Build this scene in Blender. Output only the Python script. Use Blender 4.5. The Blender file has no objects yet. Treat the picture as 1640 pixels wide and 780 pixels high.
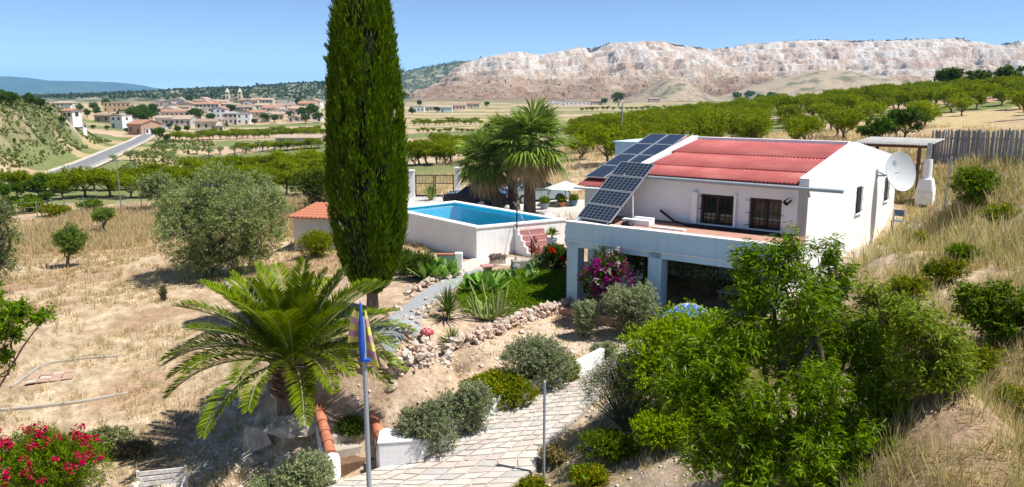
import bpy, math, random
import numpy as np
from mathutils import Vector

sc = bpy.context.scene
col = sc.collection
R = math.radians
# ---------------------------------------------------------------- camera
FPX, CX, CY, HC = 1250.0, 820.0, 390.0, 7.22
TH = math.atan(235.0 / FPX)
cam_d = bpy.data.cameras.new('camera')
cam_d.sensor_width = 36.0
cam_d.lens = 36.0 * FPX / 1640.0
cam_d.clip_start = 0.14
cam_d.clip_end = 60000
cam = bpy.data.objects.new('camera', cam_d)
cam.location = (0, 0, HC)
cam.rotation_euler = (math.pi / 2 - TH, 0, 0)
col.objects.link(cam)
sc.camera = cam
# ---------------------------------------------------------------- light
SUN_EL = R(62)
SUN_AZ = np.array([0.95, -0.30]); SUN_AZ /= np.linalg.norm(SUN_AZ)
sdir = Vector((SUN_AZ[0] * math.cos(SUN_EL), SUN_AZ[1] * math.cos(SUN_EL), math.sin(SUN_EL)))
w = bpy.data.worlds.new('World'); sc.world = w; w.use_nodes = True
wn = w.node_tree.nodes; wl = w.node_tree.links
sky = wn.new('ShaderNodeTexSky'); sky.sky_type = 'NISHITA'; sky.sun_disc = False
sky.sun_elevation = SUN_EL
sky.sun_rotation = math.atan2(sdir.x, sdir.y)
sky.altitude = 300; sky.air_density = 0.35; sky.dust_density = 0.0; sky.ozone_density = 0.0
wn['Background'].inputs['Strength'].default_value = 0.14
wl.new(sky.outputs[0], wn['Background'].inputs['Color'])
sl = bpy.data.lights.new('sun', 'SUN'); sl.energy = 5.0; sl.angle = R(0.53); sl.color = (1.0, 0.97, 0.92)
so = bpy.data.objects.new('sun', sl); col.objects.link(so)
so.rotation_euler = sdir.to_track_quat('Z', 'Y').to_euler()
sc.view_settings.view_transform = 'Standard'; sc.view_settings.look = 'None'
sc.view_settings.gamma = 1.0; sc.view_settings.exposure = 0.5
sc.view_settings.use_curve_mapping = False
sc.render.engine = 'CYCLES'
cy = sc.cycles
cy.use_denoising = True
cy.max_bounces = 8; cy.diffuse_bounces = 3; cy.glossy_bounces = 3; cy.transmission_bounces = 4
cy.transparent_max_bounces = 12; cy.volume_bounces = 1
cy.caustics_reflective = False; cy.caustics_refractive = False
rng = np.random.default_rng(7)
random.seed(7)

# ================================================================ helpers
cth, sth = math.cos(TH), math.sin(TH)
CAM = np.array([0, 0, HC])
def ray(u, v):
    d = v - CY
    return np.array([u - CX, cth * FPX - sth * d, -(sth * FPX + cth * d)])
def pz(u, v, z):
    r = ray(u, v); return CAM + r * (z - HC) / r[2]
def py(u, v, Y):
    r = ray(u, v); return CAM + r * Y / r[1]
def nrm(a):
    a = np.asarray(a, float); return a / (np.linalg.norm(a, axis=-1, keepdims=True) + 1e-12)

_tab = np.random.default_rng(3).random((256, 256))
def vnoise(x, y):
    x = np.asarray(x, float); y = np.asarray(y, float)
    ix = np.floor(x).astype(int); iy = np.floor(y).astype(int)
    fx = x - ix; fy = y - iy
    fx = fx * fx * (3 - 2 * fx); fy = fy * fy * (3 - 2 * fy)
    a = _tab[ix & 255, iy & 255]; b = _tab[(ix + 1) & 255, iy & 255]
    c = _tab[ix & 255, (iy + 1) & 255]; d = _tab[(ix + 1) & 255, (iy + 1) & 255]
    return (a * (1 - fx) + b * fx) * (1 - fy) + (c * (1 - fx) + d * fx) * fy
def fbm(x, y, o=4, g=.5):
    s = 0; a = 1; t = 0
    for i in range(o):
        s = s + a * vnoise(x * 2 ** i + 17.3 * i, y * 2 ** i + 9.1 * i); t += a; a *= g
    return s / t
def inpoly(x, y, P):
    x = np.asarray(x); y = np.asarray(y); r = np.zeros(x.shape, bool); n = len(P); j = n - 1
    for i in range(n):
        xi, yi = P[i][0], P[i][1]; xj, yj = P[j][0], P[j][1]
        r ^= ((yi > y) != (yj > y)) & (x < (xj - xi) * (y - yi) / (yj - yi + 1e-12) + xi)
        j = i
    return r
def smooth(a, b, t):
    t = np.clip((t - a) / (b - a), 0, 1); return t * t * (3 - 2 * t)

# ---------------------------------------------------------------- objects
def tag(o, label=None, cat=None, group=None, kind=None):
    if label: o['label'] = label
    if cat: o['category'] = cat
    if group: o['group'] = group
    if kind: o['kind'] = kind
    return o
def empty(name, loc=(0, 0, 0), rz=0, label=None, cat=None, group=None):
    o = bpy.data.objects.new(name, None); col.objects.link(o)
    o.empty_display_size = .2
    o.location = [float(k) for k in loc]; o.rotation_euler = (0, 0, rz)
    return tag(o, label, cat, group)
def link(name, me, parent=None, mat=None):
    o = bpy.data.objects.new(name, me); col.objects.link(o)
    if parent: o.parent = parent
    if mat is not None and not me.materials:
        me.materials.append(mat)
    return o
def copy_tree(o, parent=None):
    c = o.copy(); col.objects.link(c); c.parent = parent
    for ch in list(o.children): copy_tree(ch, c)
    return c
def np_mesh(name, V, F, smooth_=False):
    """V (n,3), F (m,k) uniform polygons"""
    V = np.asarray(V, np.float32); F = np.asarray(F, np.int32)
    me = bpy.data.meshes.new(name)
    me.vertices.add(len(V)); me.vertices.foreach_set('co', V.ravel())
    k = F.shape[1]
    me.loops.add(F.size); me.loops.foreach_set('vertex_index', F.ravel())
    me.polygons.add(len(F)); me.polygons.foreach_set('loop_start', np.arange(0, F.size, k, dtype=np.int32))
    if smooth_: me.polygons.foreach_set('use_smooth', np.ones(len(F), bool))
    me.update(calc_edges=True)
    return me
def quads_mesh(name, Q):
    Q = np.asarray(Q, np.float32); k = Q.shape[1]
    return np_mesh(name, Q.reshape(-1, 3), np.arange(len(Q) * k).reshape(-1, k))
class MB:
    def __init__(s): s.v = []; s.f = []; s.sm = []
    def add(s, V, F, sm=False):
        n = len(s.v); s.v += [tuple(map(float, p)) for p in V]; s.f += [tuple(i + n for i in f) for f in F]; s.sm += [sm] * len(F); return s
    def box(s, x0, x1, y0, y1, z0, z1):
        V = [(x, y, z) for z in (z0, z1) for x, y in ((x0, y0), (x1, y0), (x1, y1), (x0, y1))]
        return s.add(V, [(3, 2, 1, 0), (4, 5, 6, 7), (0, 1, 5, 4), (1, 2, 6, 5), (2, 3, 7, 6), (3, 0, 4, 7)])
    def prism(s, poly, z0, z1):
        """poly xy list; z0, z1 scalar or per-vertex"""
        n = len(poly)
        a = [z0] * n if np.isscalar(z0) else list(z0); b = [z1] * n if np.isscalar(z1) else list(z1)
        ar = sum(poly[i][0] * poly[(i + 1) % n][1] - poly[(i + 1) % n][0] * poly[i][1] for i in range(n))
        if ar < 0: poly = poly[::-1]; a = a[::-1]; b = b[::-1]
        V = [(p[0], p[1], a[i]) for i, p in enumerate(poly)] + [(p[0], p[1], b[i]) for i, p in enumerate(poly)]
        return s.add(V, [tuple(range(n))[::-1], tuple(range(n, 2 * n))] + [(i, (i + 1) % n, n + (i + 1) % n, n + i) for i in range(n)])
    def hexa(s, P):
        """8 corners: bottom 4 ccw, top 4 ccw"""
        return s.add(P, [(3, 2, 1, 0), (4, 5, 6, 7), (0, 1, 5, 4), (1, 2, 6, 5), (2, 3, 7, 6), (3, 0, 4, 7)])
    def tube(s, pts, rad, sides=6, cap=True, sm=True):
        pts = np.asarray(pts, float); n = len(pts)
        rad = [rad] * n if np.isscalar(rad) else rad
        T = np.gradient(pts, axis=0) if n > 2 else np.repeat((pts[1] - pts[0])[None], n, 0)
        T = nrm(T); up = np.array([0, 0, 1.]) if abs(T[0][2]) < .9 else np.array([1., 0, 0])
        V = []
        for i in range(n):
            a = nrm(np.cross(up, T[i])); b = np.cross(T[i], a); up = np.cross(T[i], a) if abs(T[i] @ up) > .95 else up
            for k in range(sides):
                th = 2 * math.pi * k / sides
                V.append(pts[i] + rad[i] * (math.cos(th) * a + math.sin(th) * b))
        F = [(i * sides + k, i * sides + (k + 1) % sides, (i + 1) * sides + (k + 1) % sides, (i + 1) * sides + k) for i in range(n - 1) for k in range(sides)]
        s.add(V, F, sm)
        if cap: s.add([V[k] for k in range(sides)], [tuple(range(sides))[::-1]]); s.add([V[(n - 1) * sides + k] for k in range(sides)], [tuple(range(sides))])
        return s
    def lathe(s, prof, sides=16, c=(0, 0, 0), sm=True, sx=1, sy=1):
        V = []; n = len(prof)
        for r, z in prof:
            for k in range(sides):
                th = 2 * math.pi * k / sides
                V.append((c[0] + r * sx * math.cos(th), c[1] + r * sy * math.sin(th), c[2] + z))
        F = [(i * sides + k, i * sides + (k + 1) % sides, (i + 1) * sides + (k + 1) % sides, (i + 1) * sides + k) for i in range(n - 1) for k in range(sides)]
        s.add(V, F, sm)
        s.add(V[:sides], [tuple(range(sides))[::-1]]); s.add(V[-sides:], [tuple(range(sides))])
        return s
    def mesh(s, name, bevel=0):
        me = bpy.data.meshes.new(name); me.from_pydata(s.v, [], s.f)
        me.polygons.foreach_set('use_smooth', s.sm); me.update(); return me
    def build(s, name, mat, parent=None, bevel=0):
        o = link(name, s.mesh(name), parent, mat)
        if bevel:
            m = o.modifiers.new('bevel', 'BEVEL'); m.width = bevel; m.segments = 2; m.limit_method = 'ANGLE'; m.angle_limit = R(40)
        return o

# ---------------------------------------------------------------- materials
def newmat(name):
    m = bpy.data.materials.new(name); m.use_nodes = True
    nt = m.node_tree; p = nt.nodes['Principled BSDF']; return m, nt, p
def nd(nt, typ, **kw):
    n = nt.nodes.new(typ)
    for k, v in kw.items(): setattr(n, k, v)
    return n
def ramp(nt, fac, stops):
    r = nd(nt, 'ShaderNodeValToRGB'); e = r.color_ramp.elements
    while len(e) < len(stops): e.new(.5)
    for i, (p, c) in enumerate(stops): e[i].position = p; e[i].color = (c[0], c[1], c[2], 1)
    nt.links.new(fac, r.inputs[0]); return r.outputs[0]
def tex(nt, kind='Object', scale=None):
    t = nd(nt, 'ShaderNodeTexCoord'); o = t.outputs[kind]
    if scale is not None:
        mp = nd(nt, 'ShaderNodeMapping'); mp.inputs['Scale'].default_value = scale
        nt.links.new(o, mp.inputs[0]); o = mp.outputs[0]
    return o
def noise_(nt, vec, scale, detail=4, rough=.55):
    n = nd(nt, 'ShaderNodeTexNoise'); n.inputs['Scale'].default_value = scale; n.inputs['Detail'].default_value = detail
    n.inputs['Roughness'].default_value = rough
    nt.links.new(vec, n.inputs['Vector']); return n.outputs[0]
def bump_(nt, p, h, strength, dist=.02):
    b = nd(nt, 'ShaderNodeBump'); b.inputs['Strength'].default_value = strength; b.inputs['Distance'].default_value = dist
    nt.links.new(h, b.inputs['Height']); nt.links.new(b.outputs[0], p.inputs['Normal'])
def M(name, c1, c2=None, scale=4, rough=.8, bump=.3, bdist=.02, bscale=None, spec=.3, metal=0, detail=5, lo=.35, hi=.65, stretch=None, coat=0):
    m, nt, p = newmat(name)
    p.inputs['Roughness'].default_value = rough; p.inputs['Specular IOR Level'].default_value = spec; p.inputs['Metallic'].default_value = metal
    if coat: p.inputs['Coat Weight'].default_value = coat; p.inputs['Coat Roughness'].default_value = .05
    v = tex(nt, 'Object', stretch)
    if c2 is None: c2 = tuple(k * .82 for k in c1)
    n = noise_(nt, v, scale, detail)
    nt.links.new(ramp(nt, n, [(lo, c2), (hi, c1)]), p.inputs['Base Color'])
    if bump: bump_(nt, p, noise_(nt, v, bscale or scale * 6, 4), bump, bdist)
    return m
def leafmat(name, dark, light, trans=.3, rough=.55, spec=.25, odd=None, oddp=.9):
    m, nt, p = newmat(name)
    g = nd(nt, 'ShaderNodeNewGeometry')
    st = [(0, dark), (.8, light)] if odd is None else [(0, dark), (oddp - .03, light), (oddp, odd)]
    c = ramp(nt, g.outputs['Random Per Island'], st)
    oi = nd(nt, 'ShaderNodeObjectInfo')
    hsv = nd(nt, 'ShaderNodeHueSaturation'); hsv.inputs['Saturation'].default_value = 1.22
    mr = nd(nt, 'ShaderNodeMapRange'); mr.inputs[3].default_value = .8; mr.inputs[4].default_value = 1.2
    nt.links.new(oi.outputs['Random'], mr.inputs[0]); nt.links.new(mr.outputs[0], hsv.inputs['Value']); nt.links.new(c, hsv.inputs['Color'])
    c = hsv.outputs[0]
    p.inputs['Roughness'].default_value = rough; p.inputs['Specular IOR Level'].default_value = spec
    p.inputs['Specular IOR Level'].default_value = spec * .6
    nt.links.new(c, p.inputs['Base Color'])
    t = nd(nt, 'ShaderNodeBsdfTranslucent'); nt.links.new(c, t.inputs['Color'])
    mx = nd(nt, 'ShaderNodeMixShader'); mx.inputs[0].default_value = trans
    nt.links.new(p.outputs[0], mx.inputs[1]); nt.links.new(t.outputs[0], mx.inputs[2])
    nt.links.new(mx.outputs[0], nt.nodes['Material Output'].inputs['Surface'])
    return m
MT = {}
MT['white'] = M('white_render', (.80, .79, .77), (.70, .69, .66), 1.3, .85, .35, .01, 14, .2)
def plaster(name, c, stain, k=.75, lo=.30, hi=.52, rough=.88):
    m, nt, p = newmat(name); p.inputs['Roughness'].default_value = rough; p.inputs['Specular IOR Level'].default_value = .2
    v = tex(nt, 'Object')
    a = ramp(nt, noise_(nt, v, .9, 6, .6), [(lo, stain), (hi, c)])
    st = ramp(nt, noise_(nt, tex(nt, 'Object', (5, 5, .35)), 1, 5, .65), [(.30, (k, k * .98, k * .95)), (.5, (1, 1, 1))])
    sp = ramp(nt, noise_(nt, v, 7, 6, .7), [(.28, (.86, .85, .83)), (.42, (1, 1, 1))])
    x1 = nd(nt, 'ShaderNodeMix', data_type='RGBA', blend_type='MULTIPLY'); x1.inputs[0].default_value = 1; nt.links.new(a, x1.inputs[6]); nt.links.new(st, x1.inputs[7])
    x2 = nd(nt, 'ShaderNodeMix', data_type='RGBA', blend_type='MULTIPLY'); x2.inputs[0].default_value = .8; nt.links.new(x1.outputs[2], x2.inputs[6]); nt.links.new(sp, x2.inputs[7])
    nt.links.new(x2.outputs[2], p.inputs['Base Color']); bump_(nt, p, noise_(nt, v, 10, 5, .65), .5, .02)
    return m
MT['white'] = plaster('white_plaster', (.86, .86, .86), (.79, .79, .78), .95, .25, .45)
MT['white_clean'] = M('white_paint', (.86, .86, .86), (.81, .81, .81), 2, .6, .1, .004, 30)
MT['white_stain'] = plaster('stained_plaster', (.84, .84, .83), (.68, .67, .65), .9, .25, .45)
MT['blue_render'] = plaster('pale_blue_plaster', (.56, .77, .87), (.48, .68, .78), .9)
MT['terracotta'] = M('terracotta', (.52, .2, .11), (.36, .13, .075), 6, .85, .4, .01)
MT['terrace_tile'] = M('terrace_tiles', (.5, .28, .2), (.42, .22, .16), 3, .7, .2, .005)
MT['black'] = M('black_metal', (.018, .018, .02), (.012, .012, .013), 8, .45, 0)
MT['steel'] = M('galvanised_steel', (.42, .44, .45), (.32, .34, .35), 5, .45, 0, metal=.7)
MT['grey_plastic'] = M('grey_plastic', (.33, .37, .4), (.29, .33, .36), 4, .45, 0)
MT['darkwood'] = M('dark_wood', (.09, .045, .025), (.05, .026, .016), 8, .6, .3, .005, stretch=(1, 1, .15))
MT['brownwood'] = M('brown_wood', (.2, .12, .07), (.12, .07, .04), 8, .75, .3, .005, stretch=(1, 1, .15))
MT['bark'] = M('bark', (.20, .15, .11), (.09, .065, .05), 9, .95, 1.0, .03, stretch=(1, 1, .35))
MT['grey_bark'] = M('grey_bark', (.25, .22, .18), (.12, .10, .085), 9, .95, 1.0, .03, stretch=(1, 1, .4))
MT['rock'] = M('pink_limestone', (.70, .57, .47), (.52, .38, .29), 2.2, .9, .8, .03, 9)
MT['rock_pale'] = M('pale_limestone', (.76, .68, .60), (.58, .49, .40), 1.6, .9, .8, .04, 6)
MT['concrete'] = M('concrete', (.46, .40, .33), (.34, .29, .23), 3, .9, .5, .01)
MT['glass'] = M('dark_glass', (.02, .022, .025), (.012, .014, .016), 3, .06, 0, spec=.6)
# ================================================================ terrain
CP = []
def T(u, v, z): CP.append(pz(u, v, z))
def TY(u, v, Y): CP.append(py(u, v, Y))
def Wp(x, y, z): CP.append(np.array([x, y, z], float))
# garden terrace round the pool and the house
for a in [(763,425,-.25),(690,440,-.2),(600,500,-.15),(545,485,-.25),(640,540,-.15),(700,470,-.05),(760,450,-.05),(850,432,0),(940,450,0),(900,480,-.05),(820,500,-.1),(740,520,-.12),
          (1000,480,0),(1050,512,0),(930,420,0),(600,420,-.35),(500,420,-.6),(480,385,-.6),(660,585,-.2),(560,560,-.3),(590,590,-.4),(500,600,-.45),(470,640,-.5)]: T(*a)
for a in [(740,330,-.1),(820,332,.1),(690,318,-.1),(900,326,.2),(620,335,-.3),(860,345,.1)]: T(*a)
for lx, ly, lz in [(8.1, 3.5, 1.0), (8.1, 6, 1.35), (8.1, 8.5, 1.6), (8.1, 11, 1.75), (8.1, 14, 1.9), (9.3, 5, 1.5), (9.3, 9, 1.8), (9.3, 13, 2.0), (11, 8, 2.2)]:
    _q = pz(906, 355.4, 2.95) + lx * np.array([.7955, -.606, 0]) + ly * np.array([.606, .7955, 0]); Wp(_q[0], _q[1], lz)
Wp(2, 33, .05); Wp(6, 36, .5); Wp(4, 30, .2)
# bank and path
for a in [(650,622,-.75),(740,600,-.7),(830,575,-.6),(940,535,-.4),(990,512,-.2)]: T(*a)
for a in [(560,790,-1.75),(650,765,-1.5),(760,740,-1.3),(820,690,-1.1),(880,645,-.9),(950,605,-.65),(1000,560,-.4),(860,780,-1.5),(900,700,-1.0),(980,640,-.6)]: T(*a)
# right of the path, below the tree
for a in [(960,740,-.9),(1050,720,-.4),(1120,775,-.2)]: T(*a)
for a in [(4.5,12,.5),(8,12,1.9),(7,9,1.6),(3,10,-.5),(0,9,-1.9),(-5,9,-2.6),(-9,10,-2.8),(6,16,.9),(9,17,2.0),(5.5,19.5,.1),(10.5,22,2.0),(8.5,24,.9)]: Wp(*a)
# left lower ground
for a in [(262,785,-1.9),(70,760,-2.1),(30,640,-1.7),(200,640,-1.65),(300,610,-1.45),(330,520,-1.1),(100,520,-1.5),(100,430,-1.5),(340,440,-1.0),(450,425,-.8),(200,345,-1.7),(50,345,-1.9),
          (400,725,-1.75),(480,775,-1.75),(345,665,-1.55),(440,655,-.65),(520,720,-1.3),(420,560,-.6),(380,490,-.9),(-150,520,-1.9),(-150,400,-2.2),(-200,345,-2.2),(400,345,-1.2),(560,345,-.6)]: T(*a)
# right slope
for a in [(1500,330,30),(1640,330,26),(1490,272,38),(1640,262,36),(1600,400,22),(1640,480,17),(1550,640,11.5),(1640,700,11),(1400,425,24),(1560,268,37),(1480,355,32),(1720,330,23),(1720,500,15)]: TY(*a)
# orchard hill to the right
for a in [(1280,228,75),(1000,238,80),(1620,196,68),(1640,150,150),(1500,152,160),(1200,180,170),(1050,196,170),(1400,185,105),(1550,214,58),(1750,140,130),(1900,130,140),(1640,178,95),(940,250,75)]: TY(*a)
Wp(60, 30, 6.5); Wp(50, 10, 6); Wp(90, 70, 10)
# valley
for a in [(800,240,110),(700,238,115),(650,212,250),(800,196,350),(1000,186,400),(700,179,650),(1000,173,700),(1150,168,820),(500,206,350),(480,232,200),(560,215,260)]: TY(*a)
# left: orchard, road, scrub hill, village
for a in [(300,318,66),(120,325,66),(400,300,75),(60,300,95),(300,270,110),(400,262,120),(300,200,450),(400,203,420),(500,188,470),(280,178,560),(380,168,640),(180,190,420),(100,182,400),
          (60,172,170),(0,262,95),(100,205,150),(170,222,175),(0,205,120),(-100,180,150),(-150,230,110),(140,190,200),(20,285,85)]: TY(*a)
ROADP = [(60,296,105),(112,274,128),(150,259,152),(190,240,198),(222,226,250),(243,213,300),(258,206,350),(268,201,400)]
for a in ROADP: TY(*a)
for an in range(0, 360, 24):
    for rr, zz in ((1300, 0), (3500, 2), (9000, 3), (16000, 3)):
        Wp(rr * math.sin(R(an)), rr * math.cos(R(an)), zz)
Wp(0, -20, -3); Wp(0, -120, -5); Wp(-120, -60, -5); Wp(120, -60, 9); Wp(-80, 20, -3.5); Wp(-250, 60, -3); Wp(-300, 300, 3); Wp(250, 250, 8); Wp(400, 700, 3); Wp(300, 450, 2)
CP = np.array(CP)
_d = np.linalg.norm(CP[:, None, :2] - CP[None, :, :2], axis=2)
_n = len(CP)
_A = np.zeros((_n + 1, _n + 1)); _c = .4 + .03 * np.hypot(CP[:, 0], CP[:, 1]); _A[:_n, :_n] = -np.sqrt(_d ** 2 + _c[None] ** 2); _A[:_n, _n] = 1; _A[_n, :_n] = 1
_A[:_n, :_n] -= np.eye(_n) * .05
_w = np.linalg.solve(_A, np.append(CP[:, 2], 0))
def ter0(x, y):
    x = np.asarray(x, float); y = np.asarray(y, float); sh = x.shape
    P = np.stack([x.ravel(), y.ravel()], 1); out = np.zeros(len(P))
    for i in range(0, len(P), 20000):
        d = np.sqrt(((P[i:i + 20000, None, :] - CP[None, :, :2]) ** 2).sum(2) + _c[None] ** 2)
        out[i:i + 20000] = -d @ _w[:_n] + _w[_n]
    return out.reshape(sh)
def ter(x, y):
    x = np.asarray(x, float); y = np.asarray(y, float)
    z = ter0(x, y)
    d = np.hypot(x, y)
    z = z + .10 * (fbm(x * .5, y * .5, 3) - .5) + smooth(60, 200, d) * 0.5 * (fbm(x * .03, y * .03, 3) - .5)
    k = (d > 80) & (d < 450) & (x < -20)
    if np.any(k):
        xs, ys = x[k], y[k]; dd = np.full(xs.shape, 1e9); zz = np.zeros(xs.shape)
        for i in range(len(ROADW) - 1):
            a, b = ROADW[i], ROADW[i + 1]; e_ = b - a; t = np.clip(((xs - a[0]) * e_[0] + (ys - a[1]) * e_[1]) / (e_[0] ** 2 + e_[1] ** 2), 0, 1)
            q = np.hypot(xs - a[0] - t * e_[0], ys - a[1] - t * e_[1]); m_ = q < dd; dd[m_] = q[m_]; zz[m_] = (a[2] + t * e_[2])[m_]
        w_ = 1 - smooth(4, 16, dd); z = np.array(z); z[k] = z[k] * (1 - w_) + zz * w_
    return z
ROADW = np.array([py(*a) for a in ROADP])
def hit(u, v, dz=0):
    """first point of the ground along the sight line (world point)"""
    r = ray(u, v); r = r / r[1]
    Y = np.geomspace(6, 6000, 500)
    p = CAM + Y[:, None] * r
    h = p[:, 2] - ter(p[:, 0], p[:, 1]) - dz
    k = np.argmax(h < 0)
    if h[k] >= 0: k = len(Y) - 1
    a, b = (Y[k - 1], Y[k]) if k else (Y[0], Y[0])
    for _ in range(3):
        yy = np.linspace(a, b, 9); p = CAM + yy[:, None] * r; hh = p[:, 2] - ter(p[:, 0], p[:, 1]) - dz
        j = np.argmax(hh < 0) if (hh < 0).any() else 8
        a, b = yy[max(j - 1, 0)], yy[j]
    q = CAM + b * r
    return np.array([q[0], q[1], float(ter(q[0], q[1]))])
def hits(L): return [hit(*a) for a in L]

# zones of the ground, as outlines on the land
Z_bank = hits([(560,640),(640,600),(720,565),(810,528),(900,500),(985,480),(1030,520),(960,585),(860,630),(700,720),(610,740),(560,760)])
Z_garden = hits([(640,600),(720,565),(810,528),(900,500),(1000,480),(1060,470),(940,410),(780,405),(660,430),(520,440),(440,470),(420,600),(470,690),(560,690)])
Z_rockl = hits([(330,650),(470,640),(540,700),(560,790),(180,790),(300,740)])
Z_under = hits([(860,760),(900,690),(1000,600),(1150,560),(1300,700),(1400,790),(860,790)])
Z_drive = hits([(640,340),(640,312),(760,312),(960,318),(960,345)])
Z_track = hits([(1490,350),(1430,365),(1340,430),(1400,430),(1500,362)])
Z_field = hits([(-300,330),(480,335),(520,440),(440,470),(400,600),(300,760),(-300,760)])
Z_dryorch = hits([(1180,228),(1330,196),(1640,170),(1640,214),(1480,214),(1320,228)])
road_px = [(60,296),(112,274),(150,259),(190,240),(222,226),(243,213),(258,206),(268,201)]
road_c = np.array([py(*a) for a in ROADP])

def resample(P, n):
    P = np.asarray(P); s = np.append(0, np.cumsum(np.linalg.norm(np.diff(P[:, :2], axis=0), axis=1)))
    q = np.linspace(0, s[-1], n); return np.stack([np.interp(q, s, P[:, k]) for k in range(P.shape[1])], 1)
PLf = resample(hits([(480,800),(560,778),(618,750),(720,706),(800,662),(860,634),(920,609),(965,585),(1010,546)]), 60)
PRt = resample(hits([(800,800),(858,756),(868,722),(900,692),(935,662),(965,628),(1000,592),(1050,548)]), 60)
for P in (PLf, PRt):
    ker = np.ones(15) / 15; P[:, 2] = np.convolve(np.pad(P[:, 2], 7, 'edge'), ker, 'valid')
def pathpt(s, t):
    """s along 0..1, t across 0..1"""
    f = s * 59; i = min(int(f), 58); a = f - i
    l = PLf[i] * (1 - a) + PLf[i + 1] * a; r = PRt[i] * (1 - a) + PRt[i + 1] * a
    return l * (1 - t) + r * t
ang = np.concatenate([np.arange(-180, -52, 4), np.arange(-52, -40, 1), np.arange(-40, 40.01, .2), np.arange(41, 53, 1), np.arange(56, 180, 4)])
rad_ = np.concatenate([np.geomspace(2.5, 5.5, 8), np.geomspace(6, 80, 210), np.geomspace(82, 1200, 150), np.geomspace(1250, 20000, 45)])
na, nr = len(ang), len(rad_)
X = rad_[:, None] * np.sin(np.radians(ang))[None]; Yg = rad_[:, None] * np.cos(np.radians(ang))[None]
Zg = ter(X, Yg)
_pg = np.array([pathpt(i / 79, j / 11) for i in range(80) for j in range(12)])
_k = (np.hypot(X, Yg) < 30) & (np.abs(X) < 9) & (Yg > 8)
_dx = np.sqrt((X[_k][:, None] - _pg[None, :, 0]) ** 2 + (Yg[_k][:, None] - _pg[None, :, 1]) ** 2)
_j = _dx.argmin(1); _dm = _dx.min(1); _z = Zg[_k]
Zg[_k] = np.where(_dm < .3, np.minimum(_z, _pg[_j, 2] - .06), np.where(_dm < .8, np.minimum(_z, _pg[_j, 2] - .06 + (_dm - .3) * .9), _z))
V = np.stack([X, Yg, Zg], 2).reshape(-1, 3)
V = np.vstack([V, [[0, 0, float(ter(0, 0))]]])
ii = np.arange(nr - 1)[:, None] * na; jj = np.arange(na)[None]; j2 = (jj + 1) % na
F = np.stack([ii + jj, ii + j2, ii + na + j2, ii + na + jj], 2).reshape(-1, 4)
F = F[:, ::-1]
ctr = len(V) - 1
F = np.vstack([F, [[ctr, j, (j + 1) % na, (j + 1) % na] for j in range(0)]]) if False else F
me = np_mesh('ground', V, F, True)
# colour of the soil and the dry grass itself
x, y = V[:, 0], V[:, 1]; d = np.hypot(x, y)
n1 = fbm(x * .35, y * .35, 4); n2 = fbm(x * 1.7 + 40, y * 1.7, 4); n3 = fbm(x * .05 + 7, y * .05 + 3, 3); n4 = fbm(x * 5 + 3, y * 5, 3)
def mixc(a, b, t): return a * (1 - t[:, None]) + b * t[:, None]
A = lambda *c: np.array(c)
straw = mixc(np.tile(A(.52, .39, .25), (len(x), 1)), A(.62, .50, .34), smooth(.3, .7, n2))
straw = mixc(straw, A(.42, .28, .18), smooth(.42, .62, n1) * .85)
straw = mixc(straw, A(.32, .25, .15), smooth(.5, .66, n4) * .6)
soil = mixc(np.tile(A(.56, .43, .31), (len(x), 1)), A(.46, .33, .23), smooth(.35, .65, n2))
c = straw.copy()
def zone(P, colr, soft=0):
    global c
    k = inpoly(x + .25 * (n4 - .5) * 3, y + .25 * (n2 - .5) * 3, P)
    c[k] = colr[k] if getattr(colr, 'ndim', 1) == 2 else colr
zone(Z_garden, soil); zone(Z_bank, mixc(soil, A(.60, .49, .37), smooth(.4, .6, n1)))
zone(Z_rockl, mixc(mixc(soil, A(.70, .64, .56), smooth(.2, .45, n1)), A(.50, .40, .30), smooth(.55, .75, n4)))
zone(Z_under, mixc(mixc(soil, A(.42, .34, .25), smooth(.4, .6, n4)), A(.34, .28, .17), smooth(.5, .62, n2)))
zone(Z_drive, np.tile(A(.55, .50, .44), (len(x), 1))); zone(Z_track, mixc(soil, A(.5, .45, .38), smooth(.3, .6, n4)))
# valley fields: strips of ploughed earth, stubble and green
far = smooth(58, 80, d)
fy = y + .25 * x + 14 * (n3 - .5) + 5 * np.floor(x / 70 + .4 * np.floor(y / 45))
band = _tab[(np.floor(fy / 17).astype(int)) & 255, (np.floor(x / 90 + 5).astype(int)) & 255]
earth = mixc(np.tile(A(.48, .34, .23), (len(x), 1)), A(.54, .43, .29), smooth(.4, .6, n1))
fld = earth.copy()
fld = np.where((band > .62)[:, None], A(.20, .23, .09) * (.8 + .4 * n1[:, None]), fld)
fld = np.where((band < .25)[:, None], A(.44, .36, .20) * (.8 + .4 * n1[:, None]), fld)
c = mixc(c, fld, far)
k = inpoly(x, y, Z_dryorch); c[k] = mixc(earth, A(.52, .42, .22), smooth(.35, .6, n1))[k]
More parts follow.
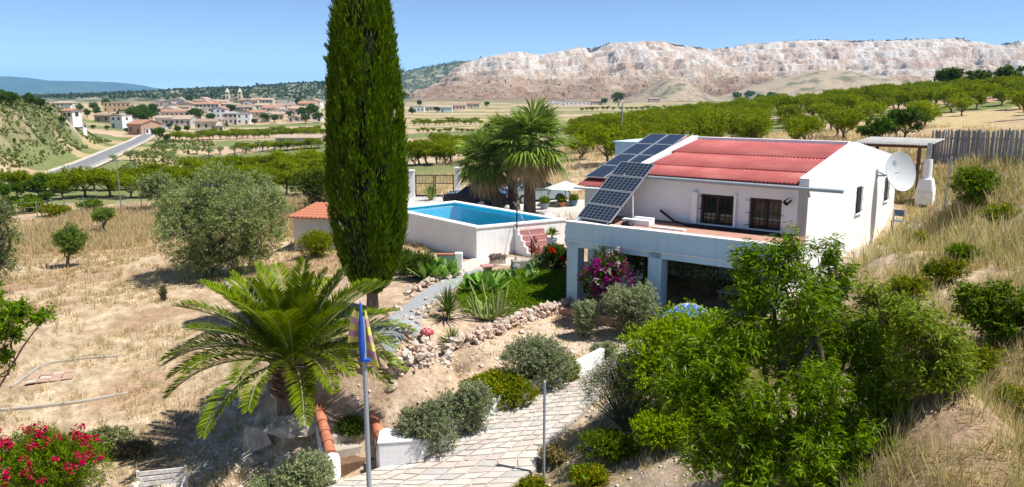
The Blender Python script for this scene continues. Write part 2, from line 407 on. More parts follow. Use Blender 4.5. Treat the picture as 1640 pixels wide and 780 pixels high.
# scrub on the low hill to the left
hillm = smooth(-.36, -.44, x / (np.abs(y) + 1)) * (y > 82) * (d < 330) * smooth(-2.4, -.5, V[:, 2])
scr = mixc(np.tile(A(.34, .29, .17), (len(x), 1)), A(.15, .17, .07), smooth(.36, .54, fbm(x * .16, y * .16, 4)))
scr = mixc(scr, A(.50, .44, .36), smooth(.62, .7, fbm(x * .11 + 50, y * .11, 3)))
c = mixc(c, scr, hillm)
vf = smooth(900, 1300, d)
c = mixc(c, mixc(np.tile(A(.40, .31, .21), (len(x), 1)), A(.16, .18, .09), smooth(.45, .6, fbm(x * .012, y * .012, 4))), vf)
at = me.color_attributes.new('soil', 'FLOAT_COLOR', 'POINT')
at.data.foreach_set('color', np.hstack([c, np.ones((len(c), 1))]).astype(np.float32).ravel())
m, nt, p = newmat('dry_ground')
a_ = nd(nt, 'ShaderNodeAttribute'); a_.attribute_name = 'soil'
v_ = tex(nt, 'Object')
n_ = noise_(nt, v_, 9, 6, .65); n2_ = noise_(nt, v_, 1.6, 5, .6)
mx = nd(nt, 'ShaderNodeMix', data_type='RGBA', blend_type='MULTIPLY'); mx.inputs[0].default_value = 1
nt.links.new(a_.outputs['Color'], mx.inputs[6]); nt.links.new(ramp(nt, n_, [(.3, (.66, .62, .58)), (.55, (1.02, 1, .98)), (.75, (1.2, 1.2, 1.2))]), mx.inputs[7])
mx2 = nd(nt, 'ShaderNodeMix', data_type='RGBA', blend_type='MULTIPLY'); mx2.inputs[0].default_value = .8
nt.links.new(mx.outputs[2], mx2.inputs[6]); nt.links.new(ramp(nt, n2_, [(.35, (.74, .72, .7)), (.65, (1.12, 1.12, 1.12))]), mx2.inputs[7])
nt.links.new(mx2.outputs[2], p.inputs['Base Color'])
p.inputs['Roughness'].default_value = .95; p.inputs['Specular IOR Level'].default_value = .1
bump_(nt, p, noise_(nt, v_, 7, 6, .7), .9, .06)
MT['ground'] = m
tag(link('ground', me, None, m), kind='structure')
del V, F, X, Yg, Zg
# ================================================================ far hills
def ridge_mesh(name, prof, Yb, Yt, Yk, base_z, nx, ny, shape, rough, seed=0, step=0):
    """prof: (u, v) of the skyline seen at distance Yt; front slope from Yb up to Yt, then down to Yk behind"""
    us = np.array([a for a, b in prof], float); pts = np.array([py(a, b, Yt) for a, b in prof])
    xs = np.linspace(pts[0, 0], pts[-1, 0], nx); hz = np.interp(xs, pts[:, 0], pts[:, 2])
    span = (xs[-1] - xs[0])
    t = np.linspace(0, 1, ny); XX, TT = np.meshgrid(xs, t)
    yy = np.where(TT < .75, Yb + (Yt - Yb) * TT / .75, Yt + (Yk - Yt) * (TT - .75) / .25)
    f = np.where(TT < .75, shape(np.clip(TT / .75, 0, 1), XX), 1 - smooth(0, 1, (TT - .75) / .25))
    edge = smooth(0, .04, (XX - xs[0]) / span) * smooth(0, .04, (xs[-1] - XX) / span)
    L = span / 40
    nz = fbm(XX / L + seed, yy / L * 1.3 + seed, 5, .55) - .5
    zz = base_z - 3 + (hz[None, :] - base_z + 3) * np.clip(f + nz * rough * np.sin(np.clip(f, 0, 1) * math.pi), 0, 1.02)
    fine = (fbm(XX / L * 5 + 3, yy / L * 5 + seed, 4) - .5) * (hz.max() - base_z) * .03 * edge * smooth(.02, .1, f)
    zz = zz + fine
    if step:
        bh = 15 + 5 * vnoise(XX / 300, XX * 0 + 4); qz = zz / bh; fr_ = qz - np.floor(qz); tz = (np.floor(qz) + smooth(.62, .98, fr_)) * bh; zz = zz + (tz - zz) * .75 * (TT < .74) * edge * smooth(.04, .1, f)
        fl = (fbm(XX / 130 + 5, zz / 400 + 2, 6, .72) - .5); yy = yy + step * fl * smooth(.3, .5, f) * edge * (TT < .74); zz = zz + 7 * (fbm(XX / 45, yy / 45, 4, .6) - .5) * edge * smooth(.2, .5, f)
    Vv = np.stack([XX, yy, zz], 2).reshape(-1, 3)
    i = np.arange(ny - 1)[:, None] * nx; j = np.arange(nx - 1)[None]
    Ff = np.stack([i + j, i + j + 1, i + nx + j + 1, i + nx + j], 2).reshape(-1, 4)
    return np_mesh(name, Vv, Ff, True), Vv, f
# blue mountains
bm, Vb, _ = ridge_mesh('mountains', [(-420, 150), (-300, 138), (-150, 134), (-50, 128), (0, 124), (20, 122.5), (60, 129), (130, 130), (180, 131.5), (210, 140), (240, 141), (290, 147), (350, 153), (400, 156)], 8200, 11000, 14500, 2, 200, 50,
                       lambda t, x: smooth(0, 1, t), .35, 3)
tag(link('mountains', bm, None, M('far_forest', (.085, .10, .055), (.045, .06, .035), .004, .95, 0, lo=.4, hi=.62)), kind='structure')
# wooded hills behind the village
mt = M('scrub_hill', (.27, .24, .16), (.055, .075, .035), .035, .95, 0, lo=.47, hi=.62, detail=8)
hm, Vh, _ = ridge_mesh('wooded_hill', [(120, 160), (200, 150), (260, 149), (330, 144), (380, 140), (420, 142), (450, 138), (480, 135), (520, 132), (560, 133), (620, 145), (680, 158)], 1050, 2000, 2600, 0, 260, 70,
                       lambda t, x: smooth(0, 1, t) * .7 + .3 * t, .4, 11)
tag(link('wooded_hill', hm, None, mt), kind='structure')
hm2, Vh2, _ = ridge_mesh('wooded_hill', [(380, 160), (440, 150), (500, 138), (560, 128), (600, 124), (650, 115), (690, 106), (735, 98), (790, 96), (850, 110), (930, 150)], 2300, 3100, 3900, 0, 200, 60, lambda t, x: smooth(0, 1, t) * .7 + .3 * t, .4, 15)
tag(link('wooded_hill', hm2, None, mt), kind='structure')
# the quarry
qprof = [(610, 158), (650, 152), (690, 136), (715, 120), (740, 104), (780, 91), (815, 85), (835, 84), (862, 88), (900, 82), (930, 75), (945, 79), (985, 68), (1060, 67), (1100, 73), (1135, 79), (1165, 77), (1200, 70), (1260, 67), (1300, 64), (1400, 66), (1450, 64), (1530, 62), (1570, 68), (1600, 76), (1640, 66), (1720, 64), (1800, 70), (1920, 92), (2060, 150)]
def qshape(t, x):
    w1 = fbm(x / 160, t * 3, 3) - .5
    t = np.clip(t + (.26 * w1 + .12 * (fbm(x / 600 + 9, t * 2, 2) - .5)) * np.sin(t * math.pi), 0, 1)
    lo = .16 * smooth(.0, .16, t) + .10 * smooth(.20, .24, t) + .10 * smooth(.32, .36, t) + .12 * smooth(.45, .6, t)
    hi = .16 * smooth(.66, .70, t) + .2 * smooth(.78, .83, t) + .16 * smooth(.92, .985, t)
    return lo + hi
qm, Vq, fq = ridge_mesh('quarry_hill', qprof, 1650, 2450, 3200, 0, 640, 230, qshape, .16, 21, step=110)
m, nt, p = newmat('quarry_stone')
v_ = tex(nt, 'Object'); ge = nd(nt, 'ShaderNodeNewGeometry')
sp = nd(nt, 'ShaderNodeSeparateXYZ'); nt.links.new(v_, sp.inputs[0])
mr = nd(nt, 'ShaderNodeMapRange'); mr.inputs[1].default_value = 0; mr.inputs[2].default_value = 180
nt.links.new(sp.outputs[2], mr.inputs[0])
nb = noise_(nt, tex(nt, 'Object', (.006, .006, .03)), 1, 6, .6)
ad = nd(nt, 'ShaderNodeMath', operation='MULTIPLY_ADD'); nt.links.new(nb, ad.inputs[0]); ad.inputs[1].default_value = .55; nt.links.new(mr.outputs[0], ad.inputs[2])
cb = ramp(nt, ad.outputs[0], [(.24, (.37, .26, .18)), (.44, (.48, .35, .25)), (.58, (.60, .48, .36)), (.72, (.68, .60, .51)), (1.0, (.74, .67, .60))])
nv = noise_(nt, tex(nt, 'Object', (.02, .02, .006)), 1, 7, .7)
mm = nd(nt, 'ShaderNodeMix', data_type='RGBA', blend_type='MULTIPLY'); mm.inputs[0].default_value = 1
nt.links.new(cb, mm.inputs[6]); nt.links.new(ramp(nt, nv, [(.3, (.45, .41, .40)), (.43, (.92, .74, .62)), (.55, (1.1, 1.08, 1.06)), (.7, (1.2, 1.2, 1.2))]), mm.inputs[7])
# dark scrub where the slope is flat
sn = nd(nt, 'ShaderNodeSeparateXYZ'); nt.links.new(ge.outputs['Normal'], sn.inputs[0])
ns = noise_(nt, tex(nt, 'Object', (.02, .02, .02)), 1, 6, .7)
mu = nd(nt, 'ShaderNodeMath', operation='MULTIPLY'); nt.links.new(sn.outputs[2], mu.inputs[0]); nt.links.new(ns, mu.inputs[1])
m3 = nd(nt, 'ShaderNodeMix', data_type='RGBA'); nt.links.new(mm.outputs[2], m3.inputs[6]); m3.inputs[7].default_value = (.16, .15, .09, 1)
mrs = nd(nt, 'ShaderNodeMapRange'); mrs.inputs[1].default_value = .53; mrs.inputs[2].default_value = .6; mrs.inputs[4].default_value = .8
nt.links.new(mu.outputs[0], mrs.inputs[0]); nt.links.new(mrs.outputs[0], m3.inputs[0])
nt.links.new(m3.outputs[2], p.inputs['Base Color']); p.inputs['Roughness'].default_value = .95; p.inputs['Specular IOR Level'].default_value = .1
bump_(nt, p, noise_(nt, tex(nt, 'Object', (.05, .05, .03)), 1, 8, .7), 1.0, 22)
tag(link('quarry_hill', qm, None, m), kind='structure')
# low mounds before the quarry
for i, (uu, prof) in enumerate([(0, [(1000, 161), (1022, 150), (1044, 136), (1056, 128), (1075, 126), (1092, 131), (1105, 142), (1122, 152), (1142, 161)]),
                                (1, [(1130, 161), (1162, 152), (1220, 134), (1258, 122), (1300, 113), (1350, 112), (1385, 122), (1430, 128), (1470, 133), (1500, 150), (1530, 161)])]):
    mm_, _, _ = ridge_mesh('mound', prof, 1200, 1480, 1640, 0, 70, 40, lambda t, x: smooth(0, 1, t), .3, 30 + i)
    tag(link('mound', mm_, None, M('tan_mound', (.36, .28, .19), (.15, .14, .08), .03, .95, 0, lo=.38, hi=.52, detail=7)), kind='structure')
# scrubby trees that cover the far hills: one mass
def tuft_balls(P, S, rg):
    """each tuft: 5 crossed tilted quads making a rough ball"""
    n = len(P); out = []
    for k in range(6):
        a = nrm(rg.normal(size=(n, 3))); b = nrm(np.cross(a, rg.normal(size=(n, 3))))
        o = P + rg.normal(size=(n, 3)) * S[:, None] * .35
        s = S[:, None] * rg.uniform(.45, .8, (n, 1))
        out.append(np.stack([o - a * s, o - b * s * .8, o + a * s, o + b * s * .8], 1))
    return np.concatenate(out)
MT['far_leaf'] = leafmat('far_scrub_leaves', (.035, .05, .02), (.075, .095, .035), .15)
Vh = np.vstack([Vh[Vh[:, 1] < 2150], Vh2[(Vh2[:, 1] < 3250) & (Vh2[:, 2] > 30)]])
k = rng.choice(len(Vh), 9000); k = k[(Vh[k, 2] > 4)]
P = Vh[k] + rng.normal(size=(len(k), 3)) * [6, 8, 0]; S = rng.uniform(2.0, 4.2, len(k)); P[:, 2] += S * .3
crest = np.array([py(a, np.interp(a, [q[0] for q in qprof], [q[1] for q in qprof]) , 2465) for a in np.concatenate([rng.uniform(1250, 1560, 130), rng.uniform(1590, 1700, 60), rng.uniform(690, 790, 20), rng.uniform(920, 990, 14), rng.uniform(1050, 1200, 6)])])
crest[:, 1] += rng.uniform(-10, 60, len(crest))
k2 = rng.choice(len(Vq), 3600); k2 = k2[(fq.reshape(-1)[k2] < .42) & (Vq[k2, 2] > 3)]
Pq = Vq[k2]
P = np.vstack([P, crest, Pq]); S = np.concatenate([S, rng.uniform(2.5, 6, len(crest)), rng.uniform(1.5, 3.5, len(Pq))])
tag(link('hill_scrub', quads_mesh('hill_scrub', tuft_balls(P, S, rng)), None, MT['far_leaf']), 'dark scrub and pines scattered over the far hills', 'scrub', kind='stuff')
# ================================================================ haze
hz_m = bpy.data.materials.new('haze'); hz_m.use_nodes = True
nt = hz_m.node_tree
for n in list(nt.nodes):
    if n.type == 'BSDF_PRINCIPLED': nt.nodes.remove(n)
pv = nd(nt, 'ShaderNodeVolumePrincipled')
pv.inputs['Color'].default_value = (.24, .59, 1.0, 1); pv.inputs['Density'].default_value = 7e-5; pv.inputs['Anisotropy'].default_value = .1
nt.links.new(pv.outputs[0], nt.nodes['Material Output'].inputs['Volume'])
hb = MB().box(-15500, 15500, -3000, 15200, -60, 420)
tag(hb.build('haze', hz_m), 'pale blue summer haze over the valley and the far hills', 'haze', kind='stuff')
# ================================================================ plant builders
def leaf_quads(p, d, L, W, rg, fold=.25, tip=.55):
    """p base (n,3), d unit direction (n,3) -> (n,4,3): base, side, tip, side"""
    n = len(p)
    s = nrm(np.cross(d, nrm(rg.normal(size=(n, 3)) + np.array([0, 0, .8]))))
    nn = np.cross(s, d)
    L = np.broadcast_to(np.asarray(L, float).reshape(-1, 1) if np.ndim(L) else np.full((n, 1), L), (n, 1))
    W = np.broadcast_to(np.asarray(W, float).reshape(-1, 1) if np.ndim(W) else np.full((n, 1), W), (n, 1))
    m = p + d * L * tip * .9 + nn * L * .06
    f = nn * W * fold
    return np.stack([p, m + s * W * .5 + f, p + d * L, m - s * W * .5 + f], 1)
def shoot_leaves(base, dr, slen, k, L, W, rg, droop=.15, ldroop=.3, open_=.9, t0=.1):
    """k leaves along each shoot"""
    n = len(base)
    t = np.clip(np.linspace(t0, 1, k)[None] + rg.uniform(-.04, .04, (n, k)), 0, 1.02)
    sl = np.broadcast_to(np.asarray(slen, float).reshape(-1, 1), (n, 1)) if np.ndim(slen) else np.full((n, 1), slen)
    p = base[:, None] + dr[:, None] * (sl * t)[..., None]
    p[..., 2] -= droop * sl * t ** 2
    q = nrm(np.cross(dr[:, None], rg.normal(size=(n, k, 3))))
    ld = dr[:, None] * (1 - open_ * .55) + q * open_ + np.array([0, 0, -1.]) * ldroop * rg.uniform(.3, 1.3, (n, k, 1))
    ld = nrm(ld).reshape(-1, 3)
    N = n * k
    return leaf_quads(p.reshape(-1, 3), ld, L * rg.uniform(.65, 1.25, N), W * rg.uniform(.75, 1.2, N), rg)
def sample_lobes(lobes, n, rg, inner=.5, zmin=None, under=.35):
    lobes = np.asarray(lobes, float)
    wv = (lobes[:, 3] * lobes[:, 4] * lobes[:, 5]) ** (2 / 3)
    k = rg.choice(len(lobes), n * 2, p=wv / wv.sum()); l = lobes[k]
    d = nrm(rg.normal(size=(n * 2, 3)))
    keep = (d[:, 2] > -under) | (rg.random(n * 2) < .3); d = d[keep][:n]; l = l[keep][:n]
    r = rg.uniform(inner, 1, (len(d), 1)) ** .6
    p = l[:, :3] + d * r * l[:, 3:6]
    out = nrm(d / l[:, 3:6] * l[:, 3:6].mean(1, keepdims=True))
    if zmin is not None:
        kk = p[:, 2] > zmin; p, out = p[kk], out[kk]
    return p, out
def foliage(lobes, n, slen, k, L, W, rg, up=.4, droop=.15, ldroop=.25, open_=.9, inner=.5, zmin=None, jit=.45, under=.35):
    p, o = sample_lobes(lobes, n, rg, inner, zmin, under)
    dr = nrm(o + np.array([0, 0, up]) + rg.normal(size=o.shape) * jit)
    sl = slen * rg.uniform(.5, 1.25, len(p))
    b = p - dr * sl[:, None] * .75
    return shoot_leaves(b, dr, sl, k, L, W, rg, droop, ldroop, open_), b, dr, sl
def limbs(mb, base, ends, r0, rg, fork=.35, sides=7, wob=.12):
    """trunk to a fork, then limbs to each end"""
    base = np.asarray(base, float); ends = np.asarray(ends, float)
    c = ends.mean(0); top = base + (c - base) * fork
    top[:2] += rg.normal(size=2) * r0
    m = (base + top) / 2 + np.append(rg.normal(size=2) * r0 * .7, 0)
    mb.tube([base - [0, 0, .15], base + (m - base) * .3, m, top], [r0 * 1.35, r0 * 1.1, r0, r0 * .92], sides, True)
    for e in ends:
        L = np.linalg.norm(e - top); a = top + (e - top) * .4 + rg.normal(size=3) * L * wob; b = top + (e - top) * .75 + rg.normal(size=3) * L * wob * .6
        mb.tube([top - (a - top) * .1, a, b, e], [r0 * .6, r0 * .42, r0 * .25, r0 * .09], max(4, sides - 2), False)
    return top
def blob_lobes(rg, n, R_, H_, z0, r):
    """n lobes spread through an ellipsoid of radius R_, half height H_ centred z0"""
    L = []
    for i in range(n):
        a = 2.4 * i + rg.uniform(-.5, .5); q = math.sqrt((i + .5) / n) * R_ * .72
        zz = z0 + rg.uniform(-.5, .75) * H_ * math.sqrt(max(.05, 1 - (q / R_) ** 2)); rr = r * rg.uniform(.75, 1.25)
        L.append((q * math.cos(a), q * math.sin(a), zz, rr, rr, rr * .85))
    return L
def tree_meshes(name, seed, lobes, n, slen, k, L, W, r0, fork, mat_leaf, mat_bark, nl=6, **kw):
    rg = np.random.default_rng(seed)
    Q, b, dr, sl = foliage(lobes, n, slen, k, L, W, rg, **kw)
    cm = quads_mesh(name + '_crown', Q); cm.materials.append(mat_leaf)
    mb = MB(); lob = np.asarray(lobes); idx = rg.permutation(len(lob))[:nl]
    limbs(mb, (0, 0, 0), lob[idx, :3] + rg.normal(size=(len(idx), 3)) * .1, r0, rg, fork)
    tm = mb.mesh(name + '_trunk'); tm.materials.append(mat_bark)
    return tm, cm
def put_tree(name, meshes, loc, scale=1., rz=0., label=None, cat='tree', group=None, squash=1.):
    e = empty(name, loc, rz, label, cat, group)
    e.scale = (scale, scale, scale * squash)
    link('trunk', meshes[0], e); link('crown', meshes[1], e)
    return e
MT['almond_leaf'] = leafmat('almond_leaves', (.11, .15, .018), (.30, .36, .05), .42)
MT['tree_leaf'] = leafmat('dark_tree_leaves', (.035, .075, .015), (.12, .19, .04), .3)
MT['olive_leaf'] = leafmat('olive_leaves', (.15, .19, .07), (.38, .45, .21), .35, .45, .4)
MT['pine_leaf'] = leafmat('pine_needles', (.03, .05, .018), (.08, .105, .035), .2)
MT['fig_leaf'] = leafmat('fig_leaves', (.02, .045, .012), (.06, .10, .025), .25)
# far and middle-distance trees, a few variants that share their mesh
almond = [tree_meshes('almond%d' % i, 100 + i, blob_lobes(np.random.default_rng(200 + i), 12, 1.75, 1.15, 1.85, .68), 420, .6, 9, .2, .08, .10, .3, MT['almond_leaf'], MT['bark'], up=.5, ldroop=.1) for i in range(5)]
dark = [tree_meshes('dark%d' % i, 120 + i, blob_lobes(np.random.default_rng(220 + i), 13, 1.9, 1.9, 2.3, .8), 460, .6, 8, .3, .16, .14, .3, MT['tree_leaf'], MT['bark'], up=.3) for i in range(3)]
olive_far = [tree_meshes('olive%d' % i, 140 + i, blob_lobes(np.random.default_rng(240 + i), 9, 1.6, 1.0, 1.8, .7), 340, .5, 9, .2, .06, .14, .3, MT['olive_leaf'], MT['grey_bark'], up=.4) for i in range(2)]
# ================================================================ road, village, valley
# road: a strip laid on the land
def strip(name, C, wid, mat, dz, kind='structure', n=60, parent=None, follow=False):
    C = np.asarray(C); s = np.append(0, np.cumsum(np.linalg.norm(np.diff(C[:, :2], axis=0), axis=1)))
    q = np.linspace(0, s[-1], n); px = np.interp(q, s, C[:, 0]); py_ = np.interp(q, s, C[:, 1])
    if len(C) > 3:
        ker = np.ones(5) / 5
        px = np.convolve(np.pad(px, 2, 'edge'), ker, 'valid'); py_ = np.convolve(np.pad(py_, 2, 'edge'), ker, 'valid')
    tx, ty = np.gradient(px), np.gradient(py_); l = np.hypot(tx, ty); nx, ny = -ty / l, tx / l
    rows = []
    for a in np.linspace(-.5, .5, 5):
        xx, yy = px + nx * wid * a, py_ + ny * wid * a
        zc = ter(px, py_)
        rows.append(np.stack([xx, yy, ter(xx, yy) + dz], 1) if follow else np.stack([xx, yy, np.maximum(ter(xx, yy), zc) * .5 + zc * .5 + dz], 1))
    Vv = np.concatenate(rows); i = np.arange(4)[:, None] * n; j = np.arange(n - 1)[None]
    Ff = np.stack([i + j, i + j + 1, i + n + j + 1, i + n + j], 2).reshape(-1, 4)[:, ::-1]
    o = link(name, np_mesh(name, Vv, Ff, True), parent, mat)
    return tag(o, kind=kind)
MT['asphalt'] = M('asphalt', (.23, .23, .235), (.18, .18, .185), .4, .9, .2, .01, 8)
MT['verge'] = M('gravel_verge', (.55, .48, .38), (.45, .38, .29), .8, .95, .4, .02, 6)
strip('road_verge', road_c, 6.6, MT['verge'], .22)
strip('road', road_c, 4.2, MT['asphalt'], .30)
for off in (-1.95, 1.95):
    C = road_c.copy(); tg = np.gradient(C[:, :2], axis=0); tg = nrm(tg); C[:, 0] -= tg[:, 1] * off; C[:, 1] += tg[:, 0] * off
    strip('road_edge_line', C, .14, MT['white_clean'], .33)
# --- village houses
WALLS = {'white': (.84, .83, .81), 'cream': (.68, .61, .50), 'ochre': (.58, .43, .26), 'pink': (.68, .56, .51), 'tan': (.64, .55, .45), 'grey': (.5, .48, .45), 'brick': (.46, .30, .21), 'sand': (.70, .62, .52)}
ROOFS = {'red': (.44, .23, .15), 'brown': (.36, .25, .18), 'tan': (.45, .35, .26), 'grey': (.40, .37, .34), 'pinkish': (.50, .34, .26)}
WM = {k: M('house_wall_' + k, c, tuple(q * .86 for q in c), .5, .9, 0) for k, c in WALLS.items()}
RM = {k: M('house_roof_' + k, c, tuple(q * .78 for q in c), .8, .9, .4, .05, 3) for k, c in ROOFS.items()}
MT['shutter'] = M('dark_window', (.06, .055, .05), (.04, .038, .035), 1, .4, 0)
MT['door_brown'] = M('brown_door', (.16, .09, .05), (.12, .07, .04), 1, .6, 0)
COLN = {'white': 'white', 'cream': 'cream', 'ochre': 'ochre', 'pink': 'pale pink', 'tan': 'tan', 'grey': 'grey', 'brick': 'bare brick', 'sand': 'sand coloured'}
RN = {'red': 'red tiled', 'brown': 'brown tiled', 'tan': 'tan tiled', 'grey': 'grey sheet', 'pinkish': 'faded red tiled'}
hrg = np.random.default_rng(51)
def house(u, v, wpx, hpx, wall, roof, rtype='gable', yaw=0., dep=.8, extra='', gdir=0, nm='village_house'):
    g = hit(u, v); Y = g[1]; s = Y / 1262.
    Wd, Hh = wpx * s, hpx * s; D = Wd * dep if Wd < 14 else 11 * dep
    e = empty(nm, g, R(yaw))
    mb = MB(); x0, x1, y0, y1 = -Wd / 2, Wd / 2, 0, D
    rh = min(.32 * (D if gdir == 0 else Wd) / 2, 2.2) if rtype != 'flat' else 0
    if rtype == 'gable' and gdir == 0:
        mb.add([(x0, y0, -2), (x1, y0, -2), (x1, y1, -2), (x0, y1, -2), (x0, y0, Hh), (x1, y0, Hh), (x1, y1, Hh), (x0, y1, Hh), (x0, D / 2, Hh + rh), (x1, D / 2, Hh + rh)],
               [(0, 1, 5, 4), (2, 3, 7, 6), (1, 2, 6, 9, 5), (3, 0, 4, 8, 7)])
    elif rtype == 'gable':
        mb.add([(x0, y0, -2), (x1, y0, -2), (x1, y1, -2), (x0, y1, -2), (x0, y0, Hh), (x1, y0, Hh), (x1, y1, Hh), (x0, y1, Hh), (0, y0, Hh + rh), (0, y1, Hh + rh)],
               [(0, 1, 5, 8, 4), (2, 3, 7, 9, 6), (1, 2, 6, 5), (3, 0, 4, 7)])
    else:
        mb.box(x0, x1, y0, y1, -2, Hh)
    mb.build('wall', WM[wall], e)
    rb = MB(); o = .35; t = .18
    if rtype == 'gable' and gdir == 0:
        k = rh / (D / 2)
        for sgn, ya, yb in ((1, y0 - o, D / 2), (-1, D / 2, y1 + o)):
            za, zb = (Hh - o * k, Hh + rh) if sgn == 1 else (Hh + rh, Hh - o * k)
            rb.hexa([(x0 - o, ya, za + .02), (x1 + o, ya, za + .02), (x1 + o, yb, zb + .02), (x0 - o, yb, zb + .02), (x0 - o, ya, za + t), (x1 + o, ya, za + t), (x1 + o, yb, zb + t), (x0 - o, yb, zb + t)])
    elif rtype == 'gable':
        k = rh / (Wd / 2)
        for xa, xb, za, zb in ((x0 - o, 0, Hh - o * k, Hh + rh), (0, x1 + o, Hh + rh, Hh - o * k)):
            rb.hexa([(xa, y0 - o, za + .02), (xb, y0 - o, zb + .02), (xb, y1 + o, zb + .02), (xa, y1 + o, za + .02), (xa, y0 - o, za + t), (xb, y0 - o, zb + t), (xb, y1 + o, zb + t), (xa, y1 + o, za + t)])
    elif rtype == 'hip':
        q = min(D, Wd) * .42
        rb.add([(x0 - o, y0 - o, Hh + .02), (x1 + o, y0 - o, Hh + .02), (x1 + o, y1 + o, Hh + .02), (x0 - o, y1 + o, Hh + .02), (x0 + q, D / 2, Hh + rh), (x1 - q, D / 2, Hh + rh)],
               [(0, 1, 5, 4), (1, 2, 5), (2, 3, 4, 5), (3, 0, 4), (3, 2, 1, 0)])
    else:
        rb.box(x0 - .12, x1 + .12, y0 - .12, y1 + .12, Hh + .01, Hh + .4)
    ro = rb.build('roof', RM[roof], e)
    if hrg.random() < .5 and rtype != 'flat':
        cxx = hrg.uniform(x0 * .6, x1 * .6); MB().box(cxx - .3, cxx + .3, D * .6, D * .6 + .6, Hh, Hh + rh + .9).build('chimney', WM[wall], ro)
    fl = max(1, int(round(Hh / 2.9))); cols = max(2, min(7, int(Wd / 2.6)))
    dc = int(hrg.integers(cols))
    for f in range(fl):
        for cidx in range(cols):
            xx = x0 + Wd * (cidx + .5) / cols + hrg.uniform(-.2, .2); zb = f * Hh / fl + Hh / fl * .34; hh = min(1.5, Hh / fl * .45)
            if f == 0 and cidx == dc:
                MB().box(xx - .55, xx + .55, -.04, .05, 0, min(2.2, Hh / fl * .8)).build('door', MT['door_brown'], e)
            elif hrg.random() < .85:
                MB().box(xx - .5, xx + .5, -.035, .05, zb, zb + hh).build('window', MT['shutter'], e)
    for f in range(fl):
        yy = D * hrg.uniform(.3, .7)
        MB().box(x1 - .05, x1 + .035, yy - .5, yy + .5, f * Hh / fl + Hh / fl * .34, f * Hh / fl + Hh / fl * .34 + 1.1).build('window', MT['shutter'], e)
    lab = f"{COLN[wall]} house with {RN[roof]} roof" if rtype != 'flat' else f"{COLN[wall]} flat roofed house"
    tag(e, (lab + ' ' + extra).strip(), 'house', 'houses of the village')
    return e
# left of the big trees (on the scrub hill)
house(100, 176, 34, 11, 'cream', 'tan', 'hip', 0, extra='with shallow hipped roof on top of scrub hill')
house(108, 191, 22, 13, 'white', 'red', 'gable', -20, extra='on the scrub hill below the hipped one', gdir=0)
house(188, 180, 42, 15, 'ochre', 'tan', 'flat', 4, .6, extra='wide and long at back left of village')
house(205, 192, 26, 12, 'white', 'grey', 'flat', 4, .6, extra='with shaded ground floor before ochre block')
house(164, 196, 26, 11, 'brick', 'brown', 'gable', -5, extra='left of the tall white cube')
house(187, 206, 24, 20, 'white', 'tan', 'flat', -18, .9, extra='like a tall cube beside the road')
house(216, 216, 32, 17, 'brick', 'red', 'gable', -28, 1.2, extra='unfinished at the road bend')
house(229, 216, 12, 9, 'white', 'grey', 'flat', -25, .8, extra='low annexe touching the road', nm='village_house')
house(126, 206, 14, 5, 'white', 'grey', 'flat', 0, .8, extra='tiny hut low on scrub hill')
# village proper
house(262, 201, 26, 12, 'white', 'tan', 'gable', 0, extra='nearest the village end of road')
house(284, 201, 42, 10, 'grey', 'tan', 'gable', 2, .8, extra='long low barn with open front')
house(280, 189, 44, 10, 'cream', 'red', 'gable', 2, .6, extra='terrace row above the long barn')
house(282, 181, 46, 9, 'tan', 'brown', 'gable', 0, .6, extra='long block higher up behind terrace row')
house(262, 171, 26, 8, 'pink', 'red', 'flat', 0, extra='small on skyline at left of village')
house(305, 172, 30, 9, 'cream', 'brown', 'flat', 0, extra='behind pines at left of church')
house(332, 181, 36, 14, 'pink', 'red', 'gable', 8, .7, extra='behind the white gable house')
house(350, 197, 24, 22, 'white', 'red', 'gable', 8, 1.2, extra='with bright bare gable wall in village middle', gdir=1)
house(330, 209, 34, 14, 'cream', 'brown', 'gable', 0, .7, extra='alone on the field edge before village')
house(350, 209, 14, 6, 'cream', 'tan', 'flat', 0, 1., extra='low shed joined to lone field house')
house(370, 199, 22, 17, 'pink', 'grey', 'hip', 6, .9, extra='paired with white half in front row')
house(390, 199, 21, 16, 'white', 'grey', 'flat', 6, .9, extra='with pale blue door right of pink half')
house(375, 165, 14, 7, 'tan', 'tan', 'flat', 0, 1., extra='just below the church towers')
house(392, 186, 26, 14, 'sand', 'brown', 'gable', 0, extra='behind pink and white pair')
house(398, 174, 30, 13, 'tan', 'brown', 'gable', 0, .7, extra='right below church towers', gdir=0)
house(420, 174, 34, 14, 'sand', 'tan', 'gable', 3, .7, extra='big block right of church')
house(412, 192, 24, 12, 'cream', 'red', 'gable', -4, extra='middle row right of white half')
house(434, 184, 28, 11, 'white', 'red', 'gable', 0, extra='middle row among dark trees')
house(432, 172, 26, 8, 'grey', 'grey', 'flat', 0, extra='with bluish wall high at right of village')
house(455, 180, 26, 11, 'sand', 'brown', 'gable', 5, extra='right part of village beside tall trees')
house(475, 184, 24, 10, 'pink', 'pinkish', 'gable', -3, extra='right edge of village near cypress')
house(462, 168, 18, 8, 'white', 'grey', 'flat', 0, extra='small on top right of village')
house(492, 176, 28, 10, 'tan', 'red', 'gable', 0, extra='last of village before tall cypress')
house(445, 192, 20, 9, 'tan', 'pinkish', 'gable', 0, extra='low behind the dark hedge trees')
house(320, 190, 16, 10, 'tan', 'brown', 'gable', 0, extra='small beside big round tree')
house(478, 234, 72, 13, 'cream', 'tan', 'gable', 3, .35, extra='long stone barn alone in the fields', nm='stone_barn')
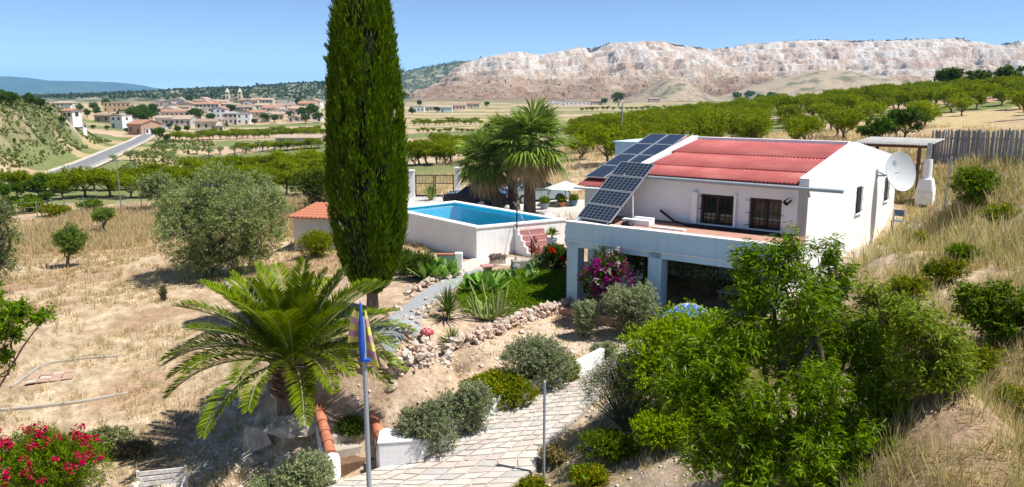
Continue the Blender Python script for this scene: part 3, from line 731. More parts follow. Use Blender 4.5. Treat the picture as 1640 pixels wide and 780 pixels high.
for i in range(46):
    u = hrg.uniform(252, 512); v = hrg.uniform(168, 192) + (4 if u > 420 else 0)
    house(u, v, hrg.uniform(13, 26), hrg.uniform(7, 12), str(hrg.choice(['cream', 'white', 'white', 'pink', 'white', 'sand', 'cream'])), str(hrg.choice(['brown', 'tan', 'tan', 'pinkish'])), 'gable', hrg.uniform(-15, 15), .7, 'packed among the other roofs of the village', int(hrg.integers(2)))
# hamlet behind the pool, right of the cypress
for (u, v, wp, hp, wa, rf, ex) in [(668, 180, 22, 9, 'white', 'grey', 'just right of tall cypress'), (690, 178, 26, 7, 'cream', 'tan', 'low in hamlet second from cypress'), (712, 180, 24, 8, 'white', 'tan', 'in hamlet left of fan palm'), (735, 176, 22, 7, 'pink', 'brown', 'in hamlet half behind fan palm'),
                                   (758, 173, 20, 7, 'cream', 'red', 'in hamlet right over fan palm'), (893, 168, 24, 7, 'white', 'grey', 'far hamlet right of fan palm'), (922, 169, 46, 6, 'white', 'grey', 'long shed with pale blue sheet roof'), (955, 168, 20, 6, 'pink', 'brown', 'far between shed and round tree'),
                                   (1024, 160, 26, 7, 'cream', 'brown', 'far right of round tree'), (1048, 164, 18, 6, 'tan', 'tan', 'far hamlet right middle'), (1072, 160, 30, 6, 'white', 'grey', 'long far shed right'), (1100, 158, 22, 8, 'pink', 'brown', 'far right hamlet row'), (1128, 160, 26, 9, 'white', 'brown', 'far right hamlet with tall side'),
                                   (1140, 152, 20, 8, 'tan', 'red', 'far right upper hamlet'), (1160, 160, 24, 7, 'cream', 'grey', 'far right hamlet before wood'), (1220, 162, 22, 6, 'white', 'grey', 'farthest right behind orchard')]:
    house(u, v, wp, hp, wa, rf, 'flat' if rf == 'grey' else 'gable', 0, .7, ex)
# church with two towers
g = py(375, 167, 690.); e = empty('church', g, R(5), 'twin towered stone church above the village roofs', 'church'); e.scale = (.8, .8, .85)
MB().box(-9, 9, 2, 26, -8, 4.5).build('nave', WM['sand'], e)
MB().add([(-9.4, 1.6, 4.5), (9.4, 1.6, 4.5), (9.4, 26.4, 4.5), (-9.4, 26.4, 4.5), (0, 1.6, 7.5), (0, 26.4, 7.5)], [(0, 1, 4), (1, 2, 5, 4), (2, 3, 5), (3, 0, 4, 5), (3, 2, 1, 0)]).build('roof', RM['tan'], e)
for sx in (-6.6, 6.6):
    t = MB().box(sx - 2.2, sx + 2.2, -1, 3.4, -8, 9).build('tower', WM['sand'], e)
    MB().box(sx - 1.7, sx + 1.7, -.5, 2.9, 9, 12.4).build('belfry', WM['cream'], t)
    MB().add([(sx - 2, -.8, 12.4), (sx + 2, -.8, 12.4), (sx + 2, 3.2, 12.4), (sx - 2, 3.2, 12.4), (sx, 1.2, 16.8)], [(0, 1, 4), (1, 2, 4), (2, 3, 4), (3, 0, 4), (3, 2, 1, 0)]).build('spire', WM['cream'], t)
    MB().box(sx - .6, sx + .6, -1.06, -.9, 5.5, 8).build('window', MT['shutter'], t)
    MB().box(sx - .6, sx + .6, -.56, -.4, 9.6, 11.6).build('window', MT['shutter'], t)
# --- village and valley trees
trg = np.random.default_rng(61)
def vtree(u, v, hpx, kind, name, label, group, squash=1.):
    g = hit(u, v); s = g[1] / 1262. * hpx
    fam = {'dark': (dark, 4.3), 'olive': (olive_far, 2.9), 'almond': (almond, 3.4)}[kind]
    mm = fam[0][trg.integers(len(fam[0]))]
    return put_tree(name, mm, g, s / fam[1] / squash ** .5, trg.uniform(0, 6.28), label, 'tree', group, squash)
for (u, v, h, lab) in [(224, 197, 34, 'big round dark tree beside the road at village left'), (240, 196, 36, 'tall dark tree behind the big round road tree'), (212, 196, 24, 'lower green tree left of the big road tree'), (314, 199, 28, 'big dark round tree in village middle left of white gable'), (338, 198, 18, 'smaller dark tree before white gable house'),
                       (372, 184, 18, 'green tree behind pink and white houses'), (355, 186, 16, 'green tree left above white gable house'), (424, 196, 16, 'dark tree among front row houses right'), (440, 196, 15, 'dark low tree at right end of front row'), (408, 200, 12, 'small green tree right of white half house'),
                       (478, 171, 14, 'dark tree on right skyline of village'), (460, 174, 12, 'dark bush tree near right skyline houses'), (485, 190, 20, 'tall dark tree right in village'), (502, 190, 24, 'tall dark tree next to the cypress'), (272, 208, 12, 'dark bush at the end of the road'),
                       (254, 226, 24, 'dark round tree right of road bend'), (268, 229, 16, 'green bush tree right of the round road tree'), (320, 166, 12, 'pine left of the church towers'), (304, 166, 14, 'pine clump tree farther left of church'), (358, 166, 9, 'small pine before church towers'),
                       (414, 165, 9, 'small tree right of church towers'), (484, 172, 8, 'small tree far right skyline'), (20, 172, 27, 'dark pine at left on scrub hilltop'), (48, 172, 23, 'dark pine second on scrub hilltop'), (65, 174, 20, 'dark pine third on scrub hilltop'), (4, 168, 24, 'dark pine at left picture edge on hilltop'),
                       (128, 180, 14, 'dark tree between hilltop house and ochre block'), (150, 178, 17, 'dark pine left of ochre block'), (170, 174, 16, 'dark pine behind ochre block'), (140, 188, 14, 'dark bushy tree below hilltop houses'), (80, 180, 11, 'small green tree on scrub hill top right'),
                       (100, 198, 12, 'green bush tree midway on scrub hill'), (120, 202, 11, 'green bush tree by tiny hut'), (150, 208, 9, 'green hedge bush left of white cube'), (172, 209, 9, 'green hedge bush touching white cube'), (203, 214, 10, 'dark bush by unfinished brick house'),
                       (990, 170, 24, 'round dark tree alone far behind street lamp'), (968, 168, 13, 'lower tree left of the round far tree'), (780, 172, 10, 'small tree over fan palm'), (672, 170, 10, 'dark tree in hamlet near cypress'), (700, 181, 11, 'dark tree in hamlet middle'), (660, 184, 12, 'dark tree touching cypress edge'),
                       (1180, 164, 18, 'dark tree of far wood left'), (1200, 162, 18, 'dark tree of far wood second'), (1216, 163, 15, 'dark tree of far wood third'), (1235, 163, 17, 'dark tree of far wood fourth'), (1256, 164, 13, 'dark tree of far wood right end'), (1060, 152, 12, 'dark tree among far sheds'), (1095, 162, 10, 'dark tree near far pink house')]:
    vtree(u, v, h, 'dark', 'village_tree', lab, 'trees in the village and hamlets')
for (u, v, h, lab) in [(296, 184, 13, 'dark tree between the terrace row and long block'), (268, 182, 14, 'dark tree at left of the terrace row'), (340, 172, 11, 'dark tree behind roofs left of church'), (388, 196, 11, 'dark tree over the pink and white pair'), (402, 182, 12, 'dark tree amid middle roofs right of church'),
                       (446, 186, 14, 'dark tree amid roofs of right village'), (466, 192, 15, 'dark tree in front of right village roofs'), (490, 198, 16, 'dark tree low at village right end'), (510, 196, 18, 'dark tree half behind the cypress'), (362, 206, 9, 'small dark tree right of lone field house'),
                       (300, 211, 12, 'green tree left of lone field house'), (285, 214, 14, 'green tree where field meets village'), (232, 200, 30, 'wide dark tree between the two big road trees'), (194, 190, 15, 'dark tree by the shaded white house'), (156, 186, 15, 'dark tree over bare brick house')]:
    vtree(u, v, h, 'dark', 'village_tree', lab, 'trees in the village and hamlets')
# --- almond orchards: left, behind the field
def row(us, v0, v1, hpx, kind, label, group, name='almond_tree', jit=3.):
    for i, u in enumerate(us):
        v = np.interp(u, [us[0], us[-1]], [v0, v1]) + trg.uniform(-1.5, 1.5) * jit / 3
        vtree(u + trg.uniform(-jit, jit), v, hpx * trg.uniform(.82, 1.18), kind, name, label, group, trg.uniform(.75, .95))
row(np.arange(100, 520, 36), 318, 312, 54, 'almond', 'almond tree of nearest valley row behind the dry field fence', 'nearest almond row')
row(np.arange(250, 520, 24), 302, 292, 48, 'almond', 'almond tree of second valley row behind the dry field', 'second almond row')
row(np.arange(310, 520, 18), 284, 274, 38, 'almond', 'almond tree of third valley row left of cypress', 'third almond row')
row(np.arange(20, 250, 26), 306, 304, 40, 'almond', 'almond tree of row between the hedge and the road', 'almond row by the road')
row(np.arange(0, 110, 18), 300, 310, 32, 'almond', 'almond tree at left edge below the road', 'almond trees below the road')
row(np.arange(280, 515, 9), 226, 218, 17, 'almond', 'almond tree of far row before the village', 'far almond row before village', jit=2)
row(np.arange(330, 515, 11), 219, 211, 13, 'almond', 'almond tree of farthest row before the village', 'farthest almond row before village', jit=2)
row(np.arange(390, 515, 10), 243, 238, 18, 'almond', 'almond tree of row before the stone barn', 'almond row by stone barn', jit=2)
for (u, v, h) in [(182, 259, 12), (208, 258, 18), (218, 252, 12), (270, 262, 18), (276, 254, 14), (315, 247, 15), (335, 249, 14), (352, 247, 14), (375, 246, 15), (395, 247, 13)]:
    vtree(u, v, h, 'olive', 'olive_tree', 'olive tree far off among the valley fields', 'far olive trees')
row(np.arange(662, 730, 12), 264, 262, 44, 'almond', 'almond tree of orchard behind the gate', 'almond trees behind the gate')
row(np.arange(660, 760, 14), 246, 242, 32, 'almond', 'almond tree of second orchard row behind gate', 'second row behind the gate')
row(np.arange(664, 770, 8), 201, 200, 13, 'almond', 'almond tree of far field row behind the gate', 'far field trees', jit=2)
row(np.arange(668, 760, 9), 212, 213, 9, 'almond', 'almond tree of stubble field row behind gate', 'stubble field trees', jit=2)
row(np.arange(930, 1160, 9), 178, 174, 8, 'almond', 'small tree of far field row beyond orchard hill', 'far field trees right', jit=2)
# hedge of shrubs at the bottom of the hill, left
for u, v, h in [(5, 322, 36), (30, 318, 30), (62, 316, 38), (88, 314, 34), (20, 334, 26), (50, 332, 24), (75, 330, 26)]:
    vtree(u, v, h, 'dark', 'hedge_tree', 'dark green hedge tree at left edge behind the field fence', 'hedge trees at left')
# right orchard hill, rows on a grid
cnt = 0
rowang = R(24)
for i in range(-30, 60):
    for j in range(-10, 60):
        a, b = i * 5.2, j * 5.8
        xx = a * math.cos(rowang) - b * math.sin(rowang) + 20 + trg.uniform(-.6, .6); yy = 66 + a * math.sin(rowang) + b * math.cos(rowang) + trg.uniform(-.6, .6)
        if yy < 60 or yy > 190: continue
        zz = float(ter(xx, yy)); q = np.array([xx, yy, zz - HC]); fw = cth * q[1] - sth * q[2]; dn = -(sth * q[1] + cth * q[2])
        u, v = CX + FPX * q[0] / fw, CY + FPX * dn / fw
        if u < 915 + max(0, (205 - v)) * 3.4 or u > 1700: continue
        if inpoly(np.array([xx]), np.array([yy]), Z_dryorch)[0] and trg.random() < .72: continue
        if yy < 70 and u > 1480: continue
        if trg.random() < .06: continue
        put_tree('orchard_tree', almond[trg.integers(5)], (xx, yy, zz - .05), trg.uniform(.85, 1.2), trg.uniform(0, 6.28), f"almond tree {'right behind the roof' if yy < 85 else 'midway up' if yy < 125 else 'near the crest'} in {'left' if u < 1150 else 'middle' if u < 1400 else 'right'} part of hill orchard", 'tree', 'orchard trees behind the house', trg.uniform(.85, 1.05)); cnt += 1
print('orchard trees', cnt)
for u, v, h, l in [(1410, 222, 52, 'spreading dark fig tree behind white gable'), (1450, 222, 58, 'taller dark fig tree left of the palisade fence'), (1388, 222, 34, 'low dark fig bush behind the roof ridge')]:
    g = py(u, v, 60.); g[2] = float(ter(g[0], g[1])); put_tree('fig_tree', dark[trg.integers(3)], g, h * 60 / 1262 / 4.0, trg.uniform(0, 6), l, 'tree', None, .9)
for u, v, h, l in [(1228, 133, 16, 'lone round tree standing on the orchard crest'), (1300, 131, 10, 'small tree on the orchard crest right of the lone one')]: pass
for u, Y, s, l in [(1515, 158, 1.35, 'lone round tree standing up on orchard crest'), (1565, 150, 1.3, 'taller tree on crest right of the lone one'), (1612, 150, 1.5, 'bushy tall tree on crest near right edge')]:
    g = py(u, 150, Y); g[2] = float(ter(g[0], g[1])); put_tree('crest_tree', dark[trg.integers(3)], g, s, trg.uniform(0, 6), l, 'tree', 'trees on the crest')
# --- lamp and power poles
def pole(u, v, vt, label, r=.06, arm=None, name='utility_pole', mat='steel'):
    g = hit(u, v); h = (v - vt) * g[1] / 1262.
    e = empty(name, g, 0, label, 'pole')
    MB().tube([(0, 0, -.3), (0, 0, h)], [r, r * .7], 8).build('shaft', MT[mat], e)
    if arm: MB().tube([(0, 0, h - .02), (arm * .6, 0, h + .1), (arm, 0, h + .12)], [r * .5] * 3, 6).build('arm', MT[mat], e); MB().box(arm - .25, arm + .25, -.12, .12, h + .06, h + .16).build('lamp_head', MT['grey_plastic'], e)
    else: MB().box(-.25, .25, -.03, .03, h - .3, h - .22).build('crossbar', MT[mat], e)
    return e
pole(195, 345, 250, 'thin grey pole standing at the dry field fence', .05)
pole(418, 268, 226, 'thin pale pole in the valley orchard left of cypress', .08)
pole(995, 240, 166, 'street lamp behind the pale blue wall of house', .09, .7, 'street_lamp')
pole(215, 290, 262, 'short pale pole beside the road near olive trees', .07)
# ================================================================ the villa
O_h = pz(906, 355.4, 2.95); O_h[2] = 0
E1 = nrm(np.array([1670, -1272., 0])); E2 = np.array([-E1[1], E1[0], 0])
HZ = math.atan2(E1[1], E1[0])
villa = empty('villa', O_h, HZ, 'white villa with red roof, blue terrace and pillared porch', 'house')
HW = 7.5
# main walls (front face on y=2.18)
def wall_open(u0, u1, z0, z1, holes, th, put):
    """thick wall panel in (u, z) with rectangular holes; put(u, d, z) -> point; d 0 outside, th inside"""
    us = sorted({u0, u1, *[h[0] for h in holes], *[h[1] for h in holes]}); zs = sorted({z0, z1, *[h[2] for h in holes], *[h[3] for h in holes]})
    mb = MB()
    for i in range(len(us) - 1):
        for j in range(len(zs) - 1):
            cu, cz = (us[i] + us[i + 1]) / 2, (zs[j] + zs[j + 1]) / 2
            if any(h[0] < cu < h[1] and h[2] < cz < h[3] for h in holes): continue
            a, b, c_, d_ = us[i], us[i + 1], zs[j], zs[j + 1]
            mb.add([put(a, 0, c_), put(b, 0, c_), put(b, 0, d_), put(a, 0, d_)], [(0, 1, 2, 3)])
            mb.add([put(a, th, c_), put(b, th, c_), put(b, th, d_), put(a, th, d_)], [(3, 2, 1, 0)])
    for h in holes:
        a, b, c_, d_ = h
        for (p, q) in (((a, c_), (b, c_)), ((b, c_), (b, d_)), ((b, d_), (a, d_)), ((a, d_), (a, c_))):
            mb.add([put(p[0], 0, p[1]), put(q[0], 0, q[1]), put(q[0], th, q[1]), put(p[0], th, p[1])], [(0, 1, 2, 3)])
    return mb
WIN_F = [(3.97, 5.13, 3.03, 4.02), (5.66, 6.7, 3.03, 4.02)]
fw = wall_open(1.06, HW, 2.97, 4.5, WIN_F, .28, lambda u, d, z: (u, 2.18 + d, z))
fw.build('wall', MT['white'], villa)
MB().box(-.6, 1.058, 2.18, 2.46, 2.97, 3.985).build('wall', MT['white'], villa)
WIN_G = [(8.05, 8.75, 2.95, 3.94), (12.55, 13.2, 2.95, 3.94)]
gm = wall_open(2.18, 14.6, -.5, 4.55, WIN_G, .28, lambda u, d, z: (HW + .003 - d, u, z))
zf = lambda y: 4.57 + .165 * (y - 2.0)
gm.add([(HW, 2.18, 4.55), (HW, 14.6, 4.55), (HW, 14.6, 4.70), (HW, 7.7, 5.60), (HW, 2.18, 4.74)], [(0, 1, 2, 3, 4)])
gm.add([(HW - .3, 2.18, 4.55), (HW - .3, 14.6, 4.55), (HW - .3, 14.6, 4.70), (HW - .3, 7.7, 5.60), (HW - .3, 2.18, 4.74)], [(4, 3, 2, 1, 0)])
gm.add([(HW, 2.18, 4.74), (HW, 7.7, 5.60), (HW - .3, 7.7, 5.60), (HW - .3, 2.18, 4.74)], [(0, 1, 2, 3)])
gm.add([(HW, 7.7, 5.60), (HW, 14.6, 4.70), (HW - .3, 14.6, 4.70), (HW - .3, 7.7, 5.60)], [(0, 1, 2, 3)])
gm.add([(HW, 2.18, 2.9), (HW, 2.18, 4.74), (HW - .3, 2.18, 4.74), (HW - .3, 2.18, 2.9)], [(3, 2, 1, 0)])
gm.build('wall', MT['white'], villa)
bw = MB().box(-.6, HW - .01, 14.35, 14.6, -.5, 4.5).box(-.6, -.35, 2.46, 14.35, -.5, 3.93); bw.build('wall', MT['white'], villa)
MB().box(-4.3, -.62, 10.8, 14.2, -.5, 5.05).box(-4.4, -.62, 10.7, 14.3, 5.05, 5.12).build('rear_wing', MT['blue_render'], villa)
# windows with grilles
def win(u0, u1, z0, z1, put, wood='darkwood', bars=7):
    wo = MB()
    def bx(a, b, c_, d_, e_, f_):
        P = [put(x, y, z) for z in (e_, f_) for x, y in ((a, c_), (b, c_), (b, d_), (a, d_))]; wo.hexa(P)
    g = MB(); P = [put(x, y, z) for z in (z0, z1) for x, y in ((u0, .16), (u1, .16), (u1, .18), (u0, .18))]; g.hexa(P)
    pane = g.build('window', MT['glass'], villa)
    for a, b in ((u0, u0 + .08), (u1 - .08, u1), ((u0 + u1) / 2 - .04, (u0 + u1) / 2 + .04)): bx(a, b, .11, .19, z0, z1)
    bx(u0, u1, .11, .19, z0, z0 + .07); bx(u0, u1, .11, .19, z1 - .07, z1)
    wo.build('frame', MT[wood], pane)
    gr = MB()
    for k in range(bars):
        q = u0 + (u1 - u0) * (k + .5) / bars
        gr.tube([put(q, -.06, z0 + .02), put(q, -.06, z1 - .02)], .009, 5)
    for zz in (z0 + .1, (z0 + z1) / 2, z1 - .08): gr.tube([put(u0 - .1, -.06, zz), put(u1 + .1, -.06, zz)], .010, 5)
    gr.build('grille', MT['black'], pane)
    si = MB(); P = [put(x, y, z) for z in (z0 - .05, z0 + .0) for x, y in ((u0 - .08, -.07), (u1 + .08, -.07), (u1 + .08, .1), (u0 - .08, .1))]; si.hexa(P); si.build('sill', MT['white'], pane)
for h in WIN_F: win(*h, lambda u, d, z: (u, 2.18 + d, z))
for h in WIN_G: win(*h, lambda u, d, z: (HW - d, u, z), bars=5)
MB().box(3.72, 3.92, 2.02, 2.16, 3.0, 4.08).build('shutter', MT['white_clean'], villa, .006)
MB().box(5.18, 5.26, 2.05, 2.16, 3.0, 4.08).build('shutter', MT['white_clean'], villa, .006)
# red roof: four overlapping courses of corrugated sheet, each its own piece
m, nt, p = newmat('red_roof_sheet')
v_ = tex(nt, 'Object')
nt.links.new(ramp(nt, noise_(nt, v_, .8, 6, .6), [(.3, (.30, .06, .055)), (.5, (.40, .085, .075)), (.7, (.48, .15, .125))]), p.inputs['Base Color'])
p.inputs['Roughness'].default_value = .75; bump_(nt, p, noise_(nt, v_, 20, 4), .2, .01)
MT['red_roof'] = m
def corr(x0, x1, ya, yb, za, zb, pitch=.13, amp=.014, th=.025):
    n = int((x1 - x0) / pitch * 6); xs = np.linspace(x0, x1, n); w_ = amp * np.sin((xs - x0) / pitch * 2 * math.pi)
    Vv = []
    for (yy, zz) in ((ya, za), (yb, zb)):
        for t_ in (0, -th): Vv += [(a, yy, zz + b + t_) for a, b in zip(xs, w_)]
    F_ = []
    for i in range(n - 1):
        F_ += [(i, i + 1, 2 * n + i + 1, 2 * n + i), (n + i + 1, n + i, 3 * n + i, 3 * n + i + 1), (n + i, n + i + 1, i + 1, i)]
    return MB().add(Vv, F_, True)
roof = MB().box(1.35, HW - .32, 2.3, 7.6, 4.3, 4.32).build('roof', MT['white'], villa)
def course(x0, x1, ya, yb, lift, sl=.165, y0=2.0, z0=4.57):
    f = lambda y: z0 + sl * (y - y0)
    corr(x0, x1, ya, yb, f(ya) + lift, f(yb) + .02).build('roof_sheet', MT['red_roof'], roof)
XR = HW - .31
for xa, xb in ((1.36, 3.3), (3.3, 5.25), (5.25, XR)):
    course(xa, xb, 1.88, 3.42, .05); 
course(1.5, 5.0, 3.3, 5.42, .05); course(5.0, XR, 3.32, 5.42, .06)
course(2.5, 7.0, 5.28, 7.62, .05); course(1.36, 2.5, 5.3, 7.62, .05); course(7.0, XR, 5.3, 7.62, .05)
MB().add([(1.36, 7.55, 5.46), (HW - .3, 7.55, 5.46), (HW - .3, 7.9, 5.46), (1.36, 7.9, 5.46), (1.36, 7.58, 5.62), (HW - .3, 7.58, 5.62), (HW - .3, 7.88, 5.62), (1.36, 7.88, 5.62)], [(3, 2, 1, 0), (4, 5, 6, 7), (0, 1, 5, 4), (1, 2, 6, 5), (2, 3, 7, 6), (3, 0, 4, 7)]).build('ridge_cap', MT['white_stain'], roof)
MB().hexa([(-.6, 7.9, 5.42), (HW - .3, 7.9, 5.42), (HW - .3, 14.9, 4.35), (-.6, 14.9, 4.35), (-.6, 7.9, 5.5), (HW - .3, 7.9, 5.5), (HW - .3, 14.9, 4.43), (-.6, 14.9, 4.43)]).build('rear_roof', MT['red_roof'], roof)
# divider strip and wing roof
zw = lambda y: 4.02 + .268 * (y - 1.9)
MB().hexa([(1.05, 2.2, 4.2), (1.36, 2.2, 4.2), (1.36, 7.7, 5.2), (1.05, 7.7, 5.2), (1.05, 2.2, 4.60), (1.36, 2.2, 4.60), (1.36, 7.7, 5.66), (1.05, 7.7, 5.66)]).build('parapet_strip', MT['white_stain'], roof)
for xa, xb in ((-.72, .2), (.2, 1.05)):
    course(xa, xb, 1.82, 4.2, .05, .268, 1.9, 4.02)
    course(xa, xb, 4.1, 7.7, .08, .268, 1.9, 4.02)
MB().hexa([(-.59, 2.47, 3.0), (1.05, 2.47, 3.0), (1.05, 7.7, 3.0), (-.59, 7.7, 3.0), (-.59, 2.47, zw(2.47) - .06), (1.05, 2.47, zw(2.47) - .06), (1.05, 7.7, zw(7.7) - .06), (-.59, 7.7, zw(7.7) - .06)]).build('wing_wall', MT['white'], villa)
# gutter along the eaves, running past the corner
MB().tube([(1.2, 1.86, 4.49), (HW + 1.1, 1.86, 4.45)], .06, 8).build('gutter', MT['grey_plastic'], villa)
MB().tube([(-.8, 1.76, 3.93), (1.1, 1.76, 3.96)], .05, 8).build('gutter', MT['white_clean'], villa)
MB().tube([(HW + .05, 1.9, 4.44), (HW + .05, 2.1, 4.2)], .045, 8).build('downpipe', MT['grey_plastic'], villa)
# lamp near the corner
l_ = MB().tube([(6.98, 2.18, 4.02), (6.98, 2.0, 4.02)], .03, 8).tube([(6.98, 2.05, 4.05), (6.9, 1.92, 3.96)], [.08, .1], 10); l_.build('wall_lamp', MT['black'], villa)
# terrace slab and fascia
MB().box(0, HW, .25, 2.18, 2.72, 2.93).build('terrace_floor', MT['terrace_tile'], villa)
pm = MB().box(0, HW, 0, .25, 2.34, 2.95).box(0, .25, .25, 2.18, 2.34, 2.95); pm.build('terrace_fascia', MT['blue_render'], villa)
MB().box(-.03, HW, -.03, .28, 2.952, 2.99).build('coping', MT['white_stain'], villa, .006)
MB().box(-.03, HW, -.035, 0.0, 2.30, 2.345).build('drip_edge', MT['white_stain'], villa)
for xa, xb, dp in ((.05, .5, .45), (3.2, 3.68, .5), (6.95, 7.45, .5)):
    MB().box(xa, xb, .02, dp, -.3, 2.34).build('pillar', MT['blue_render'], villa, .012)
MB().box(0, HW, .02, .3, 2.10, 2.34).build('beam', MT['blue_render'], villa)
# porch: rear wall, inner dark room, side window
MB().box(.3, HW, 4.6, 4.8, -.3, 2.72).box(HW - .25, HW - .02, .5, 4.6, -.3, 2.72).box(-.02, .22, 2.2, 4.6, -.3, 2.72).box(.22, HW - .25, .5, 4.6, 2.6, 2.71).build('porch_wall', MT['white_stain'], villa)
MB().box(-.2, HW + .3, -.6, 4.6, -.25, .03).build('porch_floor', MT['terrace_tile'], villa)
pw = MB().box(.3, 1.9, 2.2, 2.4, .0, 1.15).box(.3, 1.9, 2.2, 2.4, 1.95, 2.6).box(.3, .5, 2.2, 2.4, 1.15, 1.95).box(1.7, 1.9, 2.2, 2.4, 1.15, 1.95); pw.build('porch_screen', MT['white'], villa)
pg = MB().box(.5, 1.7, 2.28, 2.3, 1.15, 1.95).build('window', MT['glass'], villa)
MB().box(.5, .57, 2.17, 2.3, 1.15, 1.95).box(1.63, 1.7, 2.17, 2.3, 1.15, 1.95).box(.57, 1.63, 2.17, 2.3, 1.88, 1.95).box(.57, 1.63, 2.17, 2.3, 1.15, 1.22).build('frame', MT['white_clean'], pg)
def hl(x, y, z):
    q = O_h + E1 * x + E2 * y; return np.array([q[0], q[1], z])
# ---------------------------------------------------------------- solar panels
m, nt, p = newmat('solar_cells')
v_ = tex(nt, 'UV'); p.inputs['Roughness'].default_value = .12; p.inputs['Specular IOR Level'].default_value = .5; p.inputs['Coat Weight'].default_value = .5
br = nd(nt, 'ShaderNodeTexBrick'); br.offset = 0; br.inputs['Scale'].default_value = 1; br.inputs['Mortar Size'].default_value = .012
br.inputs['Brick Width'].default_value = .125; br.inputs['Row Height'].default_value = .2
br.inputs['Color1'].default_value = (.016, .022, .038, 1); br.inputs['Color2'].default_value = (.02, .028, .046, 1); br.inputs['Mortar'].default_value = (.13, .15, .17, 1)
nt.links.new(v_, br.inputs['Vector']); nt.links.new(br.outputs[0], p.inputs['Base Color']); MT['cells'] = m
m2 = m.copy(); m2.name = 'solar_cells_plain'; b2 = [n for n in m2.node_tree.nodes if n.type == 'TEX_BRICK'][0]
b2.inputs['Mortar'].default_value = (.03, .038, .055, 1); MT['cells2'] = m2
MT['alu'] = M('aluminium', (.62, .63, .64), (.55, .56, .57), 5, .35, 0, metal=.6)
def panel(bl, br_, tl, th, label, cells, group):
    """rectangle from bl, br_, tl (world)"""
    bl, br_, tl = map(np.asarray, (bl, br_, tl)); a = br_ - bl; b = tl - bl; n = nrm(np.cross(a, b))
    e = empty('solar_panel', bl, 0, label, 'solar panel', group)
    f = .028; w_, h_ = np.linalg.norm(a), np.linalg.norm(b); ua, ub = a / w_, b / h_
    P = lambda s, t, d: tuple(ua * s + ub * t + n * d)
    def bar(s0, s1, t0, t1, d0, d1): return [P(s, t, d) for d in (d0, d1) for s, t in ((s0, t0), (s1, t0), (s1, t1), (s0, t1))]
    fr = MB().hexa(bar(0, w_, 0, f, 0, th)).hexa(bar(0, w_, h_ - f, h_, 0, th)).hexa(bar(0, f, f, h_ - f, 0, th)).hexa(bar(w_ - f, w_, f, h_ - f, 0, th))
    fr.build('frame', MT['alu'], e)
    me = bpy.data.meshes.new('glass'); me.from_pydata([P(f, f, th * .8), P(w_ - f, f, th * .8), P(w_ - f, h_ - f, th * .8), P(f, h_ - f, th * .8)] + [P(f, f, th * .2), P(w_ - f, f, th * .2), P(w_ - f, h_ - f, th * .2), P(f, h_ - f, th * .2)], [], [(0, 1, 2, 3), (7, 6, 5, 4)])
    uv = me.uv_layers.new(name='UVMap')
    for i, q in enumerate([(0, 0), (1, 0), (1, 1), (0, 1)] * 2): uv.data[i].uv = q
    link('cell_glass', me, e, cells)
    return e
ROWN = ['bottom', 'second lowest', 'second highest', 'top']
for r_ in range(4):
    for c_ in range(2):
        x0 = -.66 + c_ * .84; y0 = 2.25 + r_ * 1.3; k = .268
        n_ = nrm(np.array([0, -k, 1])); base = lambda x, y: hl(x, y, zw(y) + .17)
        panel(base(x0, y0), base(x0 + .81, y0), base(x0, y0 + 1.26), .035, f"dark plain solar panel on the roof, {ROWN[r_]} of {'left' if c_ == 0 else 'right'} column", MT['cells2'], 'solar panels on the roof')
# tilted rack on the terrace
bl = np.array([.2, .42, 3.06]); ua = nrm(np.array([1, -.2, 0])); ub = np.array([.66, 1.98, 1.86]); ub = ub - ua * (ub @ ua) * .3
Lr = np.linalg.norm(ub); ub /= Lr; wr = 1.54; ph = Lr / 4
rk = empty('panel_rack', O_h, HZ, 'aluminium frame carrying four tilted solar panels on terrace edge', 'rack')
mb = MB()
nn_ = np.cross(ua, ub)
for s in (.12, wr - .12): mb.tube([bl + ua * s - nn_ * .03, bl + ua * s + ub * Lr - nn_ * .03], .022, 6)
mb.build('rail', MT['alu'], rk)
for s in (.15, wr - .15):
    t_ = bl + ua * s + ub * Lr * .55 - nn_ * .03
    MB().tube([t_, (t_[0], t_[1] + .1, 2.93)], .025, 6).build('leg', MT['white_clean'], rk)
    t_ = bl + ua * s - nn_ * .03
    MB().tube([t_, (t_[0], t_[1], 2.93)], .025, 6).build('leg', MT['alu'], rk)
for r_ in range(4):
    q = bl + ub * (ph * r_ + .01)
    panel(hl(*q), hl(*(q + ua * wr)), hl(*(q + ub * (ph - .03))), .04, f"gridded solar panel tilted on terrace rack, {['lowest', 'second from bottom', 'third from bottom', 'topmost'][r_]} of four", MT['cells'], 'tilted solar panels')
# things lying on the terrace
e = empty('concrete_block', hl(2.0, 1.0, 2.93), HZ, 'white block lying on the terrace beside solar rack', 'block')
MB().box(-.3, .75, -.1, .12, 0, .2).box(.05, .75, .12, .3, 0, .26).build('block', MT['white_clean'], e, .02)
e = empty('black_bag', hl(2.02, .72, 2.93), HZ, 'crumpled black bag on the terrace before white block', 'bag')
MB().lathe([(.22, 0), (.2, .06), (.1, .13), (.02, .16)], 9, sx=1.1, sy=.6).build('bag_body', MT['black'], e)
e = empty('roof_board', hl(2.9, .85, 2.93), HZ - .02, 'long white board lying along the terrace edge', 'board')
MB().box(0, 1.15, -.05, .16, 0, .05).build('board', MT['white_clean'], e, .01)
pts = [hl(2.6, 2.0, 3.35), hl(2.8, 1.95, 3.25), hl(3.2, 1.85, 3.05), hl(3.7, 1.78, 2.98), hl(4.6, 1.75, 2.97), hl(5.5, 1.7, 2.97), hl(7.2, 1.72, 2.97)]
q0 = np.array(pts[0]); e = empty('black_hose', q0, 0, 'thick black hose lying along the foot of terrace wall', 'hose')
MB().tube([p_ - q0 for p_ in pts], .045, 8).build('hose', MT['black'], e)
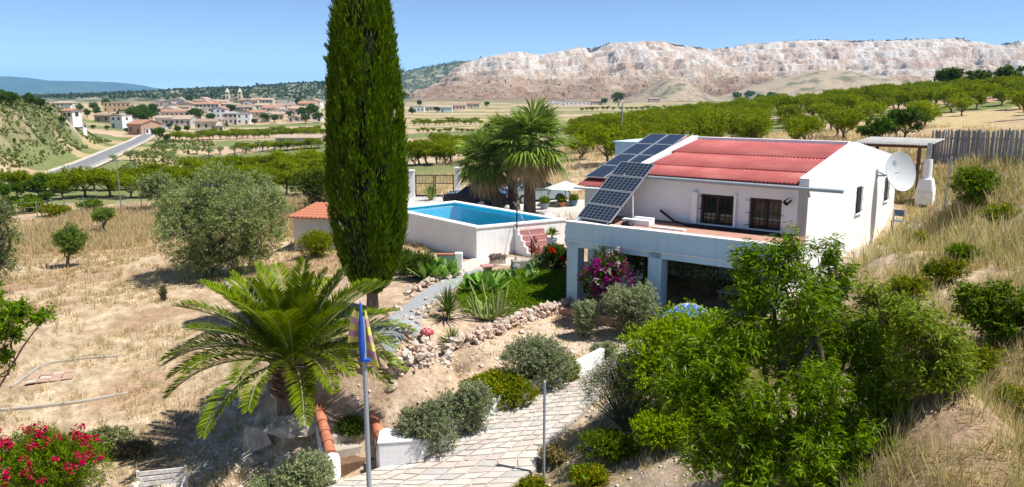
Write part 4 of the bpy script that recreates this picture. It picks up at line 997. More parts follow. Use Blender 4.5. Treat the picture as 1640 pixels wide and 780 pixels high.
# ---------------------------------------------------------------- satellite dish on the gable
e = empty('satellite_dish', hl(HW, 10.9, 4.15), HZ, 'big white satellite dish on bracket on the gable wall', 'dish')
dc = py(1442, 275, 30.75); ld = np.array([(dc - hl(HW, 10.9, 0)) @ E1, (dc - hl(HW, 10.9, 0)) @ E2, dc[2] - 4.15])
face = nrm(np.array([.72, -.62, .28]))
a_ = nrm(np.cross([0, 0, 1], face)); b_ = np.cross(face, a_)
Vv = []; F_ = []; nr_, ns_ = 6, 28
for i in range(nr_ + 1):
    for k in range(ns_):
        th = 2 * math.pi * k / ns_; q = i / nr_
        Vv.append(ld + a_ * .66 * q * math.cos(th) + b_ * .78 * q * math.sin(th) + face * (.14 * q * q - .1))
for i in range(nr_):
    for k in range(ns_): F_.append((i * ns_ + k, i * ns_ + (k + 1) % ns_, (i + 1) * ns_ + (k + 1) % ns_, (i + 1) * ns_ + k))
dmb = MB().add(Vv, F_, True).add([v - face * .02 for v in Vv], [f[::-1] for f in F_], True)
rim = [ld + a_ * .66 * math.cos(t) + b_ * .78 * math.sin(t) + face * .03 for t in np.linspace(0, 2 * math.pi, 33)]
dmb.tube(rim, .014, 5)
dmb.build('reflector', M('dish_paint', (.60, .62, .62), (.56, .58, .58), 2, .5, 0), e)
MB().tube([(0, 0, 0), (.3, -.05, .02), ld - face * .12], .035, 8).tube([(0, 0, .18), (.3, -.05, .06)], .025, 6).box(-.01, .04, -.12, .12, -.12, .25).build('bracket', MT['grey_plastic'], e)
lg = ld + a_ * -.12 + b_ * .42 + face * .005
# emblem on the reflector: ring mark with a small line of lettering under it
em = MB(); lc = ld + a_ * -.16 + b_ * .40
sf = lambda s, t: lc + a_ * s + b_ * t + face * (.14 * ((((-.16 + s) / .66) ** 2 + ((.40 + t) / .78) ** 2)) - .1 + .006)
em.tube([sf(.075 * math.cos(t), .075 * math.sin(t)) for t in np.linspace(R(70), R(350), 16)], .012, 5)
em.tube([sf(.02, 0), sf(.075, 0), sf(.075, -.05)], .011, 5).tube([sf(-.03, .02), sf(.015, .06)], .011, 5)
for k in range(5): em.tube([sf(-.07 + k * .035, -.14), sf(-.05 + k * .035, -.14)], .009, 4)
em.build('emblem', MT['grey_plastic'], e)
# ---------------------------------------------------------------- barbecue chimney
cb_ = hl(8.55, 15.5, 1.5)
e = empty('barbecue_chimney', cb_, HZ, 'white rendered barbecue oven with tall flue beside gable', 'barbecue')
MB().prism([(-.36, -.3), (.36, -.3), (.36, .35), (-.36, .35)], -.5, 1.7).build('body', MT['white_stain'], e, .08)
MB().add([(-.36, -.3, 1.68), (.36, -.3, 1.68), (.36, .35, 1.68), (-.36, .35, 1.68), (-.26, -.2, 2.25), (.26, -.2, 2.25), (.26, .25, 2.25), (-.26, .25, 2.25)], [(0, 1, 5, 4), (1, 2, 6, 5), (2, 3, 7, 6), (3, 0, 4, 7), (4, 5, 6, 7)]).build('hood', MT['white_stain'], e, .07)
MB().tube([(0, .02, 2.2), (0, .02, 3.05)], [.19, .17], 14).build('flue', MT['white_stain'], e)
MB().tube([(0, .02, 3.05), (0, .02, 3.75)], .1, 12).build('pipe', MT['steel'], e)
MB().box(-.2, .2, -.31, -.28, .7, 1.1).build('oven_mouth', MT['black'], e)
# ---------------------------------------------------------------- shed roof behind
s0 = hl(5.4, 16.6, 0); s0[2] = float(ter(s0[0], s0[1]))
e = empty('lean_to_shed', s0, HZ, 'open timber shed with grey sheet roof behind the gable', 'shed')
zt = 5.12 - s0[2]
for xx, yy in ((.1, .1), (2.55, .1), (.1, 3.2), (2.55, 3.2)): MB().box(xx - .07, xx + .07, yy - .07, yy + .07, -.5, zt - .05).build('post', MT['brownwood'], e)
MB().box(-.2, 2.9, .02, .18, zt - .16, zt - .04).box(-.2, 2.9, 3.1, 3.26, zt - .06, zt + .06).build('beam', MT['brownwood'], e)
MT['sheet'] = M('weathered_sheet', (.42, .41, .39), (.30, .29, .27), 2, .85, .3)
for k in range(4): corr(-.3 + k * .84, -.3 + (k + 1) * .84 + .03, -.4, 3.6, zt, zt + .12, .12, .02).build('roof_sheet', MT['sheet'], e)
# ================================================================ pool
PN, PR, PF, PL = [pz(*q, 1.3) for q in [(763, 363.6), (904.7, 350.5), (728.7, 321.3), (619, 333)]]
pool = empty('swimming_pool', (PN[0], PN[1], -.4), 0, 'raised white swimming pool with blue water', 'pool')
def pl(p, z): return (p[0] - PN[0], p[1] - PN[1], z + .4)
quad = [np.array(q[:2]) for q in (PN, PR, PF, PL)]; cen = sum(quad) / 4
def inset(q, d):
    out = []
    for i in range(4):
        a, b, c_ = q[i - 1], q[i], q[(i + 1) % 4]
        n1 = nrm(b - a); n2 = nrm(c_ - b); n1 = np.array([-n1[1], n1[0]]); n2 = np.array([-n2[1], n2[0]])
        A_ = np.array([n1, n2]); out.append(np.linalg.solve(A_, [n1 @ b + d, n2 @ b + d]))
    return out
out_, mid_, in_ = inset(quad, -.05), inset(quad, .0), inset(quad, .38)
def ring(o, i_, z0, z1):
    mb = MB()
    V = [pl(q, z0) for q in o] + [pl(q, z0) for q in i_] + [pl(q, z1) for q in o] + [pl(q, z1) for q in i_]
    F_ = []
    for k in range(4):
        n = (k + 1) % 4
        F_ += [(k, n, 8 + n, 8 + k), (4 + n, 4 + k, 12 + k, 12 + n), (8 + k, 8 + n, 12 + n, 12 + k), (n, k, 4 + k, 4 + n)]
    return mb.add(V, F_)
ring(mid_, inset(quad, .3), -.6, 1.22).build('wall', MT['white_stain'], pool)
ring(out_, in_, 1.22, 1.30).build('coping', MT['white_clean'], pool, .012)
MT['liner'] = M('pool_liner', (.06, .62, .80), (.05, .57, .76), 3, .5, 0)
il = inset(quad, .3)
bs = MB().add([pl(q, -.05) for q in il], [(0, 1, 2, 3)])
for k in range(4):
    n = (k + 1) % 4; j1, j2 = inset(quad, .305)[k], inset(quad, .305)[n]
    bs.add([pl(j1, -.05), pl(j2, -.05), pl(j2, 1.22), pl(j1, 1.22)], [(3, 2, 1, 0)])
bs.build('basin', MT['liner'], pool)
m, nt, p = newmat('pool_water')
nt.nodes.remove(p)
tr = nd(nt, 'ShaderNodeBsdfTransparent'); tr.inputs[0].default_value = (.80, .96, .99, 1)
gl = nd(nt, 'ShaderNodeBsdfGlossy'); gl.inputs['Roughness'].default_value = .03
fr = nd(nt, 'ShaderNodeFresnel'); fr.inputs[0].default_value = 1.33
bp = nd(nt, 'ShaderNodeBump'); bp.inputs['Strength'].default_value = .5; bp.inputs['Distance'].default_value = .03
nt.links.new(noise_(nt, tex(nt, 'Object'), 3.2, 3), bp.inputs['Height'])
for q in (gl, fr): nt.links.new(bp.outputs[0], q.inputs['Normal'])
mx = nd(nt, 'ShaderNodeMixShader'); nt.links.new(fr.outputs[0], mx.inputs[0]); nt.links.new(tr.outputs[0], mx.inputs[1]); nt.links.new(gl.outputs[0], mx.inputs[2])
nt.links.new(mx.outputs[0], nt.nodes['Material Output'].inputs[0])
MB().add([pl(q, 1.17) for q in il], [(0, 1, 2, 3)]).build('water', m, pool)
# stairs against the short end
pa = nrm((PR - PN) * [1, 1, 0]); pn = np.array([pa[1], -pa[0], 0])
prz = math.atan2(pa[1], pa[0])
s_loc = PN + pa * 2.05 + pn * .02
e = empty('pool_stairs', (s_loc[0], s_loc[1], -.3), prz, 'pink tiled stairs leading up to the raised pool', 'stairs')
MT['pink_tile'] = M('pink_tile', (.52, .27, .24), (.44, .21, .19), 6, .6, .1)
N_ = 6
for k in range(N_):
    zt_ = 1.5 - k * .24; d0 = k * .27
    MB().box(0.1, 1.5, -d0 - .27, -d0, 0, zt_ - .24).build('step', MT['white'], e)
    for j in range(4):
        MB().box(.1 + j * .35 + .012, .1 + (j + 1) * .35 - .012, -d0 - .29, -d0 - .01, zt_ - .238, zt_ - .215).build('tread_tile', MT['pink_tile'], e)
        MB().box(.1 + j * .35 + .012, .1 + (j + 1) * .35 - .012, -d0 - .284, -d0 - .272, zt_ - .44, zt_ - .262).build('riser_tile', MT['pink_tile'], e)
pr = [(-.0, 1.52)]
side = MB()
for k in range(N_):
    zt_ = 1.5 - k * .24; d0 = k * .27
    side.box(0, .1, -d0 - .27, -d0, 0, zt_ - .16)
side.build('side_wall', MT['white'], e)
hr = empty('stair_handrail', (s_loc[0], s_loc[1], -.3), prz, 'black metal handrail with two posts at pool stairs', 'handrail')
MB().tube([(.05, -.1, 1.0), (.05, -.1, 2.45)], .035, 8).build('post', MT['black'], hr)
MB().tube([(.05, -1.42, 0), (.05, -1.42, 1.15)], .03, 8).build('post', MT['black'], hr)
MB().tube([(.05, .25, 2.6), (.05, -.1, 2.42), (.05, -1.42, 1.15), (.05, -1.95, .72)], .016, 6).build('rail', MT['steel'], hr)
# white outhouse with tiled roof, behind the cypress
g0 = hit(472, 402)
e = empty('outhouse', g0, R(-14), 'small white outhouse with red tile roof left of cypress', 'outhouse')
MB().add([(0, 0, -.3), (3.4, 0, -.3), (3.4, 2.6, -.3), (0, 2.6, -.3), (0, 0, 1.75), (3.4, 0, 1.75), (3.4, 2.6, 2.05), (0, 2.6, 2.05)], [(0, 1, 5, 4), (1, 2, 6, 5), (2, 3, 7, 6), (3, 0, 4, 7), (4, 5, 6, 7)]).build('wall', MT['white'], e)
rf = MB().hexa([(-.15, -.2, 1.77), (3.55, -.2, 1.77), (3.55, 2.75, 2.1), (-.15, 2.75, 2.1), (-.15, -.2, 1.8), (3.55, -.2, 1.8), (3.55, 2.75, 2.13), (-.15, 2.75, 2.13)]).build('roof', MT['terracotta'], e)
tm_ = None
for i in range(15):
    for j in range(6):
        x_ = -.05 + i * .25; y_ = -.24 + j * .5; z_ = 1.82 + (y_ + .2) * .112
        if tm_ is None:
            mb = MB(); pr_ = [(math.cos(t), math.sin(t)) for t in np.linspace(0, math.pi, 6)]
            V = [(a * .115, 0, b * .09) for a, b in pr_] + [(a * .10, .55, b * .08 + .055) for a, b in pr_]
            mb.add(V, [(k, k + 1, 7 + k, 6 + k) for k in range(5)] + [(5, 4, 3, 2, 1, 0)], True); tm_ = mb.mesh('roof_tile'); tm_.materials.append(MT['terracotta'])
        o = link('roof_tile', tm_, rf); o.location = (x_, y_, z_)
# ================================================================ garden hard landscaping
MT['mortar'] = M('path_mortar', (.50, .45, .40), (.40, .35, .30), 6, .95, .5, .01)
mb = MB(); gn, gm_ = 60, 6
Vv = [pathpt(i / (gn - 1), j / (gm_ - 1)) + [0, 0, .07] for i in range(gn) for j in range(gm_)]
mb.add(Vv, [(i * gm_ + j, i * gm_ + j + 1, (i + 1) * gm_ + j + 1, (i + 1) * gm_ + j) for i in range(gn - 1) for j in range(gm_ - 1)])
Vs = [pathpt(i / (gn - 1), t) + [0, 0, dz] for t in (0, 1) for i in range(gn) for dz in (.07, -.4)]
for b in (0, 2 * gn): mb.add(Vs[b:b + 2 * gn], [(2 * i, 2 * i + 1, 2 * i + 3, 2 * i + 2) for i in range(gn - 1)])
gpath = tag(mb.build('garden_path', MT['mortar']), kind='structure')
STN = [M('paving_%d' % i, c, tuple(k * .8 for k in c), 5, .85, .3, .006, 25) for i, c in enumerate([(.60, .53, .46), (.57, .49, .42), (.62, .56, .49), (.54, .46, .41), (.58, .51, .43), (.50, .47, .43), (.63, .57, .51)])]
srg = np.random.default_rng(71)
plen = np.linalg.norm(np.diff((PLf + PRt) / 2, axis=0), axis=1).sum()
NR = 34; NCm = 8; nst = 0
sj = {}
def jit_(i, j):
    if (i, j) not in sj:
        sj[(i, j)] = (srg.uniform(-.22, .22) if 0 < i < NR else 0, srg.uniform(-.2, .2) if 0 < j < NCm else 0)
    return sj[(i, j)]
for i in range(NR):
    for j in range(NCm):
        cs = [(i, j), (i + 1, j), (i + 1, j + 1), (i, j + 1)]
        q = []
        for (a, b) in cs:
            ja, jb = jit_(a, b); sh = .5 * (b % 2) * 0
            q.append(pathpt(min(1, max(0, (a + ja) / NR)), min(1, max(0, (b + jb) / NCm))))
        q = np.array(q); c_ = q.mean(0)
        if srg.random() < .12: cutp = True
        else: cutp = False
        q = c_ + (q - c_) * (1 - .035 / max(.12, np.linalg.norm(q - c_, axis=1).mean()))
        lift = .07 + .028 + srg.uniform(-.008, .008)
        if cutp:
            k = srg.integers(4); e_ = q[k] + (q[(k + 1) % 4] - q[k]) * .3; f_ = q[k] + (q[k - 1] - q[k]) * .3
            q = np.array([f_, e_] + [q[(k + m_) % 4] for m_ in (1, 2, 3)])
        n = len(q); o_ = q[0]
        pq = [tuple(p_[:2] - c_[:2]) for p_ in q]
        zt_ = [p_[2] - c_[2] + lift for p_ in q]; zb_ = [p_[2] - c_[2] + .05 for p_ in q]
        o = MB().prism(pq, zb_, zt_).build('paving_stone', STN[srg.integers(7)], gpath); o.location = c_; nst += 1
# white planter wall along the path, in separate built lengths
def low_wall(px, h0, h1, th, mat, name, label, cat='wall', up=0):
    P = resample(hits(px), max(4, len(px) * 4)); base = P[0].copy()
    e = empty(name, base, 0, label, cat)
    tg = nrm(np.gradient(P[:, :2], axis=0)); nn = np.stack([-tg[:, 1], tg[:, 0]], 1)
    n = len(P); hh = np.linspace(h0, h1, n)
    V = []
    for i in range(n):
        for sd in (0, 1):
            q = P[i, :2] + nn[i] * th * sd - base[:2]
            V += [(q[0], q[1], P[i, 2] - base[2] - .4), (q[0], q[1], P[i, 2] - base[2] + hh[i])]
    F_ = []
    for i in range(n - 1):
        a, b = 4 * i, 4 * i + 4
        F_ += [(a, b, b + 1, a + 1), (a + 3, b + 3, b + 2, a + 2), (a + 1, b + 1, b + 3, a + 3)]
    F_ += [(0, 1, 3, 2), (4 * n - 4, 4 * n - 2, 4 * n - 1, 4 * n - 3)]
    MB().add(V, F_).build('wall', mat, e, .02)
    return e
low_wall([(668, 739), (720, 706), (800, 662), (860, 634), (920, 609), (968, 584)], .42, .5, .16, MT['white'], 'planter_wall', 'low white planter wall running along the paved path')
P0 = hit(607, 757); P1 = hit(690, 733)
dvec = P1 - P0; L_ = np.linalg.norm(dvec[:2]); e = empty('corner_pier', P0, math.atan2(dvec[1], dvec[0]), 'broad white flat topped pier where path meets garden steps', 'wall')
MB().prism([(0, 0), (L_ * .8, 0), (L_ * .8, .75), (.05, .75)], -.4, .72).build('pier', MT['white'], e, .03)
MB().prism([(-.02, -.02), (L_ * .8 + .02, -.02), (L_ * .8 + .02, .77), (.03, .77)], .722, .77).build('cap', MT['white_stain'], e, .012)
# garden steps with terracotta ridges on the cheek walls
g0 = hit(570, 752); st = empty('garden_steps', g0 + np.array([0, 0, .05]), R(24), 'short garden steps between white walls capped with terracotta', 'steps')
for k in range(4):
    MB().box(-.42, .42, k * .32, k * .32 + .36, -.4, .12 + k * .17).build('step', MT['brownwood'] if k < 1 else MT['concrete'], st, .012)
for sx in (-.6, .48):
    w_ = MB().add([(sx, -.15, -.4), (sx + .16, -.15, -.4), (sx + .16, 1.25, -.4), (sx, 1.25, -.4), (sx, -.15, .38), (sx + .16, -.15, .38), (sx + .16, 1.25, .95), (sx, 1.25, .95)], [(3, 2, 1, 0), (4, 5, 6, 7), (0, 1, 5, 4), (1, 2, 6, 5), (2, 3, 7, 6), (3, 0, 4, 7)]).build('cheek_wall', MT['white'], st, .02)
    MB().lathe([(.17, 0), (.17, .34), (.14, .44), (.05, .48)], 10, (sx + .08, -.2, 0)).build('pier', MT['white'], w_)
    for k in range(5):
        a_, b_ = np.array([sx + .08, -.1 + k * .27, .42 + k * .11]), np.array([sx + .08, -.1 + k * .27 + .29, .42 + k * .11 + .115])
        MB().tube([a_, b_], [.125, .105], 12).build('ridge_tile', MT['terracotta'], w_)
st.scale = (1.15, 1.15, 1.2)
# ---------------------------------------------------------------- rocks
def rock_mesh(seed):
    rg = np.random.default_rng(seed); n = 2
    V = {}; F_ = []
    def vid(p):
        if p not in V: V[p] = len(V)
        return V[p]
    for ax in range(3):
        for s in (-1, 1):
            for i in range(n):
                for j in range(n):
                    q = []
                    for (a, b) in ((i, j), (i + 1, j), (i + 1, j + 1), (i, j + 1)):
                        c_ = [0, 0, 0]; c_[ax] = s; c_[(ax + 1) % 3] = a * 2 / n - 1; c_[(ax + 2) % 3] = b * 2 / n - 1; q.append(vid(tuple(c_)))
                    F_.append(tuple(q) if s > 0 else tuple(q[::-1]))
    P = np.array(list(V.keys()), float)
    P = P * .35 + nrm(P) * .65; P *= rg.uniform(.72, 1.15, (len(P), 1)); P *= rg.uniform(.7, 1.2, 3); P[:, 2] *= .8
    me = bpy.data.meshes.new('rock'); me.from_pydata(P.tolist(), [], F_); me.update(); return me
ROCKS = []
for i in range(10):
    me_ = rock_mesh(300 + i); me_.materials.append([MT['rock'], MT['rock_pale'], MT['rock']][i % 3]); ROCKS.append(me_)
rrg = np.random.default_rng(81)
def rock(p, s, parent=None, base=None, name='rock'):
    o = link(name, ROCKS[rrg.integers(10)], parent)
    o.location = p if base is None else np.asarray(p) - base
    o.rotation_euler = rrg.uniform(0, 6.28, 3); o.scale = (s * rrg.uniform(.85, 1.2), s * rrg.uniform(.85, 1.2), s * rrg.uniform(.75, 1.0))
    return o
def rock_row(px, step, size, courses, name, label, wid=.22, rise=.8):
    P = hits(px); b = np.array(P[0]); e = empty(name, b, 0, label, 'rock wall')
    L_ = np.linalg.norm(np.diff(np.array(P)[:, :2], axis=0), axis=1).sum(); n = int(L_ / step)
    for c_ in range(courses):
        for q in resample(P, n):
            p_ = q + np.append(rrg.normal(size=2) * wid * .5, 0); s = size * rrg.uniform(.65, 1.3)
            p_[2] = float(ter(p_[0], p_[1])) + s * .3 + c_ * size * rise
            rock(p_, s, e, b)
    if courses == 4:      # small rubble packed between the stones, past counting
        q = resample(P, 520) + np.concatenate([rrg.normal(size=(520, 2)) * .10, np.zeros((520, 1))], 1); s_ = rrg.uniform(.035, .075, 520)
        q[:, 2] = ter(q[:, 0], q[:, 1]) + rrg.uniform(0, .34, 520); bV = []; bF = []; n0 = 0
        for i in range(520):
            m_ = ROCKS[rrg.integers(10)]; v_ = np.empty(len(m_.vertices) * 3); m_.vertices.foreach_get('co', v_); v_ = v_.reshape(-1, 3)
            a_ = rrg.uniform(0, 6.28); c2, s2 = math.cos(a_), math.sin(a_); v_ = v_ @ np.array([[c2, s2, 0], [-s2, c2, 0], [0, 0, 1]])
            bV.append(v_ * s_[i] + q[i] - b); bF += [[k + n0 for k in p_.vertices] for p_ in m_.polygons]; n0 += len(v_)
        tag(link('rubble', np_mesh('rubble', np.concatenate(bV), np.array(bF)), e, MT['rock']), kind='stuff')
    return e
rock_row([(628, 604), (680, 580), (720, 563), (765, 546), (810, 527), (850, 511), (900, 498), (940, 488), (985, 478)], .130, .115, 4, 'rock_wall', 'dry stone wall of pinkish rocks edging the green bed', .15, .85)
rock_row([(610, 560), (640, 528), (668, 500), (700, 480), (735, 470)], .2, .085, 2, 'rock_border', 'loose pale rocks along lower side of gravel walk', .35)
rock_row([(655, 470), (690, 455), (740, 440)], .17, .1, 3, 'rock_border', 'rocks holding the agave bed above gravel walk', .3)
rock_row([(640, 512), (620, 505), (640, 490), (660, 475)], .4, .12, 1, 'rock_border', 'few rocks between cypress and gravel walk', .25)
rock_row([(560, 650), (600, 632), (650, 615)], .3, .15, 1, 'rock_border', 'rocks under the palm beside garden steps', .4)
def boulder_mesh(seed):
    rg = np.random.default_rng(seed); import bmesh
    bm = bmesh.new(); bmesh.ops.create_icosphere(bm, subdivisions=5, radius=1)
    pl_ = [(nrm(rg.normal(size=3)), rg.uniform(.42, .8)) for _ in range(18)]
    for v in bm.verts:
        p_ = np.array(v.co)
        for n_, d_ in pl_:
            q = p_ @ n_
            if q > d_: p_ = p_ - n_ * (q - d_)
        f_ = 1 + .16 * (fbm(np.array(p_[0] * 2.2 + seed), np.array(p_[1] * 2.2 + p_[2] * 1.7), 4) - .5) * 2
        v.co = p_ * float(f_)
    me = bpy.data.meshes.new('boulder'); bm.to_mesh(me); bm.free(); me.materials.append(MT['boulder']); return me
MT['boulder'] = M('weathered_boulder', (.64, .57, .49), (.40, .33, .27), 2.5, .95, 1.0, .08, 5, detail=8)
BOULD = [boulder_mesh(900 + i) for i in range(6)]
BIGN = ['left', 'lower', 'upper', 'middle', 'right']
for (u, v, s, lab) in [(372, 662, 1.15, 'broad pale boulder shaded by date palm fronds'), (425, 700, 1.0, 'pale boulder in palm shade at right of broad one'), (470, 672, .9, 'pale boulder right at the palm foot'), (400, 735, .7, 'smaller pale boulder below the broad one'), (360, 505 + 130, .4, 'pale rock left above broad boulder'),
                      (455, 745, .8, 'sunlit boulder low beside grey shrub'), (735, 140 + 280, .0, ''), (372, 455, .42, 'pinkish boulder behind the palm crown'), (415, 452, .38, 'second pinkish boulder behind palm crown right'), (708, 498 - 0, .22, 'single pale stone standing by candelabra cactus'), (893, 457, .2, 'pale rock amid the green bed'),
                      (300, 690 - 20, .16, 'small loose stone on dry ground left of boulders'), (340, 735, .12, 'small stone near the white bench'), (320, 728, .12, 'other small stone near the white bench'), (345, 590 + 60, .2, 'flat pale stone at boulder edge'), (350, 620, .14, 'little stone above boulder edge')]:
    if s > 0:
        g = hit(u, v); o = rock((g[0], g[1], g[2] + (s * .12 if s < .5 else -s * .12)), s, None, None, 'boulder'); o.data = BOULD[rrg.integers(6)]; o.scale = [q * (.8 if s > .5 else 1) for q in o.scale]; o.scale[2] = s * .5; o.rotation_euler = (rrg.uniform(-.2, .2), rrg.uniform(-.2, .2), rrg.uniform(0, 6))
        o.data = o.data; tag(o, lab, 'rock')
# loose pebbles: nobody could count them
Q = []
def scatter_poly(P, n, rg):
    P = np.array(P); lo, hi = P[:, :2].min(0), P[:, :2].max(0); out = []
    while len(out) < n:
        c_ = rg.uniform(lo, hi, (n, 2)); c_ = c_[inpoly(c_[:, 0], c_[:, 1], P)]; out += list(c_)
    return np.array(out[:n])
Vc, Fc = [], []
oct_ = np.array([(1, 0, 0), (0, 1, 0), (-1, 0, 0), (0, -1, 0), (0, 0, 1), (0, 0, -1)], float)
of_ = np.array([(0, 1, 4), (1, 2, 4), (2, 3, 4), (3, 0, 4), (1, 0, 5), (2, 1, 5), (3, 2, 5), (0, 3, 5)])
for Pz, n in ((Z_bank, 700), (Z_rockl, 900), (Z_under, 600), (Z_garden, 500), (Z_track, 150)):
    c_ = scatter_poly(Pz, n, rrg); z_ = ter(c_[:, 0], c_[:, 1]); s_ = rrg.lognormal(-3.35, .45, n)
    o_ = oct_[None] * s_[:, None, None] * rrg.uniform(.6, 1.2, (n, 6, 1)); o_[..., 2] *= .7
    th_ = rrg.uniform(0, 6.28, n); cx_, sx_ = np.cos(th_)[:, None], np.sin(th_)[:, None]
    o_ = np.stack([o_[..., 0] * cx_ - o_[..., 1] * sx_, o_[..., 0] * sx_ + o_[..., 1] * cx_, o_[..., 2]], 2)
    Vc.append((o_ + np.stack([c_[:, 0], c_[:, 1], z_ + s_ * .2], 1)[:, None]).reshape(-1, 3))
Vc = np.concatenate(Vc); Fc = (np.arange(len(Vc) // 6)[:, None, None] * 6 + of_[None]).reshape(-1, 3)
tag(link('pebbles', np_mesh('pebbles', Vc, Fc), None, MT['rock_pale']), 'pale pebbles strewn over the bank and bare ground', 'pebbles', kind='stuff')
# gravel walk
MT['gravel'] = M('grey_gravel', (.40, .41, .41), (.25, .26, .27), 26, .95, .9, .02, 40)
gw = np.array(hits([(598, 548), (620, 528), (655, 500), (690, 474), (720, 455), (748, 440), (770, 432)]))
strip('gravel_walk', gw, 1.05, MT['gravel'], .045, n=90, follow=True)
# paved apron before the pool
MT['apron'] = M('pale_paving', (.62, .56, .48), (.52, .46, .38), 3, .9, .3)
ap = hits([(690, 448), (735, 445), (775, 425), (900, 432), (905, 418), (765, 412), (720, 430)])
MB().prism([(p_[0], p_[1]) for p_ in ap], [p_[2] - .2 for p_ in ap], [p_[2] + .05 for p_ in ap]).build('pool_apron', MT['apron'])['kind'] = 'structure'
dp = hits([(650, 338), (655, 318), (740, 318), (960, 322), (960, 352), (912, 352)])
MB().prism([(p_[0], p_[1]) for p_ in dp], [p_[2] - .3 for p_ in dp], [p_[2] + .06 for p_ in dp]).build('driveway', M('pale_concrete', (.58, .55, .51), (.48, .45, .41), 1.5, .9, .2))['kind'] = 'structure'
# low border and sunken bed in the field at left
low_wall([(-20, 662), (60, 655), (130, 646), (205, 632)], .10, .07, .12, MT['concrete'], 'bed_kerb', 'low concrete kerb of sunken bed in dry field', 'kerb')
low_wall([(20, 622), (70, 585), (130, 576), (190, 572)], .08, .06, .1, MT['concrete'], 'bed_kerb', 'upper concrete kerb of the sunken bed', 'kerb')
MT['dull_tile'] = M('dusty_clay', (.46, .29, .21), (.40, .27, .20), 6, .95, .3)
g = hit(80, 606); e = empty('clay_tile_heap', g, R(20), 'faded red tiles lying in the sunken bed', 'tiles')
for i in range(4):
    for j in range(3):
        o = MB().box(0, .3, 0, .28, 0, .03).build('tile', MT['rock'] if (i * 3 + j) % 4 == 0 else MT['dull_tile'], e); o.location = (-.6 + i * .33, -.45 + j * .31, .04 + .01 * ((i + j) % 2)); o.rotation_euler = (rrg.uniform(-.08, .08), rrg.uniform(-.08, .08), rrg.uniform(-.1, .1))
# white pier with tile cap beside the agaves, small brick pillar
g = hit(735, 440); e = empty('garden_pier', g, 0, 'short white pier with worn top beside the agaves', 'pier')
MB().box(-.16, .16, -.16, .16, -.2, .95).build('shaft', MT['white_stain'], e, .03); MB().box(-.9, -.17, -.1, .1, -.2, .85).build('wall', MT['white_stain'], e, .02); MB().box(-.92, -.17, -.14, .14, .852, .9).build('tile_cap', MT['terracotta'], e)
g = hit(781, 440); e = empty('tile_pedestal', g, R(20), 'small pedestal with square terracotta tile on top', 'pedestal')
MB().box(-.15, .15, -.15, .15, -.2, .35).build('shaft', MT['concrete'], e, .02); MB().box(-.27, .27, -.24, .24, .352, .41).build('tile_top', MT['pink_tile'], e, .01)
